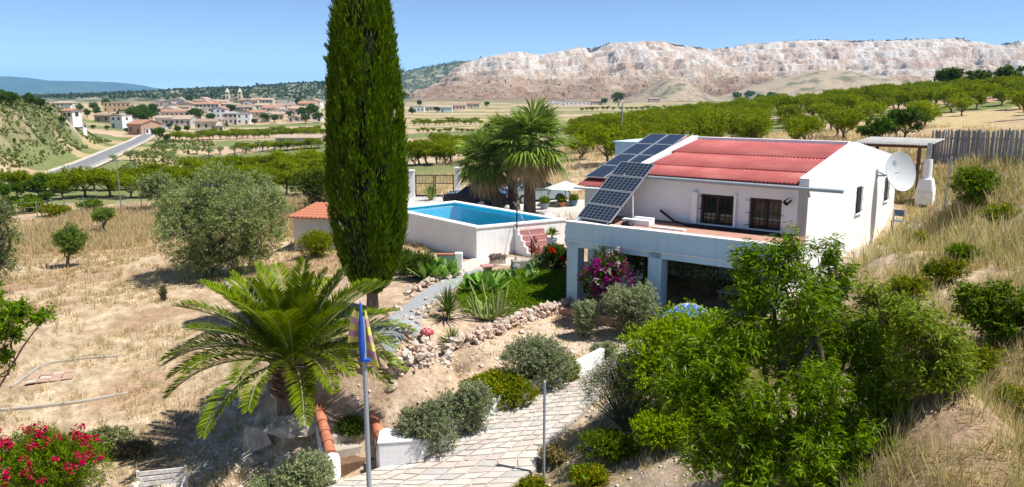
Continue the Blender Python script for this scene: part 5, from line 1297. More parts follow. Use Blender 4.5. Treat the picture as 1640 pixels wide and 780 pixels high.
# ================================================================ the garden's trees and shrubs
# --- tall cypress
def cypress():
    rg = np.random.default_rng(401)
    g = hit(596, 502); e = empty('cypress_tree', g, 0, 'tall dark green column cypress rising out of the picture', 'tree')
    Hh = 13.6; n = 105000
    hp = np.array([0, .5, .9, 1.4, 2.2, 3.2, 4.5, 6.0, 8.0, 10.0, 11.5, 12.8, 13.6]); rp = np.array([.12, .22, .55, .9, 1.14, 1.32, 1.38, 1.36, 1.2, .98, .74, .4, .05]) * .88
    # ribs of foliage that run up the column, each starting at its own height
    nr_ = 150; ra = rg.uniform(0, 2 * math.pi, nr_); rz0 = rg.uniform(-.5, 11.8, nr_); rl = rg.uniform(1.2, 3.2, nr_)
    k = rg.integers(0, nr_, n); t = rg.random(n)
    z = rz0[k] + rl[k] * t
    ok = (z > .75) & (z < Hh); k, t, z = k[ok], t[ok], z[ok]
    rr = np.interp(z, hp, rp)
    bul = .74 + .34 * np.sin(np.clip(t, 0, 1) * math.pi) ** .7
    wid = (.32 * (1 - .75 * t)) / np.maximum(rr, .3)
    off = rg.normal(size=len(z)) * wid * .5
    th = ra[k] + off + .05 * z * 0
    rad = rr * bul - (np.abs(off) * rr) ** 2 * 1.6 - rg.exponential(.035, len(z))
    p = np.stack([rad * np.cos(th), rad * np.sin(th), z], 1)
    o = np.stack([np.cos(th), np.sin(th), np.zeros(len(z))], 1)
    d = nrm(np.array([0, 0, 1.]) + o * rg.uniform(.0, .55, (len(z), 1)) + rg.normal(size=p.shape) * .22)
    Q = leaf_quads(p, d, rg.uniform(.09, .24, len(z)), rg.uniform(.022, .045, len(z)), rg, .3)
    # stray sprays that break the outline
    m_ = 9000; z2 = rg.uniform(.9, Hh, m_); th2 = rg.uniform(0, 6.28, m_); r2 = np.interp(z2, hp, rp) * rg.uniform(.88, 1.13, m_)
    p2 = np.stack([r2 * np.cos(th2), r2 * np.sin(th2), z2], 1); d2 = nrm(np.array([0, 0, 1.]) + nrm(p2 * [1, 1, 0]) * .4 + rg.normal(size=p2.shape) * .2)
    Q = np.concatenate([Q, leaf_quads(p2, d2, rg.uniform(.15, .3, m_), .04, rg)])
    for _ in range(170):      # tufts that stand out from the column
        zz = rg.uniform(1.2, 12.6); ta = rg.uniform(0, 6.28); r_ = np.interp(zz, hp, rp) * .93; c_ = np.array([r_ * math.cos(ta), r_ * math.sin(ta), zz]); ax = nrm(np.array([math.cos(ta) * .5, math.sin(ta) * .5, 1.])); q_ = rg.integers(40, 110); l_ = rg.uniform(.3, .65)
        tt = rg.random(q_); pp = c_ + ax * (tt * l_)[:, None] + rg.normal(size=(q_, 3)) * (.075 * (1 - .8 * tt))[:, None]
        Q = np.concatenate([Q, leaf_quads(pp, nrm(ax + rg.normal(size=(q_, 3)) * .3), rg.uniform(.08, .2, q_), .035, rg)])
    me = quads_mesh('cypress_crown', Q); link('crown', me, e, leafmat('cypress_leaves', (.035, .085, .006), (.18, .28, .022), .3))
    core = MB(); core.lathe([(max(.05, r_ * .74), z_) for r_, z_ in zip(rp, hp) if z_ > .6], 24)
    core.build('inner_core', M('cypress_core', (.02, .028, .010), (.012, .016, .006), 6, 1., .6), e)  # near-black solid core filling the column behind the sprays
    MB().tube([(0, 0, -.3), (.03, 0, .5), (0, 0, 1.6)], [.27, .2, .17], 10).build('trunk', MT['grey_bark'], e)
cypress()
# --- date palm
def date_palm():
    rg = np.random.default_rng(411)
    g = hit(470, 640); g[2] = float(ter(g[0], g[1]))
    e = empty('date_palm', g, 0, 'spreading date palm with feathery fronds above the boulders', 'palm')
    top = np.array([0, 0, .95])
    MB().tube([(0, 0, -.4), (0, 0, .3), (.02, 0, .9)], [.42, .40, .36], 14).build('trunk', MT['bark'], e)
    st = []   # old leaf bases
    for i in range(60):
        a = i * 2.4; z = .05 + .9 * i / 60; q = np.array([math.cos(a), math.sin(a), 0]); p_ = q * .36 + [0, 0, z]
        st.append((p_, p_ + q * .22 + [0, 0, .16]))
    mb = MB()
    for a, b in st: mb.tube([a, b], [.06, .03], 5)
    mb.build('leaf_bases', MT['brownwood'], e)
    fm = leafmat('palm_leaflets', (.065, .105, .014), (.225, .285, .055), .32, .4, .4)
    rm = M('palm_rachis', (.30, .32, .10), (.22, .24, .07), 4, .6, 0)
    fronds = []
    for i in range(28): fronds.append((i * 2.39996, rg.uniform(20, 46), rg.uniform(2.9, 3.4), .85))
    for i in range(20): fronds.append((i * 2.39996 + 1, rg.uniform(42, 66), rg.uniform(2.9, 3.3), .5))
    for i in range(16): fronds.append((i * 2.39996 + .5, rg.uniform(64, 84), rg.uniform(2.2, 2.9), .3))
    for az, el, L, sag in fronds:
        az += rg.uniform(-.2, .2); n = 18; t = np.linspace(0, 1, n); el = R(el)
        o = np.array([math.cos(az), math.sin(az), 0]); ang_ = el - t * sag * 1.05 - t ** 2 * sag * .45
        ds = L / (n - 1); x_ = np.append(0, np.cumsum(np.cos(ang_[:-1]) * ds)); z_ = np.append(0, np.cumsum(np.sin(ang_[:-1]) * ds))
        C = top + o * (x_[:, None] + .12) + np.array([0, 0, 1.]) * z_[:, None]
        side0 = np.array([-o[1], o[0], 0]); C = C + side0 * (t ** 2 * rg.uniform(-.3, .3))[:, None]
        mb = MB().tube(C, np.linspace(.035, .006, n), 5, False)
        fo = mb.build('frond', rm, e)
        k = 78; s = np.linspace(.14, 1, k); P = np.stack([np.interp(s, t, C[:, j]) for j in range(3)], 1); Tn = nrm(np.gradient(P, axis=0)); U = nrm(np.cross(Tn, side0)); U *= np.sign(U[:, 2:3] + 1e-6)
        QQ = []
        for sg in (-1, 1):
            ll = .56 * np.sin(np.clip(.18 + s * .8, 0, 1) * math.pi) ** .6 * rg.uniform(.85, 1.1, k) + .06
            d = nrm(side0 * sg * .75 + Tn * .8 + U * .36 + rg.normal(size=(k, 3)) * .07)
            a_ = P; tip = P + d * ll[:, None] - np.array([0, 0, .16]) * (ll[:, None] ** 1.5); mid = P + d * ll[:, None] * .5
            wv = nrm(np.cross(d, U)) * .02
            QQ.append(np.stack([a_, mid + wv, tip, mid - wv], 1))
        link('leaflets', quads_mesh('leaflets', np.concatenate(QQ)), fo, fm)
date_palm()
# --- fan palms
FAN_G = leafmat('fan_palm_leaves', (.12, .18, .035), (.32, .40, .13), .25, .4, .45)
FAN_D = leafmat('dry_palm_leaves', (.34, .26, .15), (.62, .51, .34), .3, .7, .2)
def fan_palm(u, vb, Y, crown, Rc, label, seed, skirt=26, trunk_r=.33):
    rg = np.random.default_rng(seed)
    g = py(u, vb, Y); g[2] = float(ter(g[0], g[1])); cpt = py(crown[0], crown[1], Y)
    e = empty('fan_palm', g, 0, label, 'palm')
    top = cpt - g
    MB().tube([(0, 0, -.3), (top[0] * .3, 0, top[2] * .4), (top[0], 0, top[2])], [trunk_r * 1.25, trunk_r, trunk_r * .85], 14).build('trunk', MT['bark'], e)
    def fans(n, el0, el1, L, mat, droop, nm):
        for i in range(n):
            az = i * 2.39996 + rg.uniform(-.3, .3); el = R(rg.uniform(el0, el1)); l = L * rg.uniform(.8, 1.1)
            o = np.array([math.cos(az), math.sin(az), 0]); d = o * math.cos(el) + np.array([0, 0, math.sin(el)]); sd = np.array([-o[1], o[0], 0]); upv = np.cross(d, sd) * -1
            h = top + d * l * .5
            f = MB().tube([top + d * .05, h], [.03, .018], 5, False).build(nm, mat, e)
            k = 30; a = np.linspace(-1.9, 1.9, k)
            dd = nrm(d[None] * np.cos(a)[:, None] + sd[None] * np.sin(a)[:, None] + upv[None] * .15 + rg.normal(size=(k, 3)) * .06)
            ll = l * .62 * (1 - .25 * np.abs(a) / 1.9) * rg.uniform(.85, 1.1, k)
            m1 = h + dd * ll[:, None] * .55; tip = h + dd * ll[:, None] - np.array([0, 0, droop]) * ll[:, None]
            w_ = nrm(np.cross(dd, upv[None] + .01)) * .045 * Rc / 2
            m1z = m1 - np.array([0, 0, droop * .12]) * ll[:, None]
            Q = np.concatenate([np.stack([np.repeat(h[None], k, 0), m1z + w_, tip, m1z - w_], 1)])
            link('segments', quads_mesh('segments', Q), f, mat)
    fans(34, 2, 80, Rc, FAN_G, .18, 'fan_leaf'); fans(16, -32, 4, Rc * .95, FAN_G, .3, 'fan_leaf')
    fans(skirt, -80, -22, Rc * .74, FAN_D, .4, 'dry_leaf')
fan_palm(848, 345, 46, (850, 232), 2.9, 'tallest fan palm with green crown and straw coloured skirt', 421)
fan_palm(801, 338, 47.5, (776, 262), 2.3, 'fan palm at left with lower leaning crown', 422)
fan_palm(826, 336, 49, (808, 228), 2.2, 'fan palm behind the other two with darker crown', 423, 20, .3)
# --- trees built one by one
def big_tree(name, base, lobes_w, n, slen, k, L, W, r0, leaf, bark, label, seed, cat='tree', fork=.35, nl=8, kids=(), **kw):
    """lobes_w in world coordinates"""
    base = np.asarray(base, float); rg = np.random.default_rng(seed)
    e = empty(name, base, 0, label, cat)
    lob = np.array(lobes_w, float); lob[:, :3] -= base
    Q, b, dr, sl = foliage(lob, n, slen, k, L, W, rg, **kw)
    link('crown', quads_mesh(name + '_crown', Q), e, leaf)
    mb = MB(); idx = rg.permutation(len(lob))[:nl]
    top = limbs(mb, (0, 0, 0), lob[idx, :3], r0, rg, fork, 8)
    ks = rg.permutation(len(b))[:min(len(b), 260)]
    for i in ks:      # twigs that carry the shoots
        c_ = lob[np.argmin(((lob[:, :3] - b[i]) ** 2).sum(1)), :3]
        mb.tube([c_ + (b[i] - c_) * .15, (c_ + b[i]) / 2 + rg.normal(size=3) * .05, b[i], b[i] + dr[i] * sl[i] * .8], [r0 * .16, r0 * .12, r0 * .08, r0 * .04], 4, False)
    mb.build('trunk', bark, e)
    return e
def lobe(u, v, Y, rpx, rz=None, ry=None):
    c_ = py(u, v, Y); r = rpx * Y / 1262.
    return (c_[0], c_[1], c_[2], r, (ry or r), (rz * Y / 1262. if rz else r))
olive_kw = dict(up=.35, droop=.25, ldroop=.15, open_=.8, jit=.5, inner=.35)
b = hit(345, 442); Y = b[1]
big_tree('olive_tree', b, [lobe(300, 330, Y, 52), lobe(350, 300, Y, 48), lobe(405, 320, Y, 52), lobe(360, 370, Y, 62), lobe(290, 375, Y - 1, 46), lobe(420, 370, Y, 44), lobe(345, 340, Y + 1.2, 60), lobe(380, 345, Y - 1.4, 50), lobe(335, 415, Y - .6, 36), lobe(440, 330, Y + .5, 30), lobe(275, 345, Y + .6, 30), lobe(375, 408, Y - .3, 38), lobe(310, 415, Y - .5, 34), lobe(400, 405, Y, 36)],
         3600, .6, 17, .13, .034, .26, MT['olive_leaf'], MT['grey_bark'], 'big grey green olive tree on the dry field', 431, **olive_kw)
b = hit(268, 338); Y = b[1]
big_tree('olive_tree', b, [lobe(232, 297, Y, 20), lobe(255, 288, Y, 20), lobe(248, 306, Y, 22), lobe(268, 302, Y, 16)], 420, .6, 14, .17, .05, .14, MT['olive_leaf'], MT['grey_bark'], 'smaller silvery olive tree left behind the big olive', 432, **olive_kw)
round_leaf = leafmat('young_olive_leaves', (.07, .12, .025), (.19, .27, .07), .3)
b = hit(110, 427); Y = b[1]
big_tree('young_tree', b, [lobe(112, 388, Y, 23), lobe(100, 382, Y, 17), lobe(124, 380, Y, 16), lobe(112, 372, Y, 17), lobe(112, 398, Y, 15)], 620, .3, 14, .11, .03, .09, round_leaf, MT['grey_bark'], 'small round young tree on the dry field at left', 433, up=.4, inner=.3)
b = hit(166, 376); Y = b[1]
big_tree('young_tree', b, [lobe(158, 347, Y, 12, 9), lobe(172, 345, Y, 12, 9), lobe(166, 342, Y, 13, 9)], 320, .3, 12, .12, .035, .09, round_leaf, MT['grey_bark'], 'small flat topped young tree farther up the field', 434, up=.4, inner=.3)
b = hit(-14, 478); Y = b[1]
big_tree('olive_tree', b, [lobe(-20, 350, Y, 44), lobe(4, 380, Y, 30), lobe(-5, 425, Y, 34), lobe(-30, 400, Y, 50), lobe(0, 340, Y, 26)], 900, .5, 15, .11, .03, .16, leafmat('edge_olive_leaves', (.06, .095, .03), (.16, .21, .08), .25), MT['grey_bark'], 'olive tree cut by the left picture edge', 435, **olive_kw)
# near tree whose branch reaches in from the left
b = np.array([-12.6, 14.2, 0]); b[2] = float(ter(b[0], b[1]))
big_tree('carob_tree', b, [lobe(-60, 540, 14, 60), lobe(10, 510, 14, 26), lobe(30, 500, 13.6, 22), lobe(20, 535, 14.2, 20), lobe(78, 500, 13.8, 16, 9), lobe(60, 508, 13.8, 14, 8), lobe(5, 570, 14, 18), lobe(-40, 480, 14.5, 45), lobe(-90, 600, 14, 60)], 620, .35, 13, .10, .05, .06, leafmat('bright_leaves', (.09, .17, .02), (.22, .34, .05), .42), MT['bark'], 'bright green branch of a tree reaching in at left edge', 436, up=.15, ldroop=.3, inner=.2)
# the big willowy almond in front of the house
peach_leaf = leafmat('peach_leaves', (.08, .16, .012), (.27, .40, .045), .42, .42, .35)
b = np.array([4.75, 12.3, 0]); b[2] = float(ter(b[0], b[1]))
Yp = 12.4
pl_ = [lobe(1255, 420, Yp, 48, 42), lobe(1335, 450, Yp + .2, 44, 42), lobe(1215, 470, Yp, 44), lobe(1290, 490, Yp - .4, 60), lobe(1200, 540, Yp - .2, 62), lobe(1150, 590, Yp - .5, 56), lobe(1285, 560, Yp + .6, 70), lobe(1370, 540, Yp, 62), lobe(1430, 520, Yp + .5, 52, 46),
       lobe(1120, 640, Yp - .6, 40), lobe(1180, 690, Yp - .9, 66), lobe(1270, 720, Yp - 1.1, 70), lobe(1350, 690, Yp - .9, 60), lobe(1400, 620, Yp - .4, 62), lobe(1230, 640, Yp - 1.2, 45), lobe(1310, 620, Yp - 1, 55), lobe(1200, 770, Yp - 1.2, 60), lobe(1330, 780, Yp - 1.2, 60), lobe(1455, 590, Yp + .4, 44), lobe(1195, 410, Yp + .2, 22, 26), lobe(1330, 400, Yp + .1, 22, 24), lobe(1080, 620, Yp - .3, 34), lobe(1100, 570, Yp, 36), lobe(1130, 720, Yp - 1, 40), lobe(1420, 700, Yp - .9, 44), lobe(1270, 385, Yp, 20, 26)]
big_tree('peach_tree', b, pl_, 1900, .72, 28, .145, .026, .13, peach_leaf, MT['bark'], 'large willowy green tree in front of the terrace', 441, fork=.2, nl=14, up=1.0, droop=.12, ldroop=.55, open_=.85, inner=.3, jit=.4)
# second, paler tree behind it at right
b2 = hit(1500, 640)
big_tree('peach_tree', b2, [lobe(1475, 520, b2[1], 50), lobe(1510, 545, b2[1], 44), lobe(1440, 500, b2[1] + .5, 36), lobe(1530, 590, b2[1], 40), lobe(1480, 590, b2[1], 44), lobe(1400, 470, b2[1] + .6, 26)], 420, .6, 20, .12, .026, .09, leafmat('yellowish_leaves', (.11, .16, .025), (.27, .33, .08), .4), MT['bark'], 'paler thin willowy tree right behind the large one', 442, fork=.2, up=1., ldroop=.5, inner=.2)
b3 = hit(1590, 560)
big_tree('laurel_bush', b3, [lobe(1560, 500, b3[1], 32), lobe(1600, 480, b3[1], 36), lobe(1632, 505, b3[1], 34), lobe(1590, 520, b3[1], 36), lobe(1550, 470, b3[1], 20), lobe(1655, 480, b3[1], 30)], 520, .4, 16, .10, .035, .06, leafmat('laurel_leaves', (.07, .12, .015), (.18, .26, .04), .35), MT['bark'], 'dark green bush on the dry slope at right edge', 443, cat='bush', fork=.2, up=.6, inner=.2)
# --- shrubs
def shrub(name, u, v, wpx, hpx, leaf, label, seed, n=500, k=13, L=.07, W=.026, slen=.3, up=.5, nlob=6, cat='shrub', Yo=0, hang=0, ldroop=.1, open_=.7, zoff=0.):
    g = hit(u, v); Y = g[1] + Yo; g = py(u, v, Y); g[2] = float(ter(g[0], g[1])) + zoff
    s = Y / 1262.; W_, H_ = wpx * s / 2 * 1.32, hpx * s * 1.22
    rg = np.random.default_rng(seed); e = empty(name, g, 0, label, cat)
    lob = []
    for i in range(nlob):
        a = i * 2.4; q = .55 * math.sqrt((i + .4) / nlob)
        lob.append((q * W_ * math.cos(a), q * W_ * .8 * math.sin(a), H_ * rg.uniform(.34, .5) - hang * rg.random() * H_ * .4, W_ * rg.uniform(.42, .58), W_ * rg.uniform(.42, .58), H_ * rg.uniform(.36, .48)))
    Q, b, dr, sl = foliage(lob, int(n * 1.5), slen, k, L, W, rg, up=up, inner=.45, zmin=None if hang else 0.0, ldroop=ldroop, open_=open_, under=.05)
    link('foliage', quads_mesh(name, Q), e, leaf)
    mb = MB()
    for i in rg.permutation(len(b))[:70]: mb.tube([(lob[0][0] * .3, lob[0][1] * .3, 0), b[i] * .6 + [0, 0, .02], b[i]], [.02, .012, .006], 4, False)
    mb.build('stems', MT['bark'], e)
    return e
GREY = leafmat('lavender_leaves', (.24, .28, .14), (.48, .54, .32), .4, odd=(.30, .25, .26), oddp=.88)
GREEN = leafmat('green_shrub_leaves', (.07, .12, .015), (.20, .28, .045), .35)
BRIGHT = leafmat('bright_shrub_leaves', (.13, .21, .015), (.34, .45, .045), .4)
DARK = leafmat('dark_shrub_leaves', (.04, .07, .015), (.12, .17, .04), .3)
RUST = leafmat('succulent_leaves', (.10, .16, .02), (.26, .33, .05), .25, odd=(.38, .24, .05), oddp=.82)
ROSE = leafmat('rosemary_leaves', (.06, .085, .035), (.15, .185, .09), .2)
shrub('lavender_bush', 862, 620, 100, 80, GREY, 'grey green lavender dome nearest the path middle', 501, 1100)
shrub('succulent_bush', 903, 612, 46, 44, RUST, 'green and yellowish shrub right of the lavender dome', 502, 420)
shrub('lavender_bush', 742, 676, 88, 78, GREY, 'lavender hanging over planter wall, right of the pair', 503, 1000, hang=1)
shrub('lavender_bush', 684, 700, 84, 72, GREY, 'lavender hanging over planter wall, left of the pair', 504, 1000, hang=1)
shrub('ice_plant', 803, 638, 96, 48, RUST, 'yellow green succulent spilling over white planter wall', 505, 900, slen=.2, hang=1)
shrub('ice_plant', 770, 636, 60, 36, RUST, 'yellow green succulent mat behind the lavender pair', 506, 420, slen=.2)
shrub('lavender_bush', 1008, 535, 74, 86, GREY, 'tall grey shrub at the foot of porch pillar', 507, 1000)
shrub('green_bush', 1030, 520, 40, 60, GREEN, 'green shrub behind the tall grey one at pillar', 508, 500, Yo=.4)
shrub('lavender_bush', 936, 540, 36, 62, GREY, 'narrow grey shrub growing from the rock wall', 509, 520)
shrub('lavender_bush', 965, 572, 34, 26, GREY, 'low grey shrub at foot of the bank', 510, 260)
shrub('grey_bush', 492, 800, 86, 84, GREY, 'grey shrub before the garden steps at picture bottom', 511, 900, L=.07)
shrub('grey_bush', 430, 795, 56, 36, GREY, 'low grey shrub at picture bottom left of steps', 512, 300)
shrub('grey_bush', 562, 695, 40, 30, DARK, 'small dark shrub under palm beside the steps', 513, 240)
shrub('rosemary_bush', 1000, 690, 130, 140, ROSE, 'dark feathery rosemary bush right of the path', 514, 1700, 14, .05, .012, .5, up=.7)
shrub('hedge_bush', 1092, 668, 200, 180, BRIGHT, 'bright green leafy bush before the porch', 515, 2400, 14, .06, .032, .3, up=.3, nlob=12)
shrub('hedge_bush', 1060, 720, 90, 70, BRIGHT, 'bright green low bush under rosemary', 516, 700, 12, .06, .032, .3)
shrub('green_bush', 975, 735, 90, 50, GREEN, 'low green plants at right of path post', 517, 420, 10, .07, .025, .3)
shrub('grey_bush', 850, 790, 44, 26, RUST, 'small olive tuft at bottom beside path', 518, 220)
shrub('grey_bush', 945, 778, 60, 34, RUST, 'mossy yellow tuft at bottom right of post', 519, 300)
shrub('dry_bush', 885, 740, 40, 28, leafmat('dry_herb', (.22, .17, .09), (.38, .32, .16), .2), 'dry brown herb at the path post', 520, 220)
shrub('green_bush', 508, 412, 52, 42, RUST, 'yellow green shrub before the white outhouse', 521, 420, L=.12, W=.03, slen=.5)
shrub('dark_bush', 508, 340, 62, 70, DARK, 'dark bush behind the outhouse', 522, 420, L=.15, W=.06, slen=.5)
shrub('dark_bush', 670, 446, 56, 46, DARK, 'dark clipped bush between cypress and agaves', 523, 600, L=.06, W=.03)
shrub('dark_bush', 645, 440, 40, 44, DARK, 'dark bush right behind the cypress foot', 524, 400, L=.06, W=.03)
shrub('hibiscus_bush', 892, 434, 46, 42, DARK, 'dark leafy hibiscus by the porch corner', 525, 520, L=.07, W=.04)
shrub('green_bush', 868, 434, 30, 28, GREY, 'pale green shrub at the statue', 526, 260, L=.06, W=.03)
shrub('field_bush', 90, 346, 44, 18, RUST, 'low green bush in the dry grass at left', 527, 240, L=.14, W=.05, slen=.4)
shrub('field_bush', 146, 338, 36, 18, GREEN, 'rounded green bush in dry grass near thin pole', 528, 240, L=.14, W=.05, slen=.4)
shrub('field_bush', 168, 345, 30, 12, GREEN, 'small clipped bush right of the rounded one', 529, 160, L=.12, W=.05, slen=.3)
shrub('field_bush', 50, 340, 40, 22, GREEN, 'green bush at the field fence at left', 530, 240, L=.14, W=.05, slen=.4)
shrub('slope_bush', 1556, 330, 60, 62, GREEN, 'green bush on the slope before the palisade', 531, 420, L=.10, W=.035, slen=.5)
shrub('slope_bush', 1450, 480, 60, 40, RUST, 'yellow green weed on the slope right of villa', 532, 200, L=.08, W=.03, slen=.4)
shrub('slope_bush', 1508, 455, 60, 44, RUST, 'yellow green weed farther right on slope', 533, 200, L=.08, W=.03, slen=.4)
shrub('slope_bush', 1560, 600, 70, 50, RUST, 'yellow green weed low on slope at right', 534, 200, L=.07, W=.02, slen=.4)
shrub('pruning_heap', 170, 722, 84, 36, leafmat('wilted_leaves', (.10, .12, .05), (.26, .26, .14), .2), 'heap of wilted prunings on the dry ground', 535, 420, L=.10, W=.04, slen=.35, up=.1, cat='heap')
shrub('pruning_heap', 218, 726, 50, 26, leafmat('dry_twigs_leaves', (.20, .17, .10), (.34, .30, .20), .2), 'drier end of prunings at right of the heap', 536, 220, L=.08, W=.03, slen=.35, up=.1, cat='heap')
shrub('thistle', 262, 482, 10, 28, DARK, 'single dark thistle standing in the field shadow', 537, 40, L=.06, W=.02, slen=.3)
shrub('field_bush', 290, 640 - 160, 0.1, .1, DARK, 'x', 538, 1) if False else None
shrub('slope_bush', 1440, 560, 80, 60, GREEN, 'green bush on slope just right of the large tree', 561, 300, L=.08, W=.03, slen=.4)
shrub('slope_bush', 1615, 660, 60, 44, RUST, 'yellow green weed at right edge low on slope', 562, 200, L=.07, W=.02, slen=.4)
shrub('slope_bush', 1600, 360, 50, 34, RUST, 'yellowish weed below the palisade at right', 563, 160, L=.09, W=.03, slen=.4)
shrub('slope_bush', 1540, 420, 46, 30, GREEN, 'small green bush high on the dry slope', 564, 160, L=.08, W=.03, slen=.4)
shrub('slope_bush', 1470, 400, 40, 30, RUST, 'low weed near the barbecue chimney', 565, 140, L=.08, W=.03, slen=.4)
# oleander with red flowers
ol = shrub('oleander', 66, 800, 190, 118, GREEN, 'oleander bush with crimson flowers at bottom left corner', 541, 1100, 14, .12, .022, .45, up=.7, nlob=9)
def blossoms(parent, pts_w, mat, n, r, rg, size=.035, name='blossom', kind=None):
    """clusters of five-petal flowers at each point (parent-local)"""
    Q = []
    for c_ in pts_w:
        p_ = c_ + rg.normal(size=(n, 3)) * r; d = nrm(nrm(p_ - c_) + [0, 0, .6])
        for k in range(5):
            a = nrm(np.cross(d, rg.normal(size=(n, 3)))); dd = nrm(a + d * .5)
            Q.append(leaf_quads(p_, dd, size * rg.uniform(.8, 1.2, n), size * .8, rg))
    return tag(link(name, quads_mesh(name, np.concatenate(Q)), parent, mat), kind=None if name.startswith('flower_c') or name == 'flower' else 'stuff')
CRIM = leafmat('crimson_petals', (.40, .015, .05), (.60, .04, .12), .2); MAG = leafmat('magenta_petals', (.42, .02, .26), (.62, .06, .42), .3); WPET = leafmat('white_petals', (.7, .66, .62), (.82, .8, .78), .3); REDP = leafmat('red_petals', (.55, .02, .015), (.7, .05, .03), .2)
frg = np.random.default_rng(545)
bx_ = np.array([q.co for q in ol.children[0].data.vertices]); hi_ = bx_[bx_[:, 2] > np.quantile(bx_[:, 2], .45)]
nz_ = nrm(hi_ - bx_.mean(0)); out_r = np.linalg.norm((hi_ - bx_.mean(0)) / bx_.std(0), axis=1); hi_ = hi_[out_r > np.quantile(out_r, .7)]
blossoms(ol, hi_[frg.integers(0, len(hi_), 120)], CRIM, 10, .045, frg, .055, 'flowers')
# bougainvillea
bo = shrub('bougainvillea', 992, 452, 62, 76, DARK, 'magenta bougainvillea with some white flowers under the porch', 551, 520, L=.06, W=.035, nlob=7)
bo.location = hl(1.95, -.5, .35)
bx_ = np.array([q.co for q in bo.children[0].data.vertices])
sel = bx_[frg.integers(0, len(bx_), 300)]; sel = sel[(sel[:, 1] < np.quantile(bx_[:, 1], .8))]
blossoms(bo, sel[:130], MAG, 7, .06, frg, .06, 'flowers'); blossoms(bo, sel[130:150][sel[130:150][:, 2] > .1], WPET, 8, .05, frg, .055, 'white_flowers')
hb_ = [o for o in col.objects if o.name.startswith('hibiscus_bush')][0]
blossoms(hb_, [np.array([-.25, -.45, .95]), np.array([.2, -.5, .6])], REDP, 7, .05, frg, .1, 'flower')
# --- ground cover bed
rg = np.random.default_rng(561)
Z_bed = hits([(728, 478), (745, 452), (775, 442), (850, 434), (930, 446), (985, 462), (975, 474), (930, 484), (860, 498), (800, 512), (745, 506)])
c_ = scatter_poly(Z_bed, 15000, rg); z_ = ter(c_[:, 0], c_[:, 1]) + .02 + .12 * fbm(c_[:, 0] * 1.5, c_[:, 1] * 1.5, 3)
P = np.stack([c_[:, 0], c_[:, 1], z_], 1); dr = nrm(rg.normal(size=P.shape) * .6 + [0, 0, 1.])
Q = shoot_leaves(P, dr, rg.uniform(.08, .2, len(P)), 5, .07, .025, rg, 0, .1, .8)
tag(link('ground_cover', quads_mesh('ground_cover', Q), None, leafmat('ground_cover_leaves', (.08, .15, .015), (.21, .32, .04), .32)), 'dense green ground cover filling the rock edged bed', 'ground cover', kind='stuff')
# --- rosette plants
YUC = leafmat('yucca_leaves', (.08, .12, .03), (.22, .27, .09), .2, .4, .4); AGV = leafmat('agave_leaves', (.14, .25, .06), (.30, .44, .15), .2, .45, .4); CAC = M('cactus_skin', (.34, .40, .13), (.22, .28, .09), 6, .6, .3, stretch=(1, 1, .2)); PAD = M('prickly_pear_skin', (.20, .34, .09), (.15, .26, .07), 5, .55, .2)
def rosette(name, u, v, rpx, n, wl, mat, label, seed, el0=5, el1=85, cat='plant', stem=0., bend=.25):
    g = hit(u, v); rg = np.random.default_rng(seed); Lr = rpx * g[1] / 1262.; e = empty(name, g, 0, label, cat)
    if stem: MB().tube([(0, 0, -.1), (0, 0, stem)], [.07, .06], 8).build('stem', MT['bark'], e)
    V, F_ = [], []
    for i in range(n):
        az = i * 2.39996; el = R(el0 + (el1 - el0) * (i / n) ** .8 + rg.uniform(-6, 6)); l = Lr * rg.uniform(.8, 1.1)
        o = np.array([math.cos(az), math.sin(az), 0]); d = o * math.cos(el) + np.array([0, 0, math.sin(el)]); sd = np.array([-o[1], o[0], 0]); up_ = np.cross(d, sd) * -1
        w_ = wl * l; k = len(V)
        for t, ww in ((0, .6), (.35, 1.), (.7, .7), (1, .02)):
            c_ = np.array([0, 0, stem]) + d * l * t - np.array([0, 0, bend * l * t * t]) * math.cos(el)
            V += [c_ - sd * w_ * ww * .5 + up_ * w_ * .18 * ww, c_, c_ + sd * w_ * ww * .5 + up_ * w_ * .18 * ww]
        for a in range(3): F_ += [(k + 3 * a, k + 3 * a + 1, k + 3 * a + 4, k + 3 * a + 3), (k + 3 * a + 1, k + 3 * a + 2, k + 3 * a + 5, k + 3 * a + 4)]
    MB().add(V, F_).build('leaves', mat, e); return e
rosette('yucca', 718, 512, 50, 90, .055, YUC, 'spiky yucca above the mushroom, the larger one', 571, stem=.25)
rosette('yucca', 724, 550, 36, 60, .06, YUC, 'smaller spiky yucca right beside the toy mushroom', 572)
rosette('yucca', 660, 536, 12, 24, .08, YUC, 'tiny spiky plant behind the toy mushroom', 573)
rosette('yucca', 470, 440, 16, 26, .08, YUC, 'tiny tuft of blades left of the cypress', 574)
rosette('flax_plant', 690, 322, 36, 46, .05, YUC, 'upright flax clump before the iron gate', 575, 40, 86)
rosette('flax_plant', 712, 324, 22, 9, .09, leafmat('bronze_flax', (.06, .045, .03), (.12, .09, .05), .1), 'dark bronze flax blades right of the green clump', 576, 50, 84)
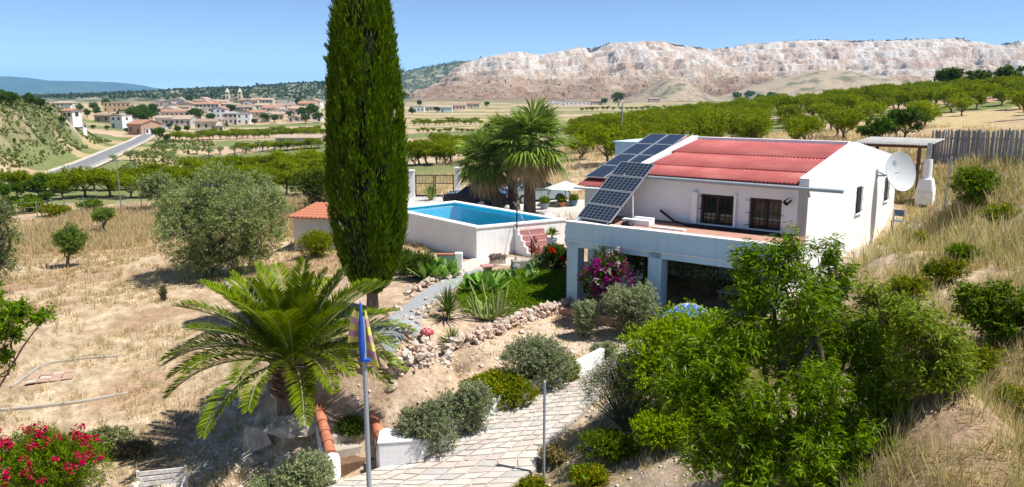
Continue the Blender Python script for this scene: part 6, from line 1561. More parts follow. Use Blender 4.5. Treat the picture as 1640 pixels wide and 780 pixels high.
def agave_clump(u, v, wpx, n, label, seed, name='agave'):
    g = hit(u, v); rg = np.random.default_rng(seed); s = g[1] / 1262.; e = empty(name, g, 0, label, 'plant')
    for i in range(n):
        a = i * 2.4; q = math.sqrt(i / n) * wpx * s * .5; c_ = np.array([q * math.cos(a), q * .7 * math.sin(a), 0])
        V, F_ = [], []
        for j in range(9):
            az = j * 2.39996 + rg.uniform(-.2, .2); el = R(rg.uniform(35, 82)); l = rg.uniform(.6, 1.0); o = np.array([math.cos(az), math.sin(az), 0]); d = o * math.cos(el) + np.array([0, 0, math.sin(el)]); sd = np.array([-o[1], o[0], 0]); k = len(V)
            for t, ww in ((0, .06), (.3, .14), (.65, .28), (.88, .18), (1, .01)):
                p_ = c_ + d * l * t + o * .12 * l * t * t; V += [p_ - sd * ww * .5, p_ - np.cross(d, sd) * -.02, p_ + sd * ww * .5]
            for b_ in range(4): F_ += [(k + 3 * b_, k + 3 * b_ + 1, k + 3 * b_ + 4, k + 3 * b_ + 3), (k + 3 * b_ + 1, k + 3 * b_ + 2, k + 3 * b_ + 5, k + 3 * b_ + 4)]
        MB().add(V, F_, True).build('rosette', AGV, e)
agave_clump(696, 446, 66, 9, 'broad leaved agave clump between cypress and white pier', 581)
agave_clump(772, 470, 54, 6, 'broad leaved agave at left end of green bed', 582)
def prickly(u, v, label, seed, n=14, size=.2):
    g = hit(u, v); rg = np.random.default_rng(seed); e = empty('prickly_pear', g, 0, label, 'cactus')
    pads = [(np.zeros(3), np.array([0, 0, 1.]))]
    tips = [(np.array([rg.uniform(-.3, .3), rg.uniform(-.2, .2), 0]), nrm(np.array([rg.uniform(-.5, .5), rg.uniform(-.3, .3), 1.]))) for _ in range(4)]
    for i in range(n):
        b_, d = tips.pop(0); l = size * rg.uniform(1.2, 1.8); wv = nrm(np.cross(d, rg.normal(size=3))); nv = np.cross(d, wv)
        V = []; ns = 12
        for sg in (-.5, .5):
            for k in range(ns):
                th = 2 * math.pi * k / ns; V.append(b_ + d * (l * .5 + l * .5 * math.cos(th)) + wv * l * .36 * math.sin(th) * (1 - .2 * math.cos(th + math.pi)) + nv * sg * .045)
        MB().add(V, [tuple(range(ns)), tuple(range(2 * ns - 1, ns - 1, -1))] + [(k, ns + k, ns + (k + 1) % ns, (k + 1) % ns) for k in range(ns)]).build('pad', PAD, e)
        for _ in range(rg.integers(1, 3)): tips.append((b_ + d * l * .92 + wv * rg.uniform(-.1, .1), nrm(d + rg.normal(size=3) * .6 + [0, 0, .25])))
prickly(850, 450, 'prickly pear in the back of green bed', 591); prickly(818, 452, 'lighter prickly pear left in the bed', 592, 9); prickly(932, 478, 'prickly pear near right end of bed', 593, 10, .24)
# candelabra cactus
g = hit(786, 512); e = empty('candelabra_cactus', g, 0, 'clump of tall ribbed candelabra cactus by rock wall', 'cactus'); rg = np.random.default_rng(601)
for i in range(34):
    a = i * 2.4 + rg.uniform(-.4, .4); q = .1 + .62 * math.sqrt(i / 34); o = np.array([math.cos(a), math.sin(a) * .7, 0]); h = rg.uniform(.45, 1.35) * (1 - .2 * q)
    C = [o * .12 * rg.random(), o * q * .8 + [0, 0, .18], o * q + [0, 0, .42 * h + .1], o * (q + .1) + rg.normal(size=3) * .09 + [0, 0, h]]
    mb = MB().tube(C, [.03, .034, .034, .018], 6); mb.build('stem', CAC, e)
# ================================================================ things in the garden
# --- cars
def car(name, g, rz, paint, label, rack=False):
    e = empty(name, g, rz, label, 'car')
    L2, W2 = 2.1, .86
    prof = [(-2.1, .32), (-2.12, .62), (-2.02, .86), (-1.1, .98), (-.55, 1.42), (-.1, 1.52), (1.05, 1.5), (1.7, 1.12), (2.06, 1.0), (2.12, .6), (2.08, .3)]
    low = [(-2.1, .32), (-2.12, .62), (-2.02, .86), (-1.15, .97), (1.75, 1.02), (2.06, .98), (2.12, .6), (2.08, .3)]
    mb = MB(); n = len(low)
    for s in (-1, 1): pass
    def ring_(y, sc_): return [(x_, y, z_ if z_ < .9 else z_ - (1 - sc_) * .05) for x_, z_ in low]
    ys = [-W2, -W2 * .97, W2 * .97, W2]
    V = ring_(-W2 + .06, .6) + ring_(-W2, 1) + ring_(W2, 1) + ring_(W2 - .06, .6)
    for k in range(n): V[k] = (V[k][0] * .985, V[k][1], V[k][2]); V[3 * n + k] = (V[3 * n + k][0] * .985, V[3 * n + k][1], V[3 * n + k][2])
    F_ = [(a * n + k, a * n + (k + 1) % n, (a + 1) * n + (k + 1) % n, (a + 1) * n + k) for a in range(3) for k in range(n)] + [tuple(range(n)), tuple(range(4 * n - 1, 3 * n - 1, -1))]
    body = MB().add(V, F_).build('body', paint, e, .03)
    # greenhouse: glass block with painted roof and pillars
    gb = [(-1.12, .96), (-.52, 1.42), (1.08, 1.44), (1.74, 1.0)]
    V = [(x_, -W2 + .06 if z_ < 1.2 else -W2 + .2, z_) for x_, z_ in gb] + [(x_, W2 - .06 if z_ < 1.2 else W2 - .2, z_) for x_, z_ in gb]
    MB().add(V, [(0, 1, 2, 3), (7, 6, 5, 4), (0, 4, 5, 1), (1, 5, 6, 2), (2, 6, 7, 3)]).build('windows', MT['glass'], e)
    MB().add([(-.54, -W2 + .2, 1.42), (-.15, -W2 + .22, 1.5), (1.0, -W2 + .22, 1.5), (1.1, -W2 + .2, 1.43), (-.54, W2 - .2, 1.42), (-.15, W2 - .22, 1.5), (1.0, W2 - .22, 1.5), (1.1, W2 - .2, 1.43)],
             [(0, 1, 5, 4), (1, 2, 6, 5), (2, 3, 7, 6), (0, 4, 7, 3)], True).build('roof', paint, e)
    pm_ = MB()
    for sg in (-1, 1):
        for (xa, za, xb, zb) in ((-1.13, .96, -.53, 1.43), (.28, .98, .25, 1.45), (1.76, 1.0, 1.09, 1.45)):
            pm_.tube([(xa, sg * (W2 - .055), za), (xb, sg * (W2 - .195), zb)], .035, 5)
    pm_.build('pillars', paint, e)
    for xx in (-1.32, 1.3):
        for sg in (-1, 1):
            y_ = sg * (W2 - .1)
            w_ = MB().tube([(xx, y_ - .11, .32), (xx, y_ + .11, .32)], .32, 20, True, False).build('wheel', MT['black'], e)
            MB().tube([(xx, y_ + sg * .10, .32), (xx, y_ + sg * .125, .32)], .19, 14, True, False).build('rim', MT['steel'], w_)
    for sg in (-1, 1):
        MB().box(-2.13, -2.0, sg * .6 - .16, sg * .6 + .16, .66, .8).build('headlight', MT['alu'], e, .02)
        MB().box(2.02, 2.13, sg * .66 - .12, sg * .66 + .12, .72, .95).build('tail_light', MT['terracotta'], e, .02)
        MB().box(-.75, -.6, sg * (W2 + .02) - .07, sg * (W2 + .02) + .07, .98, 1.1).build('mirror', paint, e, .02)
    return e
DK = M('dark_blue_car_paint', (.012, .03, .07), (.010, .026, .06), 1, .25, 0, spec=.5, coat=.6); SV = M('silver_car_paint', (.45, .47, .5), (.42, .44, .47), 1, .3, 0, metal=.5, coat=.6); LB = M('light_blue_car_paint', (.33, .40, .42), (.3, .37, .39), 1, .3, 0, coat=.5)
def gp(u, v, Y): g = py(u, v, Y); g[2] = float(ter(g[0], g[1])) + .07; return g
car('parked_car', gp(764, 330, 51.5), R(-8), DK, 'dark blue car parked left behind the pool')
car('parked_car', gp(800, 326, 55.5), R(170), SV, 'silver car parked behind the dark blue one')
car('parked_car', gp(860, 328, 52.5), R(200), LB, 'pale blue car half hidden by the fan palm trunks')
# --- gate with white piers
gl_, gr_ = gp(660, 318, 57.5), gp(733, 318, 57.5)
for p_, lab in ((gl_, 'white gate pier close to the cypress'), (gr_, 'white gate pier close to the fan palms')):
    e = empty('gate_pier', p_, 0, lab, 'pier'); MB().box(-.19, .19, -.19, .19, -.2, 1.95).build('shaft', MT['white_clean'], e, .02); MB().box(-.24, .24, -.24, .24, 1.952, 2.05).build('cap', MT['white_clean'], e, .02)
wg = gr_[0] - gl_[0] - .5
e = empty('iron_gate', gl_ + [.25, 0, 0], math.atan2(gr_[1] - gl_[1], gr_[0] - gl_[0]), 'black iron double gate with thin upright bars', 'gate')
for lf in (0, 1):
    x0, x1 = lf * wg / 2 + .02, (lf + 1) * wg / 2 - .02
    le = MB().box(x0, x1, -.02, .02, .08, .13).box(x0, x1, -.02, .02, 1.02, 1.07).box(x0, x1, -.02, .02, 1.62, 1.67).box(x0, x0 + .07, -.025, .025, .05, 1.7).box(x1 - .07, x1, -.025, .025, .05, 1.7).build('leaf_frame', MT['black'], e)
    nb_ = 13
    for k in range(1, nb_): q = x0 + (x1 - x0) * k / nb_; MB().tube([(q, 0, 1.04), (q, 0, 1.74)], .013, 5).build('bar', MT['black'], le)
    MB().box(x0 + .07, x1 - .07, -.012, .012, .13, .22).build('kick_rail', MT['black'], le)
# --- pots, chair, lounger, parasol
def pot(u, v, Y, r, h, mat, label, leaf=None, lr=.3, seed=0, name='flower_pot', z=None):
    g = py(u, v, Y); g[2] = (float(ter(g[0], g[1])) + .06) if z is None else z
    e = empty(name, g, 0, label, 'pot')
    MB().lathe([(r * .62, 0), (r * .8, h * .5), (r, h * .9), (r * 1.08, h * .92), (r * 1.08, h), (r * .9, h), (r * .88, h * .88)], 16).build('pot', mat, e)
    if leaf:
        rg = np.random.default_rng(seed); Q, *_ = foliage([(0, 0, h + lr * .5, lr, lr, lr * .8)], 130, lr * .8, 9, .1, .04, rg, up=.7, inner=.1)
        link('plant', quads_mesh('pot_plant', Q), e, leaf)
    return e
BLU = M('blue_glaze', (.10, .16, .22), (.08, .13, .18), 3, .3, 0); GRP = M('grey_glaze', (.3, .34, .4), (.25, .29, .34), 3, .35, 0)
pot(872, 326, 48.5, .3, .5, GRP, 'grey pot with grassy plant next to fan palm', GREEN, .38, 1); pot(900, 328, 49, .28, .42, MT['terracotta'], 'terracotta pot with green plant under the parasol', GREEN, .34, 2); pot(918, 328, 49, .28, .48, BLU, 'blue pot with green plant beside the villa wall', GREEN, .3, 3)
pot(885, 327, 50.5, .2, .2, MT['terracotta'], 'low terracotta bowl between two pots')
pot(914, 346, 38.5, .24, .42, MT['terracotta'], 'orange clay pot behind the tilted panels')
pt = pot(884, 392, 35.2, .24, .5, GRP, 'grey pot with spiky palm like plant on pool steps', None, z=.35)
V = MB(); rg = np.random.default_rng(631)
Q = []
az = np.arange(34) * 2.4; el = np.radians(np.linspace(10, 85, 34)); d = np.stack([np.cos(az) * np.cos(el), np.sin(az) * np.cos(el), np.sin(el)], 1)
link('leaves', quads_mesh('pot_yucca', leaf_quads(np.tile([[0, 0, .62]], (34, 1)) + d * .04, d, .42, .06, rg)), pt, GREEN); MB().tube([(0, 0, .4), (0, 0, .66)], .04, 7).build('stem', MT['bark'], pt)
g0 = pz(884, 398, -.1); MB().box(-.35, .45, -.35, .35, -.3, .4).build('plant_block', MT['white_stain'], None).location = (pt.location.x, pt.location.y, -.05)
tag([o for o in col.objects if o.name.startswith('plant_block')][0], 'white block carrying the grey pot at pool stairs', 'block')
# white plastic chair
g = gp(774, 338, 47.0); e = empty('plastic_chair', g, R(30), 'white plastic garden chair behind the pool', 'chair')
MB().box(-.25, .25, -.24, .24, .40, .44).build('seat', MT['white_clean'], e, .01)
V = [(.27 * math.cos(t), .24 + .03 * math.sin(t), .42 + .52 * max(0, math.sin(t)) ** .5) for t in np.linspace(0, math.pi, 14)]
bk = MB().add(V + [(x_, y_ + .03, z_) for x_, y_, z_ in V], [tuple(range(14)), tuple(range(27, 13, -1))] + [(k, k + 1, 15 + k, 14 + k) for k in range(13)]).build('backrest', MT['white_clean'], e)
for sx in (-.22, .22):
    for sy in (-.2, .2): MB().tube([(sx, sy, .41), (sx * 1.15, sy * 1.2, 0)], .022, 6).build('leg', MT['white_clean'], e)
    MB().box(sx - .03, sx + .03, -.22, .24, .62, .65).build('armrest', MT['white_clean'], e)
# striped lounger
m, nt, p = newmat('pink_stripes'); v_ = tex(nt, 'Object'); wv = nd(nt, 'ShaderNodeTexWave'); wv.bands_direction = 'X'; wv.inputs['Scale'].default_value = 1.6; nt.links.new(v_, wv.inputs[0])
nt.links.new(ramp(nt, wv.outputs[0], [(.45, (.68, .2, .3)), (.55, (.82, .72, .72))]), p.inputs['Base Color']); p.inputs['Roughness'].default_value = .8
g = gp(895, 350, 41.0); e = empty('sun_lounger', g, R(55), 'pink and white striped sun lounger beside the pool', 'lounger')
MB().box(-.32, .32, -1.3, .1, .30, .36).build('seat_cushion', m, e, .02); MB().hexa([(-.32, .1, .3), (.32, .1, .3), (.32, .75, .85), (-.32, .75, .85), (-.32, .06, .36), (.32, .06, .36), (.32, .71, .91), (-.32, .71, .91)]).build('backrest', m, e, .02)
for sx in (-.28, .28):
    for sy in (-1.2, 0.05): MB().box(sx - .02, sx + .02, sy - .02, sy + .02, 0, .3).build('leg', MT['white_clean'], e)
g = gp(905, 326, 50); e = empty('parasol', g, 0, 'white garden parasol left of the villa roof', 'parasol')
MB().tube([(0, 0, -.1), (0, 0, 1.5)], .025, 8).build('pole', MT['darkwood'], e); MB().add([(1.35 * math.cos(t), 1.35 * math.sin(t), 1.15) for t in np.linspace(0, 2 * math.pi, 9)[:-1]] + [(0, 0, 1.62)], [(k, (k + 1) % 8, 8) for k in range(8)]).build('canopy', M('parasol_cloth', (.62, .68, .58), (.58, .64, .54), 2, .8, 0), e)
# --- seated red statue on a stone block
g = pz(856, 411, -.15); e = empty('garden_statue', g, R(-20), 'red seated figure statue at the foot of pool stairs', 'statue')
RS = M('red_statue', (.28, .06, .04), (.18, .035, .025), 6, .6, .3)
MB().lathe([(.30, 0), (.34, .06), (.30, .16), (.21, .2), (.20, .32), (.23, .46), (.19, .56), (.085, .6), (.075, .64), (.11, .68), (.135, .76), (.12, .85), (.08, .9), (.055, .95), (.02, .99)], 18, sy=.75).build('body', RS, e)
for sg in (-1, 1): MB().tube([(sg * .2, 0, .5), (sg * .27, -.06, .34), (sg * .1, -.2, .24)], [.06, .055, .045], 8).build('arm', RS, e); MB().tube([(sg * .05, -.02, .1), (sg * .33, -.08, .1), (sg * .05, -.26, .09)], [.09, .085, .06], 8).build('leg', RS, e)
def simple(name, g, rz, label, cat): return empty(name, g, rz, label, cat)
g = hit(840, 434); e = simple('stone_bench', g, R(10), 'worn stone block bench below the red statue', 'bench'); MB().box(-.55, .5, -.2, .25, -.1, .5).build('seat', MT['concrete'], e, .05)
g = hit(826, 436); e = simple('stone_jar', g, 0, 'grey stone jar left of the worn stone block', 'jar'); MB().lathe([(.16, 0), (.24, .15), (.22, .32), (.12, .45), (.07, .5), (.05, .6), (.03, .66)], 14).build('body', M('grey_stone', (.3, .3, .31), (.2, .2, .21), 6, .9, .5), e)
g = hit(797, 424); e = simple('stone_trough', g, R(12), 'concrete trough full of mauve succulents before pool', 'planter'); MB().box(-.35, .35, -.16, .16, -.1, .28).build('trough', MT['concrete'], e, .03)
Q, *_ = foliage([(-.15, 0, .38, .28, .2, .14), (.18, 0, .36, .24, .2, .14)], 260, .14, 8, .05, .03, np.random.default_rng(641), up=.6); link('succulents', quads_mesh('succulents', Q), e, leafmat('mauve_succulent', (.20, .15, .13), (.36, .29, .25), .15))
# --- toy mushroom
g = hit(684, 549); e = simple('toy_mushroom', g, 0, 'red spotted toy mushroom on a tan stalk', 'ornament'); e.scale = (.85, .85, 1.1)
MB().lathe([(.14, -.05), (.13, .12), (.12, .3)], 14).build('stalk', M('tan_clay', (.45, .32, .2), (.38, .26, .16), 4, .8, .2), e)
cp_ = [(.26, .27), (.27, .3), (.24, .36), (.16, .42), (.06, .445), (.01, .45)]
cap_ = MB().lathe(cp_, 20).build('cap', M('mushroom_red', (.45, .08, .09), (.38, .06, .07), 3, .5, 0), e)
for i in range(11):
    a = i * 2.4; q = .05 + .17 * math.sqrt(i / 11); zz = np.interp(q, [.01, .06, .16, .24, .27], [.452, .447, .422, .362, .30]); MB().lathe([(.028, -.006), (.024, .008), (.008, .012)], 8, (q * math.cos(a), q * math.sin(a), zz)).build('spot', MT['white_clean'], cap_)
# --- flagpole with streamers
g = py(592, 800, 13.2); g[2] = float(ter(g[0], g[1])); hp_ = py(583, 506, 13.2)[2] - g[2]
e = empty('flag_pole', g, 0, 'grey pole flying a striped flag and blue streamer', 'pole')
MB().tube([(0, 0, -.3), (0, 0, hp_)], [.05, .04], 10).build('shaft', MT['grey_plastic'], e)
BLF = M('blue_cloth', (.02, .10, .52), (.015, .08, .42), 5, .7, .3); YLF = M('yellow_cloth', (.68, .62, .16), (.6, .54, .13), 4, .8, .2); PUF = M('mauve_cloth', (.52, .30, .33), (.45, .25, .28), 4, .8, .2)
MB().lathe([(.03, 0), (.058, .12), (.052, .4), (.036, .75), (.012, 1.05)], 9, (-.03, -.05, hp_ - .78)).build('streamer', BLF, e); MB().box(-.075, .11, -.07, 0, hp_ - .83, hp_ - .77).build('clamp', BLF, e, .01)
MB().tube([(-.02, 0, hp_), (-.02, 0, hp_ + .22)], .01, 5).build('tip', MT['grey_plastic'], e)
rgf = np.random.default_rng(651)
def cloth(x0, x1, sl, z0, z1, mats, nm):
    n = 8; L_ = len(mats)
    for k in range(L_):
        V = []; za, zb = z0 + (z1 - z0) * k / L_, z0 + (z1 - z0) * (k + 1) / L_
        for j in range(n):
            t = j / (n - 1)
            for zz in (za, zb):
                f_ = (zz - z0) / (z1 - z0); xx = x0(f_) + (x1(f_) - x0(f_)) * t; V.append((xx, .05 * math.sin(t * 5 + f_ * 3) + .03, zz + sl * t))
        V2 = [(a, b + .004, c_) for a, b, c_ in V]
        MB().add(V, [(2 * j, 2 * j + 2, 2 * j + 3, 2 * j + 1) for j in range(n - 1)], True).add(V2, [(2 * j + 1, 2 * j + 3, 2 * j + 2, 2 * j) for j in range(n - 1)], True).build(nm, mats[k], e)
cloth(lambda f: -.04, lambda f: -.28 + .06 * f + .2 * max(0, f - .75) * 4 * .25, .05, hp_ - .52, hp_ + .05, [YLF, PUF, YLF, PUF, YLF], 'flag_stripe')
cloth(lambda f: .03, lambda f: .26 - .22 * f, -.02, hp_ - .92, hp_ + .1, [YLF, PUF, YLF, PUF, YLF, PUF, YLF], 'flag_stripe')
# --- slim metal post by the path
g = hit(871, 762); e = empty('metal_post', g, 0, 'slim grey metal post standing right of the path', 'post'); h_ = (762 - 590) * g[1] / 1262; MB().tube([(0, 0, -.2), (0, 0, h_)], .03, 8).build('shaft', MT['grey_plastic'], e); MB().lathe([(.032, 0), (.02, .02), (.004, .03)], 8, (0, 0, h_)).build('cap', MT['steel'], e)
# --- white bench
g = hit(262, 812); e = empty('garden_bench', g, R(14), 'weathered white slatted bench at picture bottom', 'bench')
WB = M('flaking_white_paint', (.72, .70, .66), (.50, .45, .38), 9, .8, .5, .006, 20)
for k in range(4): MB().box(-.5, .5, -.42 + k * .12, -.42 + k * .12 + .1, .40, .43).build('seat_slat', WB, e, .006)
for k in range(3): o = MB().box(-.5, .5, .06, .09, .52 + k * .13, .52 + k * .13 + .1).build('back_slat', WB, e, .006)
for sx in (-.52, .48):
    MB().box(sx, sx + .06, -.42, -.36, 0, .62).build('leg', WB, e, .006); MB().box(sx, sx + .06, .06, .12, 0, .9).build('leg', WB, e, .006); MB().box(sx - .01, sx + .07, -.46, .1, .62, .66).build('armrest', WB, e, .006)
# --- blue parasol by the porch
g = hl(5.1, -.9, .0); e = empty('folded_tent', g, 0, 'blue dome shaped garden parasol beside porch pillar', 'parasol')
nb_ = 8; V = [(0, 0, 1.05)]; F_ = []
for i, (r_, z_) in enumerate([(.28, .98), (.56, .83), (.8, .6)]):
    for k in range(16): a = 2 * math.pi * k / 16; V.append((r_ * math.cos(a) * (1 if k % 2 else .95), r_ * math.sin(a) * (1 if k % 2 else .95), z_))
F_ = [(0, 1 + k, 1 + (k + 1) % 16) for k in range(16)] + [(1 + i * 16 + k, 1 + i * 16 + 16 + k, 1 + i * 16 + 16 + (k + 1) % 16, 1 + i * 16 + (k + 1) % 16) for i in range(2) for k in range(16)]
MB().add(V, F_).build('canopy', M('bright_blue_cloth', (.03, .17, .62), (.02, .12, .48), 3, .6, .1), e); MB().tube([(0, 0, -.1), (0, 0, 1.1)], .025, 8).build('pole', MT['steel'], e)
for k in range(8): a = 2 * math.pi * k / 8; MB().tube([(0, 0, 1.06), (.275 * math.cos(a), .275 * math.sin(a), .985), (.55 * math.cos(a), .55 * math.sin(a), .835), (.78 * math.cos(a), .78 * math.sin(a), .61)], .012, 4).build('rib', MT['white_clean'], e)
# porch table and chairs in the shade
g = hl(5.3, 2.6, .03); e = empty('porch_table', g, HZ, 'white table in the dark porch', 'table'); MB().box(-.6, .6, -.4, .4, .7, .74).build('table_top', MT['white_clean'], e, .01)
for sx in (-.5, .5):
    for sy in (-.3, .3): MB().box(sx - .03, sx + .03, sy - .03, sy + .03, 0, .7).build('leg', MT['white_clean'], e)
# climbing plant hanging under the beam
rg = np.random.default_rng(661); P = np.stack([rg.uniform(3.7, 7.2, 700), rg.uniform(.5, 1.4, 700), 2.58 - rg.exponential(.42, 700)], 1); P = np.concatenate([P, np.stack([rg.uniform(1.9, 3.2, 420), rg.uniform(.6, 1.6, 420), 2.5 - rg.exponential(.5, 420)], 1)]); P = P[P[:, 2] > .4]
g = hl(4.5, .9, 0); PW = np.array([hl(*q) for q in P]) - g; e = empty('porch_creeper', g, 0, 'dark creeper hanging inside the porch opening', 'plant')
Q = shoot_leaves(PW, nrm(rg.normal(size=PW.shape) + [0, 0, -.6]), .35, 9, .1, .06, rg, .1, .3); link('foliage', quads_mesh('creeper', Q), e, DARK)
blossoms(e, PW[rg.integers(0, len(PW), 12)], WPET, 5, .03, rg, .06, 'white_flowers')
mb = MB()
for i in range(30): mb.tube([PW[i], PW[i] + [0, 0, max(.05, 2.58 - P[i, 2])]], .01, 4, False)
mb.build('stems', MT['bark'], e)
# --- palisade fence at the right
pa_, pb_ = py(1488, 266, 40.5), py(1560, 262, 38), 
pc_ = py(1760, 262, 32)
PP = resample([pa_, pb_, pc_], 104); PP[:, 2] = ter(PP[:, 0], PP[:, 1])
e = empty('palisade_fence', PP[0], 0, 'tall fence of grey weathered upright planks on the slope', 'fence')
PLK = [M('weathered_plank_%d' % i, c, tuple(k * .7 for k in c), 6, .9, .4, .01, stretch=(1, 1, .12)) for i, c in enumerate([(.46, .43, .40), (.39, .37, .34), (.52, .49, .44), (.35, .33, .31)])]
prg = np.random.default_rng(671)
for i in range(103):
    q = PP[i] - PP[0]; d = PP[i + 1] - PP[i]; L_ = np.linalg.norm(d[:2]); h_ = 1.6 + prg.uniform(-.07, .06)
    o = MB().box(.006, L_ - .006, -.012, .012, -.25, h_).build('plank', PLK[prg.integers(4)], e); o.location = q; o.rotation_euler = (prg.uniform(-.03, .03), prg.uniform(-.03, .03), math.atan2(d[1], d[0]))
mb = MB()
for zz in (.4, 1.2): mb.tube([p_ - PP[0] + [0.02, .05, zz] for p_ in PP[::6]], .03, 5)
mb.build('rail', MT['brownwood'], e)
# --- thin fence posts
def fpost(u, v, vt, label, r=.03, mat='steel', lean=0):
    g = hit(u, v); h_ = (v - vt) * g[1] / 1262; e = empty('fence_post', g, 0, label, 'post', None); MB().tube([(0, 0, -.2), (lean * h_, 0, h_)], r, 7).build('shaft', MT[mat], e); MB().lathe([(r, 0), (r * .5, .02), (.003, .03)], 7, (lean * h_, 0, h_)).build('cap', MT[mat], e); return g, h_
fpost(1511, 338, 250, 'thin rusty post on the slope right of barbecue', .03, 'grey_plastic', .05); fpost(1428, 388, 340, 'short post at the gable path', .025, 'grey_plastic'); fpost(1625, 262, 205, 'leaning post at the palisade', .035, 'grey_plastic', -.25)
fp = [fpost(u, v, v - h_, lab, .035) for u, v, h_, lab in [(60, 348, 26, 'first post of field fence from the left'), (84, 344, 26, 'second post of field fence from left'), (105, 346, 28, 'third post of field fence from left'), (136, 344, 28, 'fourth post of field fence from left'), (228, 342, 26, 'fence post right of thin grey pole'), (300, 340, 26, 'fence post between the two olives'), (12, 352, 26, 'fence post at left picture edge')]]
w0 = sorted(fp, key=lambda q: q[0][0]); b_ = w0[0][0]; e = empty('wire_fence', b_, 0, 'thin wire strung between the field fence posts', 'fence')
for f_ in (.35, .65, .95): MB().tube([q[0] - b_ + [0, 0, q[1] * f_] for q in w0], .008, 4).build('wire', MT['steel'], e)
# blue line of pipe and odd chair by the gable
g = hl(8.3, 11.5, 0); g[2] = float(ter(g[0], g[1])); e = empty('folding_chair', g, HZ, 'small blue grey folding chair beside the gable', 'chair')
CB = M('blue_steel', (.12, .2, .28), (.1, .17, .24), 3, .5, 0); MB().box(-.2, .2, -.2, .2, .42, .45).build('seat', CB, e, .01); MB().box(-.2, .2, .2, .23, .6, .85).build('backrest', CB, e, .01)
for sx in (-.19, .19): MB().tube([(sx, -.2, 0), (sx, .22, .85)], .015, 6).build('leg', CB, e); MB().tube([(sx, .22, 0), (sx, -.2, .43)], .015, 6).build('leg', CB, e)
# ================================================================ dry grass
def blades(C, nper, h, spread, rg, lean=.5, w=.012):
    n = len(C); K = n * nper
    c_ = np.repeat(C, nper, 0); hh = np.repeat(h, nper) * rg.uniform(.45, 1.15, K)
    a = rg.uniform(0, 6.28, K); o = np.stack([np.cos(a), np.sin(a), np.zeros(K)], 1)
    b = c_ + o * np.repeat(spread, nper)[:, None] * rg.random((K, 1))
    le = rg.uniform(.05, lean, (K, 1)); tip = b + o * hh[:, None] * le + np.stack([np.zeros(K)] * 2 + [hh], 1) * np.sqrt(1 - .6 * le[:, 0] ** 2)[:, None]
    mid = b + (tip - b) * .55 + np.array([0, 0, .06]) * hh[:, None]
    a2 = rg.uniform(0, 6.28, K); s = np.stack([np.cos(a2), np.sin(a2), np.zeros(K)], 1) * w
    d = np.hypot(b[:, 0], b[:, 1])[:, None]; s = s * np.clip(d / 16, .7, 3)
    return np.stack([b - s * .5, b + s * .5, mid + s * .4, tip, mid - s * .4], 1)[:, [0, 1, 2, 3, 4]]
grg = np.random.default_rng(701)
Z_noplants = [Z_garden, Z_bank, Z_rockl, [p_ for p_ in PLf] + [p_ for p_ in PRt[::-1]], Z_drive]
hfoot = [hl(-4.6, -1, 0), hl(8.2, -1.2, 0), hl(7.9, 15, 0), hl(-4.6, 15, 0)]
Z_noplants.append(hfoot); Z_noplants.append([PN, PR, PF, PL])
def spots(n, x0, x1, y0, y1, thr, sc_, off=0):
    x = grg.uniform(x0, x1, n); y = grg.uniform(y0, y1, n)
    k = (fbm(x * sc_ + off, y * sc_ + off, 3) > thr)
    for Zp in Z_noplants: k &= ~inpoly(x, y, Zp)
    u_ = np.abs(x / np.maximum(y, .1)); k &= u_ < .95
    x, y = x[k], y[k]; return np.stack([x, y, ter(x, y) - .01], 1)
Q = []
C = spots(26000, -46, -4, 13, 62, .40, .3); Q.append(blades(C, 7, grg.uniform(.10, .30, len(C)), np.full(len(C), .14), grg))
C = spots(4200, -46, -4, 13, 62, .58, .22, 30); Q.append(blades(C, 10, grg.uniform(.2, .42, len(C)), np.full(len(C), .2), grg))
C = spots(9000, -34, -8, 44, 62, .35, .2, 60); Q.append(blades(C, 6, grg.uniform(.35, .7, len(C)), np.full(len(C), .2), grg))
STRAW = leafmat('straw', (.52, .41, .24), (.78, .67, .44), .4, .7, .15)
tag(link('dry_grass', quads_mesh('dry_grass', np.concatenate(Q)), None, STRAW), 'straw coloured dry grass over the field at left', 'grass', kind='stuff')
Q = []
C = spots(20000, 4, 30, 7, 46, .42, .35, 10); Q.append(blades(C, 9, grg.uniform(.15, .45, len(C)), np.full(len(C), .16), grg))
C = spots(6000, 4, 30, 7, 46, .53, .25, 90); Q.append(blades(C, 16, grg.uniform(.45, .95, len(C)), np.full(len(C), .22), grg, .6))
C = spots(4200, 5, 16, 7, 22, .42, .5, 120); Q.append(blades(C, 12, grg.uniform(.25, .6, len(C)), np.full(len(C), .18), grg, .6))
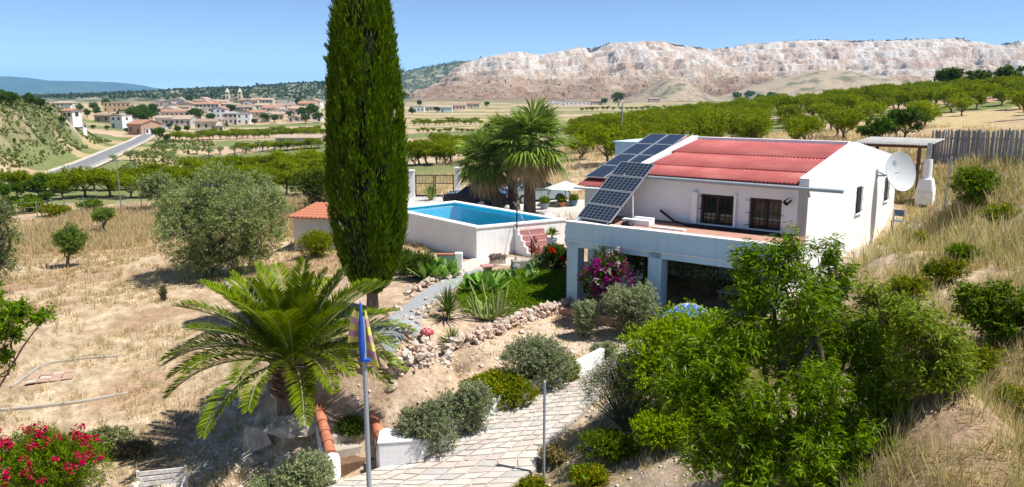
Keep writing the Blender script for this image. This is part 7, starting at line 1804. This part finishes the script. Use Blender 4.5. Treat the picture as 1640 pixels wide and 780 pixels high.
STRAW2 = leafmat('straw_green', (.48, .41, .22), (.76, .68, .42), .4, .7, .15, odd=(.30, .32, .08), oddp=.9)
tag(link('dry_grass', quads_mesh('slope_grass', np.concatenate(Q)), None, STRAW2), 'tall dry grass over the slope right of the villa', 'grass', kind='stuff')
Q = []
C = spots(9000, -8, 40, 40, 90, .40, .12, 40); Q.append(blades(C, 6, grg.uniform(.25, .6, len(C)), np.full(len(C), .3), grg))
tag(link('dry_grass', quads_mesh('far_grass', np.concatenate(Q)), None, STRAW), 'dry grass behind the pool and the villa', 'grass', kind='stuff')
# tufts and weeds round the path and on the bare ground
Q = []
x = grg.uniform(-2, 8, 2600); y = grg.uniform(9, 18, 2600); k = inpoly(x, y, Z_under) & (fbm(x * .9, y * .9, 3) > .5); C = np.stack([x[k], y[k], ter(x[k], y[k])], 1)
Q.append(blades(C, 8, grg.uniform(.08, .28, len(C)), np.full(len(C), .1), grg))
P2 = scatter_poly(Z_bank, 420, grg); C = np.stack([P2[:, 0], P2[:, 1], ter(P2[:, 0], P2[:, 1])], 1); Q.append(blades(C, 6, grg.uniform(.06, .16, len(C)), np.full(len(C), .08), grg))
P2 = scatter_poly(Z_rockl, 420, grg); C = np.stack([P2[:, 0], P2[:, 1], ter(P2[:, 0], P2[:, 1])], 1); Q.append(blades(C, 6, grg.uniform(.08, .25, len(C)), np.full(len(C), .1), grg))
tag(link('weeds', quads_mesh('weeds', np.concatenate(Q)), None, STRAW2), 'dry weeds on the bank and round the path', 'grass', kind='stuff')
# scrub on the low hill at left
x = grg.uniform(-140, -30, 22000); y = grg.uniform(84, 240, 22000); z = ter(x, y)
k = (x / y < -.38) & (fbm(x * .16, y * .16, 4) > .38) & (np.hypot(x - np.interp(y, road_c[:, 1], road_c[:, 0]), 0) > 7); P = np.stack([x[k], y[k], z[k] + .25], 1)
tag(link('hill_bushes', quads_mesh('hill_bushes', tuft_balls(P, grg.uniform(.14, .5, len(P)), grg)), None, leafmat('hill_scrub_leaves', (.10, .13, .04), (.22, .25, .10), .25)), 'low scrub covering the hill left of the road', 'scrub', kind='stuff')
